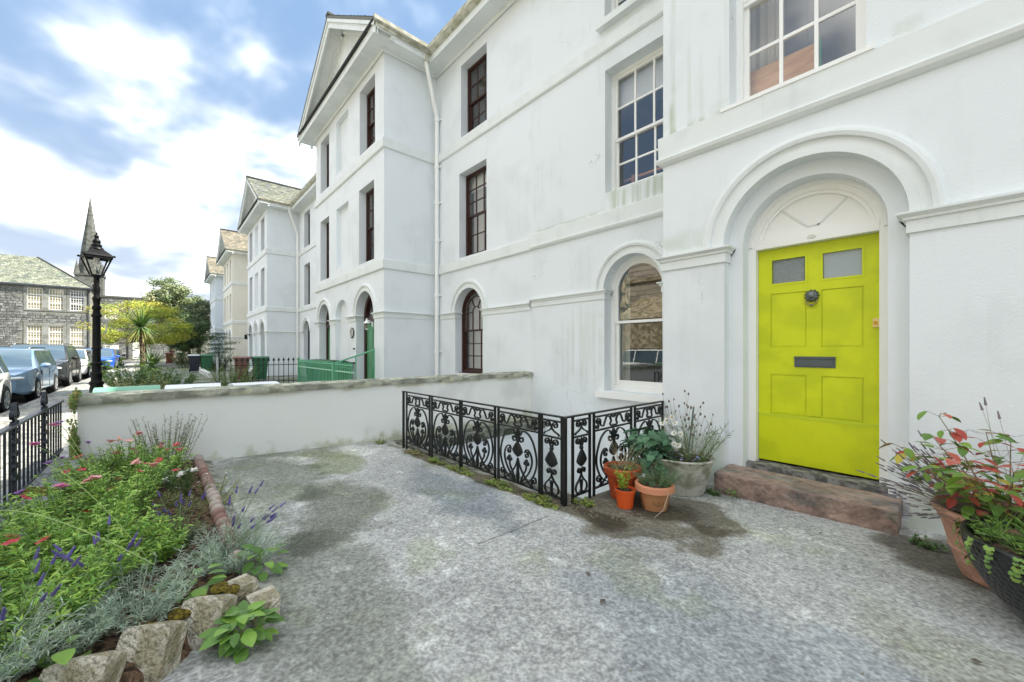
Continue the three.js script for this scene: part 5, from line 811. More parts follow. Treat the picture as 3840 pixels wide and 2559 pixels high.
function plant(name, label, x, z, build, cat = 'plant', grp = 'plants of the flower bed', y) { const t = thing(name, label, cat, [x, (y ?? bedY(x, z)) - 0.02, z], 0, grp); build(t); return t; }
const FRESH = [[0.24, 0.44, 0.05], [0.31, 0.52, 0.06], [0.16, 0.34, 0.045], [0.38, 0.55, 0.08]];
const redF = flowerGeo(5, 0.022, 0.02, [0.55, 0.015, 0.03], [0.4, 0.1, 0.05], 0.4), pinkF = flowerGeo(7, 0.026, 0.02, [0.8, 0.38, 0.36], [0.75, 0.5, 0.3], 0.5), whiteF = flowerGeo(5, 0.018, 0.018, [0.8, 0.8, 0.74], [0.6, 0.6, 0.3], 0.3), purpF = flowerGeo(10, 0.022, 0.01, [0.38, 0.18, 0.5], [0.4, 0.25, 0.45], 0.7), magF = flowerGeo(12, 0.032, 0.012, [0.65, 0.16, 0.36], [0.6, 0.3, 0.3], 0.6);
const flowers = (t, tips, g, name, n, r, s = 1, up = 0.01) => { for (let i = 0; i < n; i++) { const o = part(name, g, M.petal, t), p = tips[Math.floor(r() * tips.length)].clone(); p.y += up + 0.02 * r(); put(o, p, r, s * (0.8 + 0.4 * r())); } };
{
  const r = rng(91);
  plant('salvia', 'bright green salvia with red flowers in the far half of the bed', -4.55, 0.22, t => { const tp = bush(t, { seed: 92, stems: 150, base: 0.3, sx: 1.7, h: 0.3, lean: 0.5, droop: 0.25, leaves: 34, L: 0.032, wr: 0.4, cols: FRESH, sr: 0.002 }); flowers(t, tp, redF, 'red_flower', 20, r, 1.5); });
  plant('snapdragon', 'pale pink snapdragon near the white wall', -4.85, 0.12, t => { const tp = bush(t, { seed: 93, stems: 36, base: 0.14, h: 0.36, lean: 0.3, droop: 0.1, leaves: 26, L: 0.04, wr: 0.3, cols: FRESH }); flowers(t, tp.slice(0, 6), pinkF, 'pink_flower', 20, r, 1.3); });
  plant('snapdragon', 'pale pink snapdragon among red flowers in mid bed', -3.75, 0.16, t => { const tp = bush(t, { seed: 94, stems: 30, base: 0.12, h: 0.34, lean: 0.3, droop: 0.1, leaves: 26, L: 0.04, wr: 0.3, cols: FRESH }); flowers(t, tp.slice(0, 5), pinkF, 'pink_flower', 18, r, 1.3); });
  plant('salvia', 'spreading bright green salvia against the slab wall, few red flowers', -3.45, 0.38, t => { const tp = bush(t, { seed: 95, stems: 190, base: 0.3, sx: 1.9, sz: 0.75, h: 0.26, lean: 0.5, droop: 0.3, leaves: 36, L: 0.034, wr: 0.38, cols: FRESH, sr: 0.002 }); flowers(t, tp, redF, 'red_flower', 7, r, 1.5); });
  plant('marguerite', 'lush bright green feathery plant in the near half of the bed', -2.75, 0.34, t => { bush(t, { seed: 96, stems: 170, base: 0.27, sx: 1.5, sz: 0.85, h: 0.26, lean: 0.55, droop: 0.35, leaves: 36, L: 0.04, wr: 0.24, cols: FRESH, sr: 0.002 }); });
  plant('wallflower', 'tall thin wallflower with dark purple heads against the white wall', -5.3, -0.05, t => { const tp = bush(t, { seed: 97, stems: 46, base: 0.14, h: 0.52, lean: 0.32, droop: 0.02, leaves: 24, L: 0.035, wr: 0.16, cols: [[0.16, 0.2, 0.09], [0.2, 0.23, 0.1], [0.13, 0.17, 0.08]], sr: 0.0026, stemCol: [0.2, 0.2, 0.1], along: 1 }); flowers(t, tp, purpF, 'purple_flower', 16, r, 0.6); flowers(t, tp.slice(0, 3), whiteF, 'white_flower', 10, r, 1); });
  plant('phlox', 'white phlox in front of the rope edging', -4.15, -0.12, t => { const tp = bush(t, { seed: 98, stems: 22, base: 0.07, h: 0.24, lean: 0.25, droop: 0.05, leaves: 26, L: 0.035, wr: 0.3, cols: GREEN }); flowers(t, tp.slice(0, 7), whiteF, 'white_flower', 40, r, 1.5, 0.0); });
  plant('alyssum', 'straggly white alyssum spilling over the rope edging', -3.95, -0.26, t => { const tp = bush(t, { seed: 99, stems: 60, base: 0.14, sx: 1.5, h: 0.19, lean: 0.7, droop: 0.2, leaves: 18, L: 0.022, wr: 0.3, cols: [[0.24, 0.3, 0.06], [0.3, 0.32, 0.07], [0.35, 0.28, 0.1]], sr: 0.0015 }); flowers(t, tp, whiteF, 'white_flower', 30, r, 0.6); });
  plant('marguerite', 'bright green feathery plant at the near left beside the slabs', -2.3, 0.42, t => { bush(t, { seed: 196, stems: 120, base: 0.22, sx: 1.3, sz: 0.8, h: 0.22, lean: 0.55, droop: 0.35, leaves: 34, L: 0.04, wr: 0.24, cols: FRESH, sr: 0.002 }); });
  plant('marguerite', 'low bright green clump in the middle of the near bed', -2.95, 0.08, t => { bush(t, { seed: 197, stems: 80, base: 0.16, sx: 1.5, sz: 0.8, h: 0.17, lean: 0.6, droop: 0.35, leaves: 30, L: 0.038, wr: 0.3, cols: FRESH, sr: 0.002 }); });
  const silver = (label, x, z, s, seed, n = 70) => plant('curry_plant', label, x, z, t => bush(t, { seed, stems: n, base: 0.1 * s, h: 0.24 * s, lean: 0.75, droop: 0.2, leaves: 34, L: 0.03, wr: 0.1, cols: SILVER, sr: 0.0022, stemCol: [0.32, 0.4, 0.3], mat: M.leafDull, along: 0.7 }));
  silver('silver leaved curry plant spilling over the rope edging corner', -2.62, -0.32, 1.05, 101, 95); silver('silver leaved curry plant behind the long edging stones', -2.25, 0.08, 1.0, 102, 80); silver('small silver curry plant squeezed between the near edging stones', -2.12, 0.26, 0.75, 104, 60); silver('silver leaved curry plant at the bottom left corner', -1.98, 0.45, 1.1, 103, 90);
  const lav = (label, x, z, seed, n, h, bias) => plant('lavender', label, x, z, t => {
    bush(t, { seed, stems: 40, base: 0.09, h: h * 0.55, lean: 0.6, droop: 0.1, leaves: 20, L: 0.03, wr: 0.1, cols: [[0.2, 0.26, 0.17], [0.25, 0.31, 0.2]], sr: 0.0018 });
    const q = rng(seed + 5), b = new MB(), f = new MB(); for (let i = 0; i < n; i++) { const a = q() * 6.283, p = stemPts(V(0, 0.05, 0), V(Math.cos(a) * 0.5 + bias[0], 1.0, Math.sin(a) * 0.5 + bias[1]).normalize(), h * (0.8 + 0.5 * q()), 0.2, 5); addStem(b, p, 0.0014, 0.001, jit([0.2, 0.26, 0.14], q)); const d = p[5].clone().sub(p[4]).normalize(); f.color(...jit([0.13, 0.1, 0.3], q, 0.5)); let e = p[5].clone(); for (let k = 0; k < 4; k++) { const n2 = e.clone().addScaledVector(d, 0.009); f.rod(e.toArray(), n2.toArray(), 0.0055 - 0.0008 * k, 0.0065 - 0.0012 * k, 6); e = n2.addScaledVector(d, 0.001); } }
    part('flower_stalk', b.geo(), M.stem, t); part('lavender_spike', f.geo(), M.stem, t);
  });
  lav('lavender leaning out over the patio from the rope edging', -2.72, -0.26, 111, 24, 0.3, [0.3, -0.55]); lav('lavender between the silver plants in the near bed', -2.45, 0.18, 112, 16, 0.22, [0.1, 0]); lav('lavender at the bottom left of the bed', -2.1, 0.38, 113, 26, 0.24, [0.25, 0]); lav('sparse lavender by the bright soil in mid bed', -3.1, -0.08, 114, 14, 0.22, [0, 0]);
  plant('grassy_weed', 'pale grassy weeds on the bare soil in mid bed', -3.5, -0.05, t => bush(t, { seed: 115, stems: 60, base: 0.22, sx: 2.2, sz: 0.7, h: 0.14, lean: 0.7, droop: 0.3, leaves: 12, L: 0.05, wr: 0.1, cols: [[0.26, 0.32, 0.09], [0.34, 0.33, 0.16], [0.18, 0.26, 0.06]], sr: 0.0014 }));
  plant('grassy_weed', 'dry pale weeds beside the pink snapdragons', -4.3, -0.02, t => bush(t, { seed: 116, stems: 60, base: 0.2, sx: 2.0, sz: 0.7, h: 0.16, lean: 0.7, droop: 0.3, leaves: 14, L: 0.04, wr: 0.12, cols: [[0.3, 0.28, 0.15], [0.24, 0.27, 0.1], [0.36, 0.3, 0.19]], sr: 0.0014 }));
  plant('grassy_weed', 'low green weeds at the foot of the white wall', -5.25, 0.25, t => bush(t, { seed: 117, stems: 60, base: 0.2, h: 0.18, lean: 0.5, droop: 0.2, leaves: 18, L: 0.035, wr: 0.4, cols: GREEN, sr: 0.0016 }));
  // verbena: long bare stems, heads leaning over the railing
  plant('verbena', 'tall verbena with lilac and pink heads leaning towards the railing', -4.2, 0.3, t => { const b = new MB(), heads = [[-0.75, 0.50, 0.36, 1], [-0.55, 0.54, 0.30, 0], [-0.25, 0.43, 0.38, 2], [-0.3, 0.3, 0.25, 0], [-0.1, 0.31, 0.3, 0], [-0.9, 0.3, 0.18, 0], [0.55, 0.28, 0.16, 2], [0.2, 0.2, 0.38, 0]]; for (const [x, y, z, k] of heads) { const e = V(x, y, z), m = e.clone().multiplyScalar(0.55).add(V(0.06, 0.12, 0.0)); addStem(b, new THREE.QuadraticBezierCurve3(V(0, 0, 0), m, e).getPoints(7), 0.0028, 0.0018, [0.2, 0.3, 0.08]); for (let q = 0; q < (k === 1 ? 2 : 3); q++) { const o = part('verbena_flower', k === 0 ? purpF : magF, M.petal, t); put(o, e.clone().add(V((r() - 0.5) * 0.03, 0.006 * q, (r() - 0.5) * 0.03)), r, 1.15); o.rotation.x *= 0.3; o.rotation.z *= 0.3; } } part('stem', b.geo(), M.stem, t); });
  plant('fallen_stalk', 'long pale green stalk arching across the near bed', -2.6, 0.3, t => { const b = new MB(); addStem(b, new THREE.QuadraticBezierCurve3(V(-0.55, 0.28, 0.32), V(0.0, 0.44, 0.1), V(0.42, 0.2, -0.28)).getPoints(12), 0.003, 0.0018, [0.26, 0.36, 0.12]); part('stem', b.geo(), M.stem, t); const b2 = new MB(); addStem(b2, new THREE.QuadraticBezierCurve3(V(-1.3, 0.34, 0.25), V(-0.4, 0.42, 0.0), V(0.1, 0.12, -0.25)).getPoints(12), 0.0024, 0.0016, [0.24, 0.34, 0.09]); part('stem', b2.geo(), M.stem, t); });
  // broad leaved weed in front of the stones: each leaf counted
  const bl = [[0.14, 0.29, 0.04], [0.22, 0.4, 0.05], [0.1, 0.22, 0.035]].map(c => { const b = new MB(); ovate(b, V(0, 0, 0), V(0, 0, 1), V(0, 1, 0), 0.072, 0.052, c, 0.3); return b.geo(); });
  const broad = (label, x, z, n, s, seed, y) => plant('broad_leaf_weed', label, x, z, t => { const q = rng(seed); for (let i = 0; i < n; i++) { const a = i * 2.399, o = part('leaf', bl[i % 3], M.leaf, t), k = i / n; const rr2 = (0.015 + 0.075 * q()) * s; o.position.set(Math.cos(a) * rr2, 0.015 + 0.13 * s * q() * (1.1 - rr2 * 5), Math.sin(a) * rr2); o.rotation.set(0.25 - 0.8 * k + (q() - 0.5) * 0.8, Math.PI / 2 - a, (q() - 0.5) * 0.4, 'YXZ'); o.scale.setScalar(s * (0.7 + 0.5 * q())); } const b = new MB(); addStem(b, [V(0, -0.02, 0), V(0, 0.06, 0), V(0.01, 0.12 * s, 0)], 0.005, 0.003, [0.2, 0.3, 0.06]); part('stem', b.geo(), M.stem, t); }, 'weed', 'weeds round the patio', y);
  broad('broad leaved green weed on the patio in front of the edging stones', -1.9, -0.24, 60, 0.95, 121, gy(-1.9, -0.24) + 0.02); broad('broad leaved weed sprouting beside the mossy stone', -2.36, -0.1, 16, 1.0, 122); broad('broad leaved weed under the silver plant by the edging', -2.5, -0.4, 18, 1.0, 123, gy(-2.5, -0.4) + 0.02); broad('small yellow green weed among the bottom lavender', -1.92, 0.24, 14, 0.9, 124); broad('small leafy weed against the doorstep end', -1.30, -3.77, 12, 0.45, 125, gy(-1.3, -3.77) + 0.02);
  // creeping weeds along the railing foot
  const creep = (label, x, z, sx, seed, n, cols = [[0.2, 0.31, 0.04], [0.27, 0.36, 0.05], [0.3, 0.3, 0.06]]) => plant('creeping_weed', label, x, z, t => bush(t, { seed, stems: n, base: 0.07, sx, sz: 0.6, h: 0.06, lean: 0.9, droop: 0.4, leaves: 9, L: 0.024, wr: 0.65, cols, sr: 0.0013 }), 'weed', 'weeds round the patio', gy(x, z) + 0.015);
  creep('yellow green weeds at the far foot of the well railing', -4.55, -2.40, 2.2, 131, 30, [[0.26, 0.27, 0.06], [0.3, 0.24, 0.08]]); creep('fresh green weeds under the second railing panel', -4.0, -2.40, 1.8, 132, 40); creep('fresh green weeds under the third railing panel', -3.5, -2.38, 3.0, 133, 70); creep('green weeds under the fourth railing panel', -2.85, -2.38, 2.6, 134, 60); creep('green weeds at the railing corner post', -2.3, -2.37, 2.4, 135, 80); creep('small weeds beside the orange pots and railing', -2.03, -2.6, 0.9, 136, 26); creep('clover weeds along the left end of the doorstep', -1.5, -3.72, 1.2, 137, 34, GREEN); creep('small weeds at the foot of the white wall near the well', -5.45, -2.35, 1.2, 138, 22); creep('weeds below the pink pot at the step end', -0.1, -3.72, 0.9, 139, 26, GREEN);
  plant('ivy', 'ivy creeping over the street end of the white wall', -5.66, 0.58, t => { const f = new MB(), s = new MB(), q = rng(140); for (let i = 0; i < 26; i++) { const p = V((q() - 0.5) * 0.16, 0.05 + q() * 0.1, 0.03), pts = [p.clone()]; for (let k = 0; k < 7; k++) { p.add(V((q() - 0.45) * 0.05, (i < 14 ? 0.08 : 0.03) * q(), (q() - 0.5) * 0.03)); pts.push(p.clone()); } if (i > 16) for (const e of pts) { e.y += 0.5; e.x += 0.04; } addStem(s, pts, 0.002, 0.0015, [0.2, 0.15, 0.08]); for (const e of pts) for (let k = 0; k < 3; k++) { const n = V(0.5 + q() * 0.6, q() * 0.6, 0.6).normalize(), d = dirOf(q, -0.3); d.addScaledVector(n, -d.dot(n)).normalize(); leaf(f, e.clone().add(V((q() - 0.5) * 0.04, (q() - 0.5) * 0.04, 0.01)), d, n, 0.03, 0.026, jit(q() > 0.75 ? [0.3, 0.25, 0.08] : [0.13, 0.22, 0.04], q, 0.4), 0.1); } } part('stem', s.geo(), M.stem, t); part('foliage', f.geo(), M.leaf, t); }, 'plant', 'weeds round the patio');
  { // grit, shell and leaf crumbs scattered over the concrete
    const g = new MB(), q = rng(151); for (let i = 0; i < 900; i++) { const x = -5.4 + q() * 6.6, z = -3.7 + q() * 4.0; if (z < -2.4 && x < -1.95) continue; if (z > -0.42 && x < -1.75) continue; const e = 0.0022 + 0.004 * q() * q(), k = q(), c = k < 0.45 ? [0.6, 0.6, 0.57] : k < 0.75 ? [0.09, 0.08, 0.07] : [0.24, 0.2, 0.13]; g.color(...c); const t4 = new THREE.TetrahedronGeometry(e); t4.rotateY(q() * 6); t4.scale(1.3, 0.7, 1); t4.translate(x, gy(x, z) + 0.004, z); g.add(t4); }
    for (let i = 0; i < 260; i++) { const a = q() * 6.283, d = Math.sqrt(q()), x = -1.95 + Math.cos(a) * d * 0.5, z = -2.62 + Math.sin(a) * d * 0.22, L = 0.012 + 0.03 * q(), b2 = q() * 6.283; g.color(...jit(q() > 0.5 ? [0.2, 0.15, 0.09] : [0.4, 0.34, 0.22], q, 0.4)); g.rod([x, gy(x, z) + 0.006, z], [x + Math.cos(b2) * L, gy(x, z) + 0.01, z + Math.sin(b2) * L], 0.0016, 0.001, 4); }
    solo('patio_grit', g.geo(), M.stem, 'scattered grit, crumbs and twigs on the concrete patio', 'grit', null, 'stuff');
  }
  // dead leaves and twigs on the concrete
  const dl = new MB(); leaf(dl, V(0, 0, 0), V(0, 0, 1), V(0, 1, 0), 0.04, 0.022, [0.1, 0.075, 0.05], -0.1); const dg = dl.geo(); let i = 0; for (const [lab, x, z, s] of [['dead leaf lying in the middle of the patio', -1.13, -1.62, 1.2], ['curled dead leaf near the middle of the patio', -1.35, -1.75, 1.1], ['dead leaf at the bottom centre of the patio', -0.68, -1.26, 1.0], ['dead leaf below the pots on the patio', -1.2, -2.6, 0.7], ['dead leaf beside the black planter', 0.08, -2.4, 1.1], ['dead leaf in front of the doorstep', -0.62, -3.45, 0.8]]) { const o = solo('dead_leaf', dg, M.stem, lab, 'leaf', 'dead leaves on the patio'); o.position.set(x, gy(x, z) + 0.008, z); o.rotation.y = i++ * 1.3; o.scale.setScalar(s); }
}
M.glassLamp = phys(0xffffff, 0.02, { transmission: 1, thickness: 0, ior: 1.5 });
// ---------------------------------------------------------------- street lamp
{
  const t = thing('street_lamp', 'black cast iron street lamp with tapered lantern beside the pavement', 'street lamp', [-12.5, -0.04, 1.045], 0.25), m = phys(0x050607, 0.45, { specularIntensity: 0.35 });
  part('post', lathe([[0, 0], [0.112, 0], [0.112, 0.5], [0.099, 0.56], [0.122, 0.60], [0.122, 0.63], [0.089, 0.67], [0.086, 0.8], [0.099, 0.82], [0.079, 0.85], [0.076, 1.0], [0.099, 1.02], [0.099, 1.05], [0.069, 1.08], [0.066, 1.35], [0.086, 1.37], [0.069, 1.4], [0.065, 2.05], [0.086, 2.07], [0.086, 2.1], [0.066, 2.13], [0.056, 2.2], [0.073, 2.24], [0.073, 2.28], [0.050, 2.32], [0.063, 2.42], [0.073, 2.47], [0.046, 2.52], [0.056, 2.62], [0.059, 2.7], [0.040, 2.76], [0.050, 2.84], [0.046, 2.9], [0.066, 2.94], [0.066, 2.97], [0, 2.97]], 24, 0.7), m, t);
  const lan = part('lantern', (() => { const b = new MB(), y0 = 2.97, y1 = 3.36, a = 0.085, c = 0.205; for (let i = 0; i < 4; i++) { const q = i * Math.PI / 2 + Math.PI / 4, e = q + Math.PI / 2, P = (ang, r, y) => [Math.cos(ang) * r * 1.414, y, Math.sin(ang) * r * 1.414]; b.bar(P(q, a, y0), P(q, c, y1), 0.022); b.bar(P(q, a, y0), P(e, a, y0), 0.025); b.bar(P(q, c, y1), P(e, c, y1), 0.035, 0.05); } return b.geo(); })(), m, t);
  { const b = new MB(), R = (r, y) => [0, 1, 2, 3].map(i => { const q = i * Math.PI / 2 + Math.PI / 4; return [Math.cos(q) * r * 1.414, y, Math.sin(q) * r * 1.414]; }), A = R(0.235, 3.38), B = R(0.2, 3.43), C = R(0.085, 3.55); for (let i = 0; i < 4; i++) { const j = (i + 1) % 4; b.quad(A[i], A[j], B[j], B[i]).quad(B[i], B[j], C[j], C[i]).tri(A[i], [0, 3.38, 0], A[j]); } part('lantern_roof', b.geo(), m, t); for (const p of A) { const k = new THREE.SphereGeometry(0.025, 8, 6); k.translate(p[0], 3.39, p[2]); part('corner_knob', creased(k, 1), m, lan); } }
  part('finial', lathe([[0.0, 3.5], [0.12, 3.54], [0.11, 3.57], [0.08, 3.6], [0.092, 3.63], [0.056, 3.67], [0.068, 3.7], [0.06, 3.74], [0.03, 3.78], [0.04, 3.81], [0.036, 3.84], [0.012, 3.87], [0.016, 3.9], [0, 3.92]], 18, 0.7), m, t);
  for (let i = 0; i < 4; i++) { const q = i * Math.PI / 2 + Math.PI / 4, e = q + Math.PI / 2, P = (ang, r, y) => [Math.cos(ang) * r * 1.40, y, Math.sin(ang) * r * 1.40]; part('pane', new MB().quad(P(q, 0.085, 2.98), P(e, 0.085, 2.98), P(e, 0.202, 3.34), P(q, 0.202, 3.34)).geo(), M.glassLamp, lan); }
  const bulb = new THREE.CylinderGeometry(0.05, 0.05, 0.14, 12); bulb.translate(0, 3.28, 0); part('lamp_fitting', creased(bulb, 0.5), mat(0xc8c8c0, 0.4), lan);
  part('sign_bracket', new MB().box(-0.02, 1.72, -0.14, 0.02, 1.74, -0.1).box(-0.02, 1.98, -0.14, 0.02, 2.0, -0.1).box(-0.015, 1.7, -0.155, 0.015, 2.02, -0.145).geo(), mat(0xb9bdbd, 0.4, { metalness: 0.5 }), t);
}
// ---------------------------------------------------------------- cars
M.tyre = mat(0x17181a, 0.85); M.rim = phys(0xb4b7b8, 0.35, { metalness: 0.8 }); M.black = mat(0x101112, 0.6); M.carGlass = phys(0x5d7280, 0.05, { metalness: 0.55, ior: 1.9 }); M.headlamp = phys(0xd4dadc, 0.12, { ior: 1.7, clearcoat: 1 }); M.tail = phys(0x7c0d0d, 0.2, { clearcoat: 1 }); M.plate = mat(0xe6e6de, 0.5); M.chrome = phys(0xd0d3d4, 0.15, { metalness: 1 });
const wheelTyre = lathe([[0.20, -0.105], [0.29, -0.11], [0.322, -0.095], [0.33, -0.05], [0.33, 0.05], [0.322, 0.095], [0.29, 0.11], [0.20, 0.105]], 32, 0.5); wheelTyre.rotateX(Math.PI / 2);
const wheelRim = (() => { const b = new MB(), d = new THREE.CylinderGeometry(0.21, 0.21, 0.12, 28); d.rotateX(Math.PI / 2); d.translate(0, 0, -0.03); b.add(d); const ring = new THREE.TorusGeometry(0.205, 0.02, 8, 28); ring.translate(0, 0, 0.09); b.add(ring); for (let i = 0; i < 5; i++) { const a = i * 1.2566; for (const k of [-0.1, 0.1]) b.bar([Math.cos(a) * 0.03, Math.sin(a) * 0.03, 0.085], [Math.cos(a + k) * 0.2, Math.sin(a + k) * 0.2, 0.095], 0.034, 0.03, [0, 0, 1]); } const h = new THREE.CylinderGeometry(0.045, 0.045, 0.04, 12); h.rotateX(Math.PI / 2); h.translate(0, 0, 0.085); b.add(h); return b.geo(0.5); })();
function car(label, x, z, paint, o = {}, facing = 1) {
  const L = o.L || 4.5, Wd = (o.W || 1.8) / 2, Hh = o.H || 1.48, belt = o.belt || 0.93, sill = o.sill || 0.24, wx = [-(o.wb || 2.62) / 2 + (o.wo || -0.03), (o.wb || 2.62) / 2 + (o.wo || -0.03)], wr = 0.33 * (o.ws || 1), hoodY = o.hood || 0.9, nose = o.nose || 0.72;
  const c0 = o.c0 ?? -L / 2 + 0.12, c1 = o.c1 ?? -L / 2 + 0.5, s0 = o.s0 ?? 0.42, s1 = o.s1 ?? 1.12;       // tail glass foot/head, windscreen head/foot
  const t = thing('parked_car', label, 'car', [x, -0.168, z], facing > 0 ? 0 : Math.PI, 'cars parked along the street');
  const N = 90, X = (i) => -L / 2 + L * i / N, half = L / 2;
  const wB = (X0) => { const e = Math.max(0, (Math.abs(X0) - half + 0.75) / 0.75); return Wd * (1 - 0.26 * Math.pow(e, 2.6)); };
  const yL = (X0) => { let y = sill + 0.09 * Math.pow(Math.max(0, (Math.abs(X0) - half + 0.35) / 0.35), 2); for (const w of wx) { const d = Math.abs(X0 - w), R = wr + 0.055; if (d < R) y = Math.max(y, wr + Math.sqrt(R * R - d * d)); } return y; };
  const yB = (X0) => X0 > s1 ? lerp(hoodY + 0.05, nose + 0.06, Math.pow((X0 - s1) / (half - s1), 2.8)) : X0 < c0 ? lerp(belt - 0.1, belt, sstep(-half - 0.02, c0, X0)) : belt + (X0 < 0 ? 0.03 * -X0 / half : 0) - 0.02 * sstep(0.4, s1, X0);
  const yR = (X0) => { if (X0 >= s1 || X0 <= c0) return null; const top = Hh - 0.05 * Math.pow(Math.abs(X0 + 0.35) / (half), 2); const f = X0 > s0 ? (s1 - X0) / (s1 - s0) : X0 < c1 ? (X0 - c0) / (c1 - c0) : 1; return lerp(yB(X0) + 0.02, top, Math.pow(f, 0.82)); };
  const sec = (i) => { const x0 = X(i), w = wB(x0), l = yL(x0), b = yB(x0), r = yR(x0), P = [[w * 0.93, l], [w * 0.995, Math.min(l + 0.08, b - 0.1)], [w * 1.0, lerp(l, b, 0.55)], [w * 0.985, lerp(l, b, 0.8)], [w * 0.965, b]]; if (r === null) { const q = b + 0.035; P.push([w * 0.9, b + 0.018], [w * 0.62, q], [w * 0.3, q + 0.012], [0, q + 0.015]); } else { const f = clamp((r - b) / (Hh - belt)), wt = lerp(w * 0.93, Wd * 0.76, f); P.push([wt, r - 0.05 * f], [wt * 0.93, r - 0.012 * f], [wt * 0.5, r + 0.006], [0, r + 0.01]); } return P.map(p => [x0, p[1], p[0]]); };
  const body = new MB(), glass = new MB(), S = []; for (let i = 0; i <= N; i++) S.push(sec(i));
  const quad = (b, a, c, d, e) => { b.quad(a, c, d, e); const m = (p) => [p[0], p[1], -p[2]]; b.quad(m(c), m(a), m(e), m(d)); };
  const pillars = o.pillars || [-1.25, -0.28];
  for (let i = 0; i < N; i++) for (let k = 0; k < 8; k++) {
    const xm = (X(i) + X(i + 1)) / 2, cab = xm < s1 && xm > c0; let g = false;
    if (cab && k === 4 && xm < s0 + 0.35 && xm > c1 - 0.1 && !pillars.some(p => Math.abs(p - xm) < 0.035)) g = true;
    if (cab && k >= 6 && xm > s0 + 0.03 && xm < s1 - 0.02) g = true;
    if (cab && k === 5 && xm > s0 + 0.06 && xm < s1 - 0.06) g = false;
    if (cab && k >= 6 && xm < c1 - 0.03 && xm > c0 + 0.03) g = true;
    quad(g ? glass : body, S[i][k], S[i + 1][k], S[i + 1][k + 1], S[i][k + 1]);
  }
  for (const i of [0, N]) { const p = S[i]; for (let k = 0; k < 8; k++) quad(body, p[k], p[k + 1], [p[0][0], p[k + 1][1], 0], [p[0][0], p[k][1], 0]); }
  part('body', body.geo(0.55), paint, t); part('window', glass.geo(0.55), M.carGlass, t);
  part('underbody', new MB().box(-half + 0.3, 0.16, -Wd + 0.18, half - 0.3, 0.5, Wd - 0.18).geo(), M.black, t);
  for (const w of wx) for (const s of [1, -1]) { const q = part('wheel', wheelTyre, M.tyre, t); q.position.set(w, wr, s * (Wd - 0.1)); q.scale.set(wr / 0.33, wr / 0.33, s); part('rim', wheelRim, M.rim, q); }
  const fx = half, fw = wB(half);
  for (const s of [1, -1]) { const g = new THREE.SphereGeometry(1, 14, 10); g.scale(0.2, 0.075, 0.25); g.rotateY(s * 0.55); g.translate(fx - 0.17, nose - 0.02, s * (wB(fx - 0.14) - 0.2)); part('headlight', creased(g, 1), M.headlamp, t);
    const r = new THREE.SphereGeometry(1, 10, 8); r.scale(0.08, 0.16, 0.1); r.translate(-fx + 0.11, 0.82, s * (wB(-fx + 0.1) - 0.08)); part('tail_light', creased(r, 1), M.tail, t);
    const m = new THREE.SphereGeometry(1, 12, 8); m.scale(0.08, 0.075, 0.11); m.translate(s1 - 0.22, belt + 0.08, s * (Wd + 0.09)); part('wing_mirror', creased(m, 1), o.mirror || paint, t);
    for (const hx of [-0.95, 0.05]) part('door_handle', new MB().box(hx, belt - 0.13, s * (Wd * 0.985), hx + 0.18, belt - 0.10, s * (Wd + 0.018)).geo(), o.handle || M.chrome, t);
    if (o.rails) part('roof_rail', new MB().bar([c1 + 0.15, Hh + 0.035, s * Wd * 0.66], [s0 - 0.1, Hh + 0.03, s * Wd * 0.66], 0.03, 0.03).bar([c1 + 0.15, Hh + 0.035, s * Wd * 0.66], [c1 + 0.05, Hh - 0.02, s * Wd * 0.66], 0.03).bar([s0 - 0.1, Hh + 0.03, s * Wd * 0.66], [s0 + 0.02, Hh - 0.03, s * Wd * 0.66], 0.03).geo(), o.railM || M.chrome, t);
    part('door_seam', new MB().box(-0.3, 0.34, s * Wd * 0.99, -0.29, belt - 0.02, s * (Wd + 0.003)).box(0.74, 0.4, s * Wd * 0.985, 0.75, belt - 0.06, s * (Wd + 0.002)).geo(), M.black, t); }
  part('grille', new MB().box(fx - 0.12, nose - 0.07, -fw + 0.2, fx + 0.012, nose + 0.02, fw - 0.2).geo(), M.black, t); part('badge', new MB().box(fx, nose - 0.06, -0.05, fx + 0.022, nose + 0.03, 0.05).geo(), M.chrome, t);
  part('air_intake', new MB().box(fx - 0.1, 0.28, -fw + 0.14, fx + 0.008, 0.42, fw - 0.14).geo(), M.black, t); part('number_plate', new MB().box(fx, 0.45, -0.26, fx + 0.018, 0.56, 0.26).geo(), M.plate, t);
  return t;
}
const paintOf = (c, metal = 0.5, r = 0.3) => phys(c, r, { metalness: metal, clearcoat: 1, clearcoatRoughness: 0.04 });
car('white estate car cut off by the left edge', -12.95, 3.5, paintOf(0xdfe2e0, 0.1), { L: 4.6, rails: true });
car('pale blue grey estate car facing the camera, nearest whole car', -18.85, 3.53, paintOf(0x7f9dba, 0.45), { L: 4.55, H: 1.5, rails: true });
car('dark grey sports utility car behind the pale blue estate', -24.95, 3.65, paintOf(0x2c2f30, 0.4), { L: 4.6, W: 1.88, H: 1.68, belt: 1.05, hood: 1.0, nose: 0.78, sill: 0.3, ws: 1.1, rails: true, mirror: M.black });
car('white hatchback parked behind the dark car, partly behind the lamp', -30.6, 3.6, paintOf(0xe4e4e0, 0.05), { L: 4.1, H: 1.5, c0: -1.95, c1: -1.5 });
car('bright blue hatchback right of the lamp post', -39.6, 3.2, paintOf(0x1d5fd0, 0.3), { L: 4.1, H: 1.55, c0: -1.95, c1: -1.5 });
car('dark hatchback beyond the bright blue car', -45.3, 3.2, paintOf(0x2a333c, 0.4), { L: 4.2, H: 1.5, c0: -2.0, c1: -1.5 });
car('black car parked on the far side of the street', -46.5, 8.3, paintOf(0x1a1c1e, 0.3), { L: 4.5, H: 1.75, belt: 1.08, hood: 1.0, nose: 0.8 }, -1);
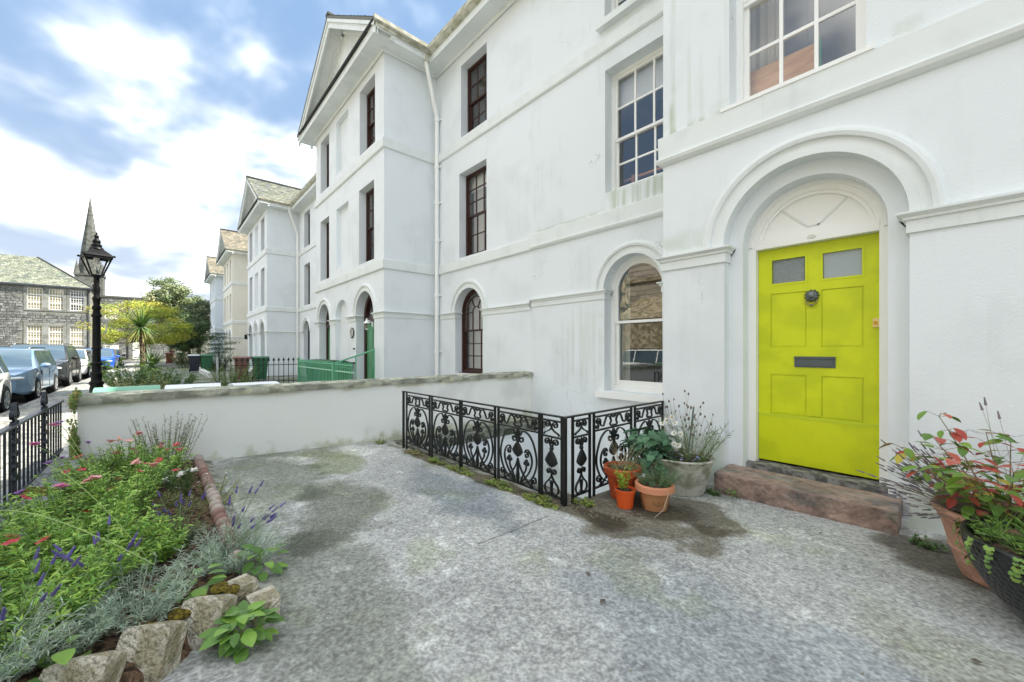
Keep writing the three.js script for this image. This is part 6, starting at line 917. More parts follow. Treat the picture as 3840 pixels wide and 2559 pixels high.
car('white car on the far side of the street, at the left edge', -43.0, 8.9, paintOf(0xdadcda, 0.1), { L: 4.4, H: 1.7, belt: 1.05, hood: 1.0 }, -1);
car('white car mirrored in the arched window', -7.4, 3.5, paintOf(0xdfe2e0, 0.1), { L: 4.4, rails: true });
// ---------------------------------------------------------------- wheelie bins
function bin(label, x, z, col, turn, y = -0.06, lid = col, fs = 1) {
  const t = thing('wheelie_bin', label, 'bin', [x, y, z], turn, 'wheelie bins in the front yards'), m = phys(col, 0.55), m2 = phys(lid, 0.5);
  const b = new MB(), q = (w, d, yy) => [[-w, yy, -d], [w, yy, -d], [w, yy, d], [-w, yy, d]], A = q(0.2, 0.24, 0.06), B = q(0.26, 0.32, 0.93), C = q(0.29, 0.35, 0.93), D = q(0.29, 0.35, 0.98); for (const [p, r] of [[A, B], [B, C], [C, D]]) for (let i = 0; i < 4; i++) { const j = (i + 1) % 4; b.quad(p[i], p[j], r[j], r[i]); } b.quad(...A).quad(...D); for (const s of [-1, 1]) b.box(s * 0.1 - 0.02, 0.2, 0.255, s * 0.1 + 0.02, 0.85, 0.315); part('bin_body', b.geo(), m, t);
  const l = new MB(); for (let i = 0; i < 6; i++) { const a = -0.37 + 0.74 * i / 6, c = -0.37 + 0.74 * (i + 1) / 6, h = (v) => 0.985 + 0.075 * (1 - Math.pow(Math.abs(v) / 0.38, 2.2)); l.quad([-0.31, h(a), a], [-0.31, h(c), c], [0.31, h(c), c], [0.31, h(a), a]); l.quad([0.31, 0.975, a], [0.31, 0.975, c], [0.31, h(c), c], [0.31, h(a), a]).quad([-0.31, 0.975, c], [-0.31, 0.975, a], [-0.31, h(a), a], [-0.31, h(c), c]); } l.quad([-0.31, 0.975, 0.37], [0.31, 0.975, 0.37], [0.31, 1.0, 0.37], [-0.31, 1.0, 0.37]); part('lid', l.geo(0.5), m2, t);
  part('handle', new MB().rod([-0.22, 0.97, -0.4], [0.22, 0.97, -0.4], 0.018, 0.018, 8).box(-0.26, 0.94, -0.42, -0.2, 1.0, -0.33).box(0.2, 0.94, -0.42, 0.26, 1.0, -0.33).geo(), m, t);
  for (const s of [-1, 1]) { const g = new THREE.CylinderGeometry(0.1, 0.1, 0.05, 16); g.rotateZ(Math.PI / 2); g.translate(s * 0.24, 0.1, -0.26); part('wheel', creased(g, 0.5), M.black, t); }
  t.scale.setScalar(fs); return t;
}
bin('green wheelie bin whose lid shows above the white wall', -6.42, 0.28, 0x5f9a7b, 1.6, -0.06, 0x6aa585, 0.885);
bin('white lidded bin behind the wall, next to the green lid', -6.46, -0.32, 0xd8dadb, 1.5, -0.06, 0xe4e7ea, 0.875); bin('white lidded bin behind the wall, farthest from the street', -6.5, -0.98, 0xd8dadb, 1.62, -0.06, 0xe4e7ea, 0.86);
bin('dark navy wheelie bin beside a green one in the overgrown yard', -30.2, -1.52, 0x232a36, 1.5, -0.05, 0xb8c0c4); bin('green wheelie bin to the right of the navy one', -29.9, -2.05, 0x2a6342, 1.6, -0.05); bin('green wheelie bin standing behind the navy one', -33.0, -2.35, 0x2a6342, 1.5, -0.05);
bin('brown wheelie bin farthest along the yards', -48.5, -0.62, 0x8a4a33, 1.5, -0.05); bin('far green wheelie bin to the right of the brown one', -49.5, -1.48, 0x2a6342, 1.6, -0.05); bin('brown bin behind the black fence', -20.5, -2.62, 0x7a5546, 1.5, -0.05); bin('green bin behind the black fence, beside the brown one', -20.2, -3.25, 0x2a6342, 1.55, -0.05);
bin('green bin behind the green railing, nearest the handrail', -11.5, -3.62, 0x0f4423, 0.05, -0.05); bin('green bin in the middle behind the green railing', -12.2, -3.62, 0x0f4423, -0.04, -0.05); bin('green bin at the far end behind the green railing', -12.9, -3.62, 0x0f4423, 0.03, -0.05);
// ---------------------------------------------------------------- fences in the neighbours' yards
{
  const t = thing('spear_fence', 'black iron fence with spear heads across the yard next door', 'fence'), bar = flat(new THREE.BoxGeometry(0.02, 0.86, 0.02)), head = (() => { const b = new MB(); b.tri([0, 0.14, 0], [-0.045, 0.02, 0.006], [0.045, 0.02, 0.006]).tri([0, 0.14, 0], [0.045, 0.02, -0.006], [-0.045, 0.02, -0.006]).tri([-0.045, 0.02, 0.006], [0.045, 0.02, 0.006], [0, -0.01, 0.01]).tri([-0.045, 0.02, -0.006], [0, -0.01, -0.01], [0.045, 0.02, -0.006]).box(-0.012, -0.02, -0.012, 0.012, 0.03, 0.012); return b.geo(); })();
  for (let i = 0; i < 16; i++) { const z = -4.0 + i * 0.165, o = part('fence_bar', bar, M.iron, t); o.position.set(-17, 0.43, z); const h = part('spear_head', head, M.iron, o); h.position.y = 0.45; h.rotation.y = Math.PI / 2 - 0.3; }
  part('fence_rail', new MB().box(-17.012, 0.72, -4.08, -16.988, 0.745, -1.5).geo(), M.iron, t); part('fence_rail', new MB().box(-17.012, 0.1, -4.08, -16.988, 0.125, -1.5).geo(), M.iron, t);
  part('post', new MB().box(-17.03, -0.1, -1.5, -16.97, 1.05, -1.44).geo(), mat(0xb9bcba, 0.6), t);
}
{
  const m = phys(0x63a883, 0.45), t = thing('green_railing', 'green painted iron railing with handrail in front of the green doors', 'railing'), bar = flat(new THREE.BoxGeometry(0.02, 1.0, 0.02)), fin = (() => { const b = new MB(); b.add(new THREE.SphereGeometry(0.026, 8, 6)); b.add(new THREE.ConeGeometry(0.02, 0.09, 6), new THREE.Matrix4().makeTranslation(0, 0.06, 0)); b.add(new THREE.SphereGeometry(0.02, 6, 5), new THREE.Matrix4().makeTranslation(0, -0.05, 0)); return b.geo(0.8); })();
  for (let i = 0; i < 38; i++) { const x = -13.2 + i * 0.118; if (Math.abs(x + 10.0) < 0.1) continue; const o = part('railing_bar', bar, m, t); o.position.set(x, 0.44, -3.15); const f = part('finial', fin, m, o); f.position.y = 0.5; }
  part('rail', new MB().box(-13.3, 0.78, -3.165, -8.72, 0.81, -3.135).geo(), phys(0x9fd0b4, 0.45), t); part('rail', new MB().box(-13.3, 0.05, -3.165, -8.72, 0.08, -3.135).geo(), m, t);
  part('post', new MB().box(-10.06, -0.06, -3.2, -9.94, 1.0, -3.1).geo(), m, t); part('post', new MB().box(-13.33, -0.06, -3.18, -13.27, 1.05, -3.12).geo(), m, t);
  part('handrail', new MB().rod([-9.95, 0.98, -3.15], [-9.62, 1.3, -3.98], 0.022, 0.022, 8).geo(0.8), m, t); part('post', new MB().rod([-9.62, -0.05, -3.98], [-9.62, 1.34, -3.98], 0.018, 0.018, 8).geo(0.8), m, t); part('post', new MB().rod([-9.78, -0.05, -3.58], [-9.78, 1.14, -3.58], 0.015, 0.015, 8).geo(0.8), m, t);
}
{ // lantern, plaque and bell pushes of the house next door
  const t = thing('wall_lantern', 'white wall lantern beside the green door next door', 'lantern', [-10.0, 1.95, ZA + 0.002]); t.scale.setScalar(0.75);
  part('bracket', new MB().box(-0.03, -0.06, 0, 0.03, 0.1, 0.02).rod([0, 0.05, 0.01], [0, 0.14, 0.12], 0.012, 0.012, 6).rod([0, 0.14, 0.12], [0, 0.1, 0.2], 0.012, 0.012, 6).geo(), M.whitePaint, t); const g = lathe([[0, -0.2], [0.02, -0.19], [0.06, -0.15], [0.062, -0.14], [0.0, -0.14]], 6, 0.2); g.translate(0, 0, 0.2); part('base', g, M.whitePaint, t); const c = lathe([[0.12, 0.04], [0.11, 0.06], [0.04, 0.12], [0.02, 0.2], [0, 0.21]], 6, 0.2); c.translate(0, 0, 0.2); part('cap', c, M.whitePaint, t); const p = lathe([[0.062, -0.14], [0.1, 0.04]], 6, 0.2); p.translate(0, 0, 0.2); part('pane', p, M.glassLamp, t);
  const q = thing('wall_plaque', 'small round dark plaque between the arches next door', 'plaque', [-11.42, 1.78, ZA + 0.001]), d = new THREE.CylinderGeometry(0.15, 0.15, 0.03, 24); d.rotateX(Math.PI / 2); d.translate(0, 0, 0.016); part('disc', creased(d, 0.5), mat(0x3b4048, 0.5), q); const rg = new THREE.TorusGeometry(0.115, 0.012, 6, 24); rg.translate(0, 0, 0.033); part('ring', creased(rg, 1), mat(0xd8d8d2, 0.5), q); const st = new MB(); for (let i = 0; i < 6; i++) { const a = i * 1.047; st.bar([0, 0, 0.033], [Math.cos(a) * 0.09, Math.sin(a) * 0.09, 0.033], 0.02, 0.008, [0, 0, 1]); } part('emblem', st.geo(), mat(0xd8d8d2, 0.5), q);
  for (const [y, l] of [[1.33, 'upper'], [0.93, 'lower']]) { const e = thing('door_bell', l + ' small dark bell push beside the green door next door', 'door bell', [-11.28, y, ZA + 0.001]); part('bell_push', new MB().box(-0.06, -0.02, 0, 0.06, 0.02, 0.02).geo(), M.black, e); }
  const w = thing('wall_lamp', 'small black wall lamp by the doors of the third house', 'lamp', [-28.6, 2.15, ZA + 0.001]); part('lamp_body', new MB().box(-0.02, -0.05, 0, 0.02, 0.1, 0.02).rod([0, 0.05, 0.01], [0, 0.1, 0.22], 0.012, 0.012, 6).box(-0.07, -0.22, 0.15, 0.07, 0.05, 0.29).geo(), M.black, w);
}
// ---------------------------------------------------------------- trees and shrubs along the yards
M.bark = mat(0x6b5a48, 0.95, { map: withRep(mottle([0.6, 0.58, 0.55], [1, 1, 1], 16, 7), 1) });
function tree(name, label, x, z, o, y = -0.08) {
  const t = thing(name, label, 'tree', [x, y, z], 0, 'trees and shrubs along the yards'), r = rng(o.seed), tr = new MB(), f = new MB(), C = o.c, R = o.r, top = V(C[0] * 0.6, C[1] - R[1] * 0.5, C[2] * 0.6);
  tr.rod([0, 0, 0], [top.x * 0.5, top.y * 0.55, top.z * 0.5], o.tr, o.tr * 0.75, 9).rod([top.x * 0.5, top.y * 0.55, top.z * 0.5], top.toArray(), o.tr * 0.75, o.tr * 0.5, 9);
  for (let i = 0; i < o.clumps; i++) {
    const d = V(r() * 2 - 1, r() * 2 - 1, r() * 2 - 1).normalize(), k = Math.pow(r(), 0.35), c = V(C[0] + d.x * R[0] * k, C[1] + d.y * R[1] * k * (d.y < 0 ? 0.8 : 1), C[2] + d.z * R[2] * k), rc = o.rc * (0.6 + 0.8 * r());
    if (i % 3 === 0) { const m = top.clone().lerp(c, 0.55); m.y -= 0.1 * R[1]; tr.rod(top.toArray(), m.toArray(), o.tr * 0.32, o.tr * 0.18, 6).rod(m.toArray(), c.toArray(), o.tr * 0.18, o.tr * 0.06, 5); }
    const base = o.cols[Math.floor(r() * o.cols.length)];
    for (let q = 0; q < o.n; q++) { const e = V(r() * 2 - 1, r() * 2 - 1, r() * 2 - 1).normalize(), kk = Math.pow(r(), 0.5), p = V(c.x + e.x * rc * kk * (o.flat || 1), c.y + e.y * rc * kk * (o.squash || 0.75), c.z + e.z * rc * kk * (o.flat || 1)), n = V(e.x + (r() - 0.5), e.y + 0.6 + (r() - 0.5), e.z + (r() - 0.5)).normalize(), ld = dirOf(r, -0.1); ld.addScaledVector(n, -ld.dot(n)).normalize(); leaf(f, p, ld, n, o.leaf * (0.6 + 0.8 * r()), o.leaf * (o.wr || 0.5), jit(base, r, 0.4), 0.15); }
  }
  part('trunk', tr.geo(0.8), M.bark, t); part('crown', f.geo(), M.leaf, t); return t;
}
tree('round_tree', 'tall rounded pale green tree behind the yellow one', -60, -1.0, { seed: 201, c: [0, 6.6, 0], r: [2.7, 3.0, 2.7], clumps: 90, rc: 0.85, n: 150, leaf: 0.26, tr: 0.28, cols: [[0.2, 0.26, 0.1], [0.26, 0.31, 0.14], [0.13, 0.19, 0.06], [0.32, 0.34, 0.18]] });
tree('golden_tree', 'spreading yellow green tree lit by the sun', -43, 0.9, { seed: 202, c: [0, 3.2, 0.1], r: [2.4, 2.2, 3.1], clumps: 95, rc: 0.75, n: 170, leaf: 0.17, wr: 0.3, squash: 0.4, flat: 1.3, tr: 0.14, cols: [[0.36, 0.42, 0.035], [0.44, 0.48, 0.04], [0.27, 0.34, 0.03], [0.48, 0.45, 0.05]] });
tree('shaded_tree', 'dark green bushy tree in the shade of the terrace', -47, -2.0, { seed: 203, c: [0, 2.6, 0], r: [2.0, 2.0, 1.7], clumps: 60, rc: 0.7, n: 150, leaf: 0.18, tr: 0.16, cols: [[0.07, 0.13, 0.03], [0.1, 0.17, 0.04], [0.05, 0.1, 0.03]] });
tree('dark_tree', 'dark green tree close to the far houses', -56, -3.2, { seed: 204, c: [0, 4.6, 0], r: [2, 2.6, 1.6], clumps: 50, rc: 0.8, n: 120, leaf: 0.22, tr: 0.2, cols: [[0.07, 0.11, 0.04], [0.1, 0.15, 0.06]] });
tree('cedar', 'small dark conifer with flat tiers beside the cream house', -33.6, -3.0, { seed: 205, c: [0, 1.6, 0], r: [0.75, 1.3, 0.7], clumps: 26, rc: 0.4, n: 130, leaf: 0.1, wr: 0.25, squash: 0.18, flat: 1.5, tr: 0.06, cols: [[0.03, 0.075, 0.035], [0.045, 0.1, 0.04]] });
function palm(label, x, z, h, n, L, seed) {
  const t = thing('cabbage_palm', label, 'palm', [x, -0.08, z], 0, 'trees and shrubs along the yards'), r = rng(seed), tr = new MB(), f = new MB(); const pts = stemPts(V(0, 0, 0), V(0.02, 1, 0.04).normalize(), h, -0.02, 5); for (let i = 0; i < 5; i++) tr.rod(pts[i].toArray(), pts[i + 1].toArray(), 0.1 - 0.006 * i, 0.095 - 0.006 * i, 9);
  for (let i = 0; i < n; i++) { const a = r() * 6.283, el = 1.3 - 2.1 * Math.pow(r(), 1.0), d = V(Math.cos(a) * Math.cos(el), Math.sin(el), Math.sin(a) * Math.cos(el)), l = L * (0.75 + 0.4 * r()), p = stemPts(pts[5], d, l, 0.55, 4), col = jit(el < -0.3 ? [0.3, 0.3, 0.08] : [0.10, 0.19, 0.035], r, 0.4); f.color(...col); const s = V(-Math.sin(a), 0, Math.cos(a)); for (let k = 0; k < 4; k++) { const w0 = 0.03 * (1 - k / 4.2), w1 = 0.03 * (1 - (k + 1) / 4.2), A = p[k], B = p[k + 1]; f.quad([A.x - s.x * w0, A.y, A.z - s.z * w0], [A.x + s.x * w0, A.y, A.z + s.z * w0], [B.x + s.x * w1, B.y, B.z + s.z * w1], [B.x - s.x * w1, B.y, B.z - s.z * w1]); } }
  part('trunk', tr.geo(0.8), M.bark, t); part('crown', f.geo(), M.leaf, t);
}
palm('cabbage palm with a tall bare trunk in the sunlit yard', -22, 0.5, 2.3, 230, 0.95, 211); palm('low cabbage palm tuft at the foot of the taller one', -20.5, 0.2, 0.75, 130, 0.8, 212);
const shrubAt = (label, x, z, o) => { const t = thing('shrub', label, 'shrub', [x, -0.08, z], 0, 'trees and shrubs along the yards'); bush(t, { stems: 90, base: 0.3, h: 0.8, lean: 0.5, droop: 0.2, leaves: 26, L: 0.07, wr: 0.5, cols: GREEN, sr: 0.006, from: 0.25, ...o }); };
shrubAt('dark green leafy shrub behind the wall, below the palms', -15.2, 0.3, { seed: 221, h: 0.95, base: 0.45, stems: 120 }); shrubAt('yellow flowered hebe shrub behind the wall', -13.6, 0.35, { seed: 222, h: 0.68, base: 0.35, cols: [[0.2, 0.27, 0.05], [0.3, 0.3, 0.06], [0.26, 0.24, 0.08]] }); shrubAt('lime green young fig by the lamp post', -16.6, 0.72, { seed: 223, h: 1.25, stems: 26, leaves: 16, L: 0.13, wr: 0.8, cols: [[0.26, 0.4, 0.05], [0.2, 0.34, 0.04]] }); shrubAt('green shrub left of the navy bin', -17.8, -0.25, { seed: 224, h: 0.6, base: 0.5, cols: GREEN }); shrubAt('pale green climber at the end of the black fence', -15.4, -1.75, { seed: 225, h: 0.95, base: 0.3, L: 0.05, cols: [[0.2, 0.28, 0.07], [0.15, 0.24, 0.06]] }); shrubAt('small clump of weeds on the concrete yard', -18.0, -0.9, { seed: 226, h: 0.16, base: 0.25, L: 0.05, stems: 50 }); shrubAt('clipped round dark bush beside the far bins', -31.0, -2.75, { seed: 227, h: 1.35, base: 0.3, cols: [[0.03, 0.09, 0.03], [0.05, 0.12, 0.04]] });
shrubAt('bronze shrub under the golden tree', -38.5, -1.8, { seed: 228, h: 1.2, base: 0.8, stems: 120, L: 0.12, cols: [[0.1, 0.15, 0.05], [0.16, 0.13, 0.06]] });
{ // weeds growing through the yard surface
  const r = rng(231), b = new MB(); for (let i = 0; i < 2600; i++) { const x = -13 - r() * 26, z = -2.6 + r() * 3.2; if (fbm(x * 0.6 + 40, z * 0.9 + 40, 4) < 0.5) continue; leaf(b, V(x, -0.06, z), dirOf(r, 0.7), V(0, 1, 0), 0.1 + 0.08 * r(), 0.03, jit([0.18, 0.24, 0.06], r, 0.4), 0.3); }
  solo('yard_weeds', b.geo(), M.leaf, 'grass and weeds growing through the concrete of the next yards', 'weeds', null, 'stuff');
  const w = thing('yard_wall', 'low rough stone wall between the pavement and the next yards', 'wall'), g = new MB(), q = rng(232); let x = -40; const sm = [mat(0x84857e, 0.9), mat(0x72746f, 0.9), mat(0x96958c, 0.9)], sg = creased(new THREE.IcosahedronGeometry(0.5, 1), 0.3);
  part('wall_core', new MB().box(-40, -0.28, 0.62, -9.5, 0.12, 0.82).geo(), mat(0x6f706a, 0.95), w); for (x = -24; x < -9.5; x += 0.36) for (let k = 0; k < 2; k++) { const o = part('stone', sg, sm[Math.floor(q() * 3)], w); o.position.set(x + (q() - 0.5) * 0.1, 0.0 + k * 0.17, 0.72); o.scale.set(0.42, 0.2 + 0.06 * q(), 0.36); o.rotation.y = q(); }
  struct('yard_kerb', new MB().box(-36, -0.07, -1.9, -24, 0.16, -1.7).geo(), mat(0xd6d7d2, 0.8));
}
// ---------------------------------------------------------------- school across the end of the street
M.stoneWall = mat(0x8a8b88, 0.92, { vertexColors: true, map: withRep(mottle([0.75, 0.75, 0.73], [1, 1, 1], 16, 6), 0.5) });
M.mortar = mat(0x77776f, 0.95); M.dressed = mat(0x8b8d88, 0.9, { map: withRep(mottle([0.82, 0.82, 0.8], [1, 1, 1], 8, 6), 0.3) });
function rubble(b, x, z0, z1, y0, y1, seed, avoid, sz = 0.42) {   // stones on a wall that faces +x
  const r = rng(seed); for (let y = y0; y < y1;) { const h = sz * (0.5 + 0.45 * r()); for (let z = z0 - r() * sz; z < z1;) { const w = sz * (0.7 + 0.9 * r()), a = Math.max(z, z0), c = Math.min(z + w - 0.03, z1), t = Math.min(y + h - 0.03, y1); if (c > a + 0.05 && !avoid(a, c, y, t)) { const k = 0.55 + 0.6 * r(), j = () => (r() - 0.5) * 0.09; b.color(k * 0.98, k, k * 1.02); const d = 0.03 + 0.03 * r(), P = [[x, y + j() * 0.5, c + j() * 0.5], [x, y + j() * 0.5, a + j() * 0.5], [x, t + j() * 0.5, a + j() * 0.5], [x, t + j() * 0.5, c + j() * 0.5]], F = P.map(p => [x + d, lerp(p[1], (y + t) / 2, 0.12), lerp(p[2], (a + c) / 2, 0.12)]); b.quad(...F); for (let i = 0; i < 4; i++) { const q = (i + 1) % 4; b.quad(P[i], P[q], F[q], F[i]); } } z += w; } y += h; }
}
function gridWindow(parent, x, zc, w, y0, y1, nc, nr, split, open) {  // faces +x
  const f = new MB(), z0 = zc - w / 2, z1 = zc + w / 2, fw = 0.07; f.box(x - 0.08, y0, z0, x + 0.02, y1, z0 + fw).box(x - 0.08, y0, z1 - fw, x + 0.02, y1, z1).box(x - 0.08, y0, z0 + fw, x + 0.02, y0 + fw, z1 - fw).box(x - 0.08, y1 - fw, z0 + fw, x + 0.02, y1, z1 - fw); for (const s of split) f.box(x - 0.06, lerp(y0, y1, s) - 0.04, z0 + fw, x + 0.02, lerp(y0, y1, s) + 0.04, z1 - fw);
  const win = part('window', f.geo(), M.whitePaint, parent), ed = [0, ...split, 1];
  for (let i = 1; i < nc; i++) { const z = lerp(z0 + fw, z1 - fw, i / nc); block('glazing_bar', x - 0.05, y0 + fw, z - 0.018, x - 0.005, y1 - fw, z + 0.018, M.whitePaint, win); } for (let j = 1; j < nr; j++) { const y = lerp(y0, y1, j / nr); block('glazing_bar', x - 0.05, y - 0.018, z0 + fw, x - 0.004, y + 0.018, z1 - fw, M.whitePaint, win); }
  for (let j = 0; j < ed.length - 1; j++) { const p = part('pane', PANE, M.farGlass, win); p.rotation.y = Math.PI / 2; p.position.set(x - 0.03, (lerp(y0, y1, ed[j]) + lerp(y0, y1, ed[j + 1])) / 2, zc); p.scale.set(w - fw * 2, (y1 - y0) * (ed[j + 1] - ed[j]) - 0.04, 1); }
  part('reveal', new MB().box(x - 0.35, y0 - 0.02, z0 - 0.02, x - 0.12, y1 + 0.02, z1 + 0.02).geo(), open ? M.roomDark : M.cream, win);
}
M.farGlass = phys(0xffffff, 0.02, { transmission: 1, thickness: 0, ior: 1.8 }); M.cream = mat(0xb9ad88, 0.9);
{
  const t = thing('school_building', 'grey stone school with a hipped mossy roof at the end of the street', 'building'), X = -75, zs = [6.85, 34], eave = 9.1, wins = [[11.5, 1.24], [9.76, 1.24], [7.99, 1.24]], rows = [[6.28, 8.86], [1.75, 4.28]];
  const s = new MB(); s.box(X - 14, -0.3, zs[0], X - 0.4, eave, zs[1]); s.quad([X - 0.005, -0.3, zs[1]], [X - 0.005, -0.3, zs[0]], [X - 0.005, eave, zs[0]], [X - 0.005, eave, zs[1]]); part('wall', wallX(X, zs[0], zs[1], -0.3, eave, wins.flatMap(([z, w]) => rows.map(q => [z, w, ...q]))), M.mortar, t); part('rear_wall', new MB().box(X - 14, -0.3, zs[0], X - 13.6, eave, zs[1]).box(X - 13.6, -0.3, zs[0], X - 0.45, eave, zs[0] + 0.4).box(X - 13.6, -0.3, zs[1] - 0.4, X - 0.45, eave, zs[1]).geo(), M.mortar, t);
  const rb = new MB(), av = (a, c, y, e) => wins.some(([z, w]) => c > z - w / 2 - 0.26 && a < z + w / 2 + 0.26 && rows.some(q => e > q[0] - 0.2 && y < q[1] + 0.34)) || c < zs[0]; rubble(rb, X, zs[0] + 0.02, 16, -0.1, eave - 0.25, 241, av); const ro = part('rubble_stones', rb.geo(), M.stoneWall, t); ro.userData.kind = 'stuff';
  for (const [z, w] of wins) for (const [y0, y1] of rows) { const d = new MB(); d.box(X, y0 - 0.2, z - w / 2 - 0.25, X + 0.06, y0, z + w / 2 + 0.25).box(X, y1, z - w / 2 - 0.25, X + 0.06, Math.min(y1 + 0.34, eave), z + w / 2 + 0.25).box(X, y0, z - w / 2 - 0.25, X + 0.06, y1, z - w / 2).box(X, y0, z + w / 2, X + 0.06, y1, z + w / 2 + 0.25); part('window_surround', d.geo(), M.dressed, t); gridWindow(t, X - 0.1, z, w, y0, y1, 5, 7, [0.34, 0.68], y0 > 5 && z < 9); }
  // hipped roof with its ridge running back, slate by slate
  const ev = eave + 0.15, ap = 13.35, zc = 12.0, hb = new MB(), e0 = zs[0] - 0.3, ex = X + 0.35, L2 = zc - e0, rr = rng(242), sl = new MB();
  hb.quad([ex, ev, e0 + 2 * L2 + 8], [ex, ev, e0], [X - 5, ap, zc], [X - 5, ap, zc + 8]).tri([ex, ev, e0], [X - 14, ev, e0], [X - 5, ap, zc]).quad([X - 14, ev, e0], [X - 14, ev, e0 + 28], [X - 5, ap, zc + 8], [X - 5, ap, zc]); part('roof', hb.geo(), M.slate, t);
  const u = V(X - 5 - ex, ap - ev, 0), Hs = u.length(); u.normalize(); slates(sl, V(ex, ev + 0.02, e0 + 20), V(0, 0, -1), u, 20, Hs, 0.42, 0.3, rr, [[0.17, 0.19, 0.15], [0.21, 0.23, 0.18], [0.14, 0.16, 0.14], [0.25, 0.26, 0.21]], (a, c) => (20 - a) > c / Hs * L2 - 0.1); const so = part('slates', sl.geo(), M.slateV, t); so.userData.kind = 'stuff';
  part('gutter', new MB().box(ex - 0.05, ev - 0.16, e0, ex + 0.1, ev + 0.02, 34).geo(), mat(0x3a4148, 0.6), t); part('hip_cap', new MB().bar([ex, ev + 0.06, e0], [X - 5, ap + 0.06, zc], 0.25, 0.1).geo(), M.ridge, t); part('downpipe', new MB().rod([X + 0.1, 0, zs[0] + 0.15], [X + 0.1, ev, zs[0] + 0.15], 0.06, 0.06, 8).geo(0.8), M.ridge, t);
}
function wallX(x, z0, z1, y0, y1, holes) { const s = new THREE.Shape([[-z1, y0], [-z0, y0], [-z0, y1], [-z1, y1]].map(p => new THREE.Vector2(...p))); for (const [z, w, a, b] of holes) s.holes.push(rectHole(-z, w, a, b)); const g = new THREE.ExtrudeGeometry(s, { depth: 0.4, bevelEnabled: false }); g.rotateY(Math.PI / 2); g.translate(x - 0.4, 0, 0); return flat(g); }
{
  const t = thing('stone_wing', 'flat roofed grey stone building to the right of the school', 'building'), X = -82, ws = [[5.33, 1.4, 5.83, 7.65], [5.33, 1.38, 2.45, 3.6]];
  part('wall', wallX(X, -14, 6.8, -0.3, 8.9, ws), M.mortar, t); part('side_wall', new MB().box(X - 8, -0.3, 6.4, X - 0.42, 8.9, 6.8).box(X - 8, -0.3, -14, X - 7.6, 8.9, 6.4).geo(), M.mortar, t); part('parapet', new MB().box(X - 8, 8.9, -14.1, X + 0.15, 9.15, 6.9).geo(), mat(0x53554f, 0.9), t);
  const rb = new MB(); rubble(rb, X, -2, 6.7, 0, 8.7, 251, (a, c, y, e) => ws.some(([z, w, y0, y1]) => c > z - w / 2 - 0.1 && a < z + w / 2 + 0.1 && e > y0 - 0.1 && y < y1 + 0.1), 0.45); const ro = part('rubble_stones', rb.geo(), M.stoneWall, t); ro.userData.kind = 'stuff';
  gridWindow(t, X - 0.05, 5.33, 1.4, 5.83, 7.65, 5, 5, [0.4]); gridWindow(t, X - 0.05, 5.33, 1.38, 2.45, 3.6, 6, 3, []); part('garage_door', new MB().box(X, -0.1, 4.6, X + 0.05, 1.95, 6.2).geo(), M.greyPaint, t); part('doorway', new MB().box(X, -0.1, 2.2, X + 0.05, 2.6, 3.1).geo(), M.whitePaint, t); part('downpipe', new MB().rod([X + 0.1, 0, 3.6], [X + 0.1, 8.9, 3.6], 0.09, 0.09, 8).geo(0.8), M.ridge, t);
  const d = thing('dark_gable', 'dark slate roofed building behind the far trees', 'building'); part('wall', new MB().box(-104, -0.3, -16, -96, 8.6, -2).geo(), M.mortar, d); part('roof', new MB().quad([-95.6, 8.5, -16.4], [-95.6, 8.5, -1.6], [-100, 11.2, -1.6], [-100, 11.2, -16.4]).quad([-104.4, 8.5, -1.6], [-104.4, 8.5, -16.4], [-100, 11.2, -16.4], [-100, 11.2, -1.6]).tri([-95.6, 8.5, -1.6], [-104.4, 8.5, -1.6], [-100, 11.2, -1.6]).geo(), mat(0x33363a, 0.85), d);
}
{ // church spire far behind
  const t = thing('church_spire', 'tall grey stone church spire rising behind the street lamp', 'spire', [-125, 0, 11.4]), m = mat(0x62645f, 0.92, { map: withRep(mottle([0.75, 0.76, 0.72], [1, 1, 1], 16, 6), 0.15) });
  part('tower', new MB().box(-2.1, -0.3, -2.1, 2.1, 17.2, 2.1).geo(), m, t); const oct = (r0, r1, y0, y1) => { const g = new THREE.CylinderGeometry(r1, r0, y1 - y0, 8); g.rotateY(0.39); g.translate(0, (y0 + y1) / 2, 0); return g; };
  part('spire', flat(oct(2.05, 0.05, 17.4, 34.4)), m, t); part('spire_base', new MB().box(-2.25, 17.1, -2.25, 2.25, 17.5, 2.25).geo(), m, t); for (const [a, b] of [[-1.8, -1.8], [1.8, -1.8], [1.8, 1.8], [-1.8, 1.8]]) { const g = new THREE.ConeGeometry(0.5, 3.2, 6); g.translate(a, 18.9, b); part('pinnacle', flat(g), m, t); }
  for (const z of [-0.9, 0.9]) { const g = new THREE.ShapeGeometry(archShape(0, 0.45, 13.2, 15), 10); g.rotateY(Math.PI / 2); g.translate(2.12, 0, z); const l = part('belfry_louvre', flat(g), M.roomDark, t); part('arch_surround', (() => { const b = new MB(); archSweep(b, 0, 15, 0, [[0.45, 0], [0.45, 0.1], [0.65, 0.1], [0.65, 0]], 0, Math.PI, 12); const q = b.geo(); q.rotateY(Math.PI / 2); q.translate(2.12, 0, z); return q; })(), M.dressed, l); }
}
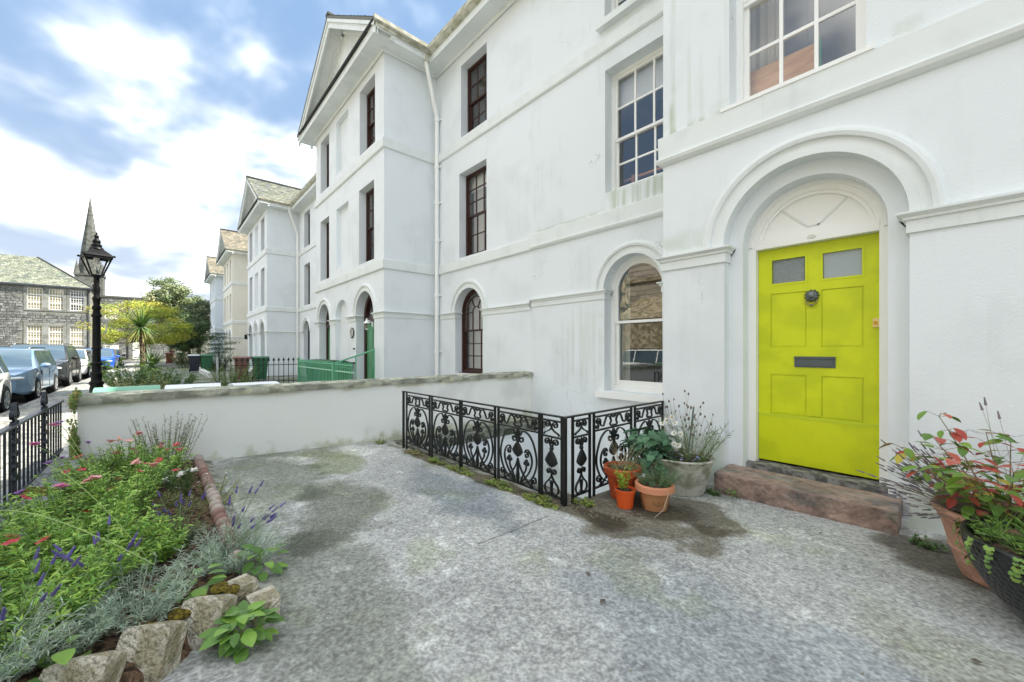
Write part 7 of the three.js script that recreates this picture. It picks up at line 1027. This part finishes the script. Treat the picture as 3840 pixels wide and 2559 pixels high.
{ // church on the far side of the street: seen only mirrored in the arched window
  const t = thing('church', 'sunlit stone church across the street, mirrored in the arched window', 'church'), m = mat(0xb7ab90, 0.9, { map: withRep(mottle([0.7, 0.7, 0.66], [1, 1, 1], 16, 8), 0.4) }), sv = mat(0xffffff, 0.9, { vertexColors: true }), z = 13.5;
  part('wall', new MB().box(-30, -0.3, z, 6, 10.5, z + 9).geo(), m, t); part('roof', new MB().quad([-30.4, 10.4, z - 0.4], [6.4, 10.4, z - 0.4], [6.4, 15, z + 4.5], [-30.4, 15, z + 4.5]).quad([6.4, 10.4, z + 9.4], [-30.4, 10.4, z + 9.4], [-30.4, 15, z + 4.5], [6.4, 15, z + 4.5]).tri([6, 10.4, z], [6, 10.4, z + 9], [6, 15, z + 4.5]).tri([-30, 10.4, z], [-30, 10.4, z + 9], [-30, 15, z + 4.5]).geo(), M.slate, t);
  const b = new MB(), r = rng(261); for (let y = 0; y < 10; y += 0.34) for (let x = -24 + r() * 0.3; x < -4;) { const w = 0.45 + r() * 0.5, k = 0.7 + 0.5 * r(); b.color(0.44 * k, 0.4 * k, 0.32 * k); b.box(x, y, z - 0.03 - 0.02 * r(), x + w - 0.03, y + 0.31, z + 0.001); x += w; } const so = part('ashlar_blocks', b.geo(), sv, t); so.userData.kind = 'stuff';
  part('string_course', new MB().box(-30, 6.0, z - 0.18, 6, 6.25, z).geo(), m, t); const pr = new MB(); pr.box(-16.2, -0.3, z - 1.4, -15.2, 4.2, z).box(-16.3, 4.2, z - 1.5, -15.1, 4.45, z - 0.3); part('buttress', pr.geo(), m, t); const cn = new THREE.ConeGeometry(0.75, 3.2, 8); cn.translate(-15.7, 6.05, z - 0.9); part('pinnacle', flat(cn), m, t); part('pinnacle_shaft', new MB().box(-16.1, 4.45, z - 1.3, -15.3, 4.5, z - 0.5).geo(), m, t);
  part('porch', new MB().box(-14.4, -0.3, z - 3, -9.5, 3.2, z).quad([-14.6, 3.2, z - 3.2], [-9.3, 3.2, z - 3.2], [-9.3, 4.9, z], [-14.6, 4.9, z]).tri([-14.4, 3.2, z - 3], [-14.4, 4.8, z], [-14.4, 3.2, z]).tri([-9.5, 3.2, z - 3], [-9.5, 3.2, z], [-9.5, 4.8, z]).geo(), m, t);
}
renderer.render(scene, camera);
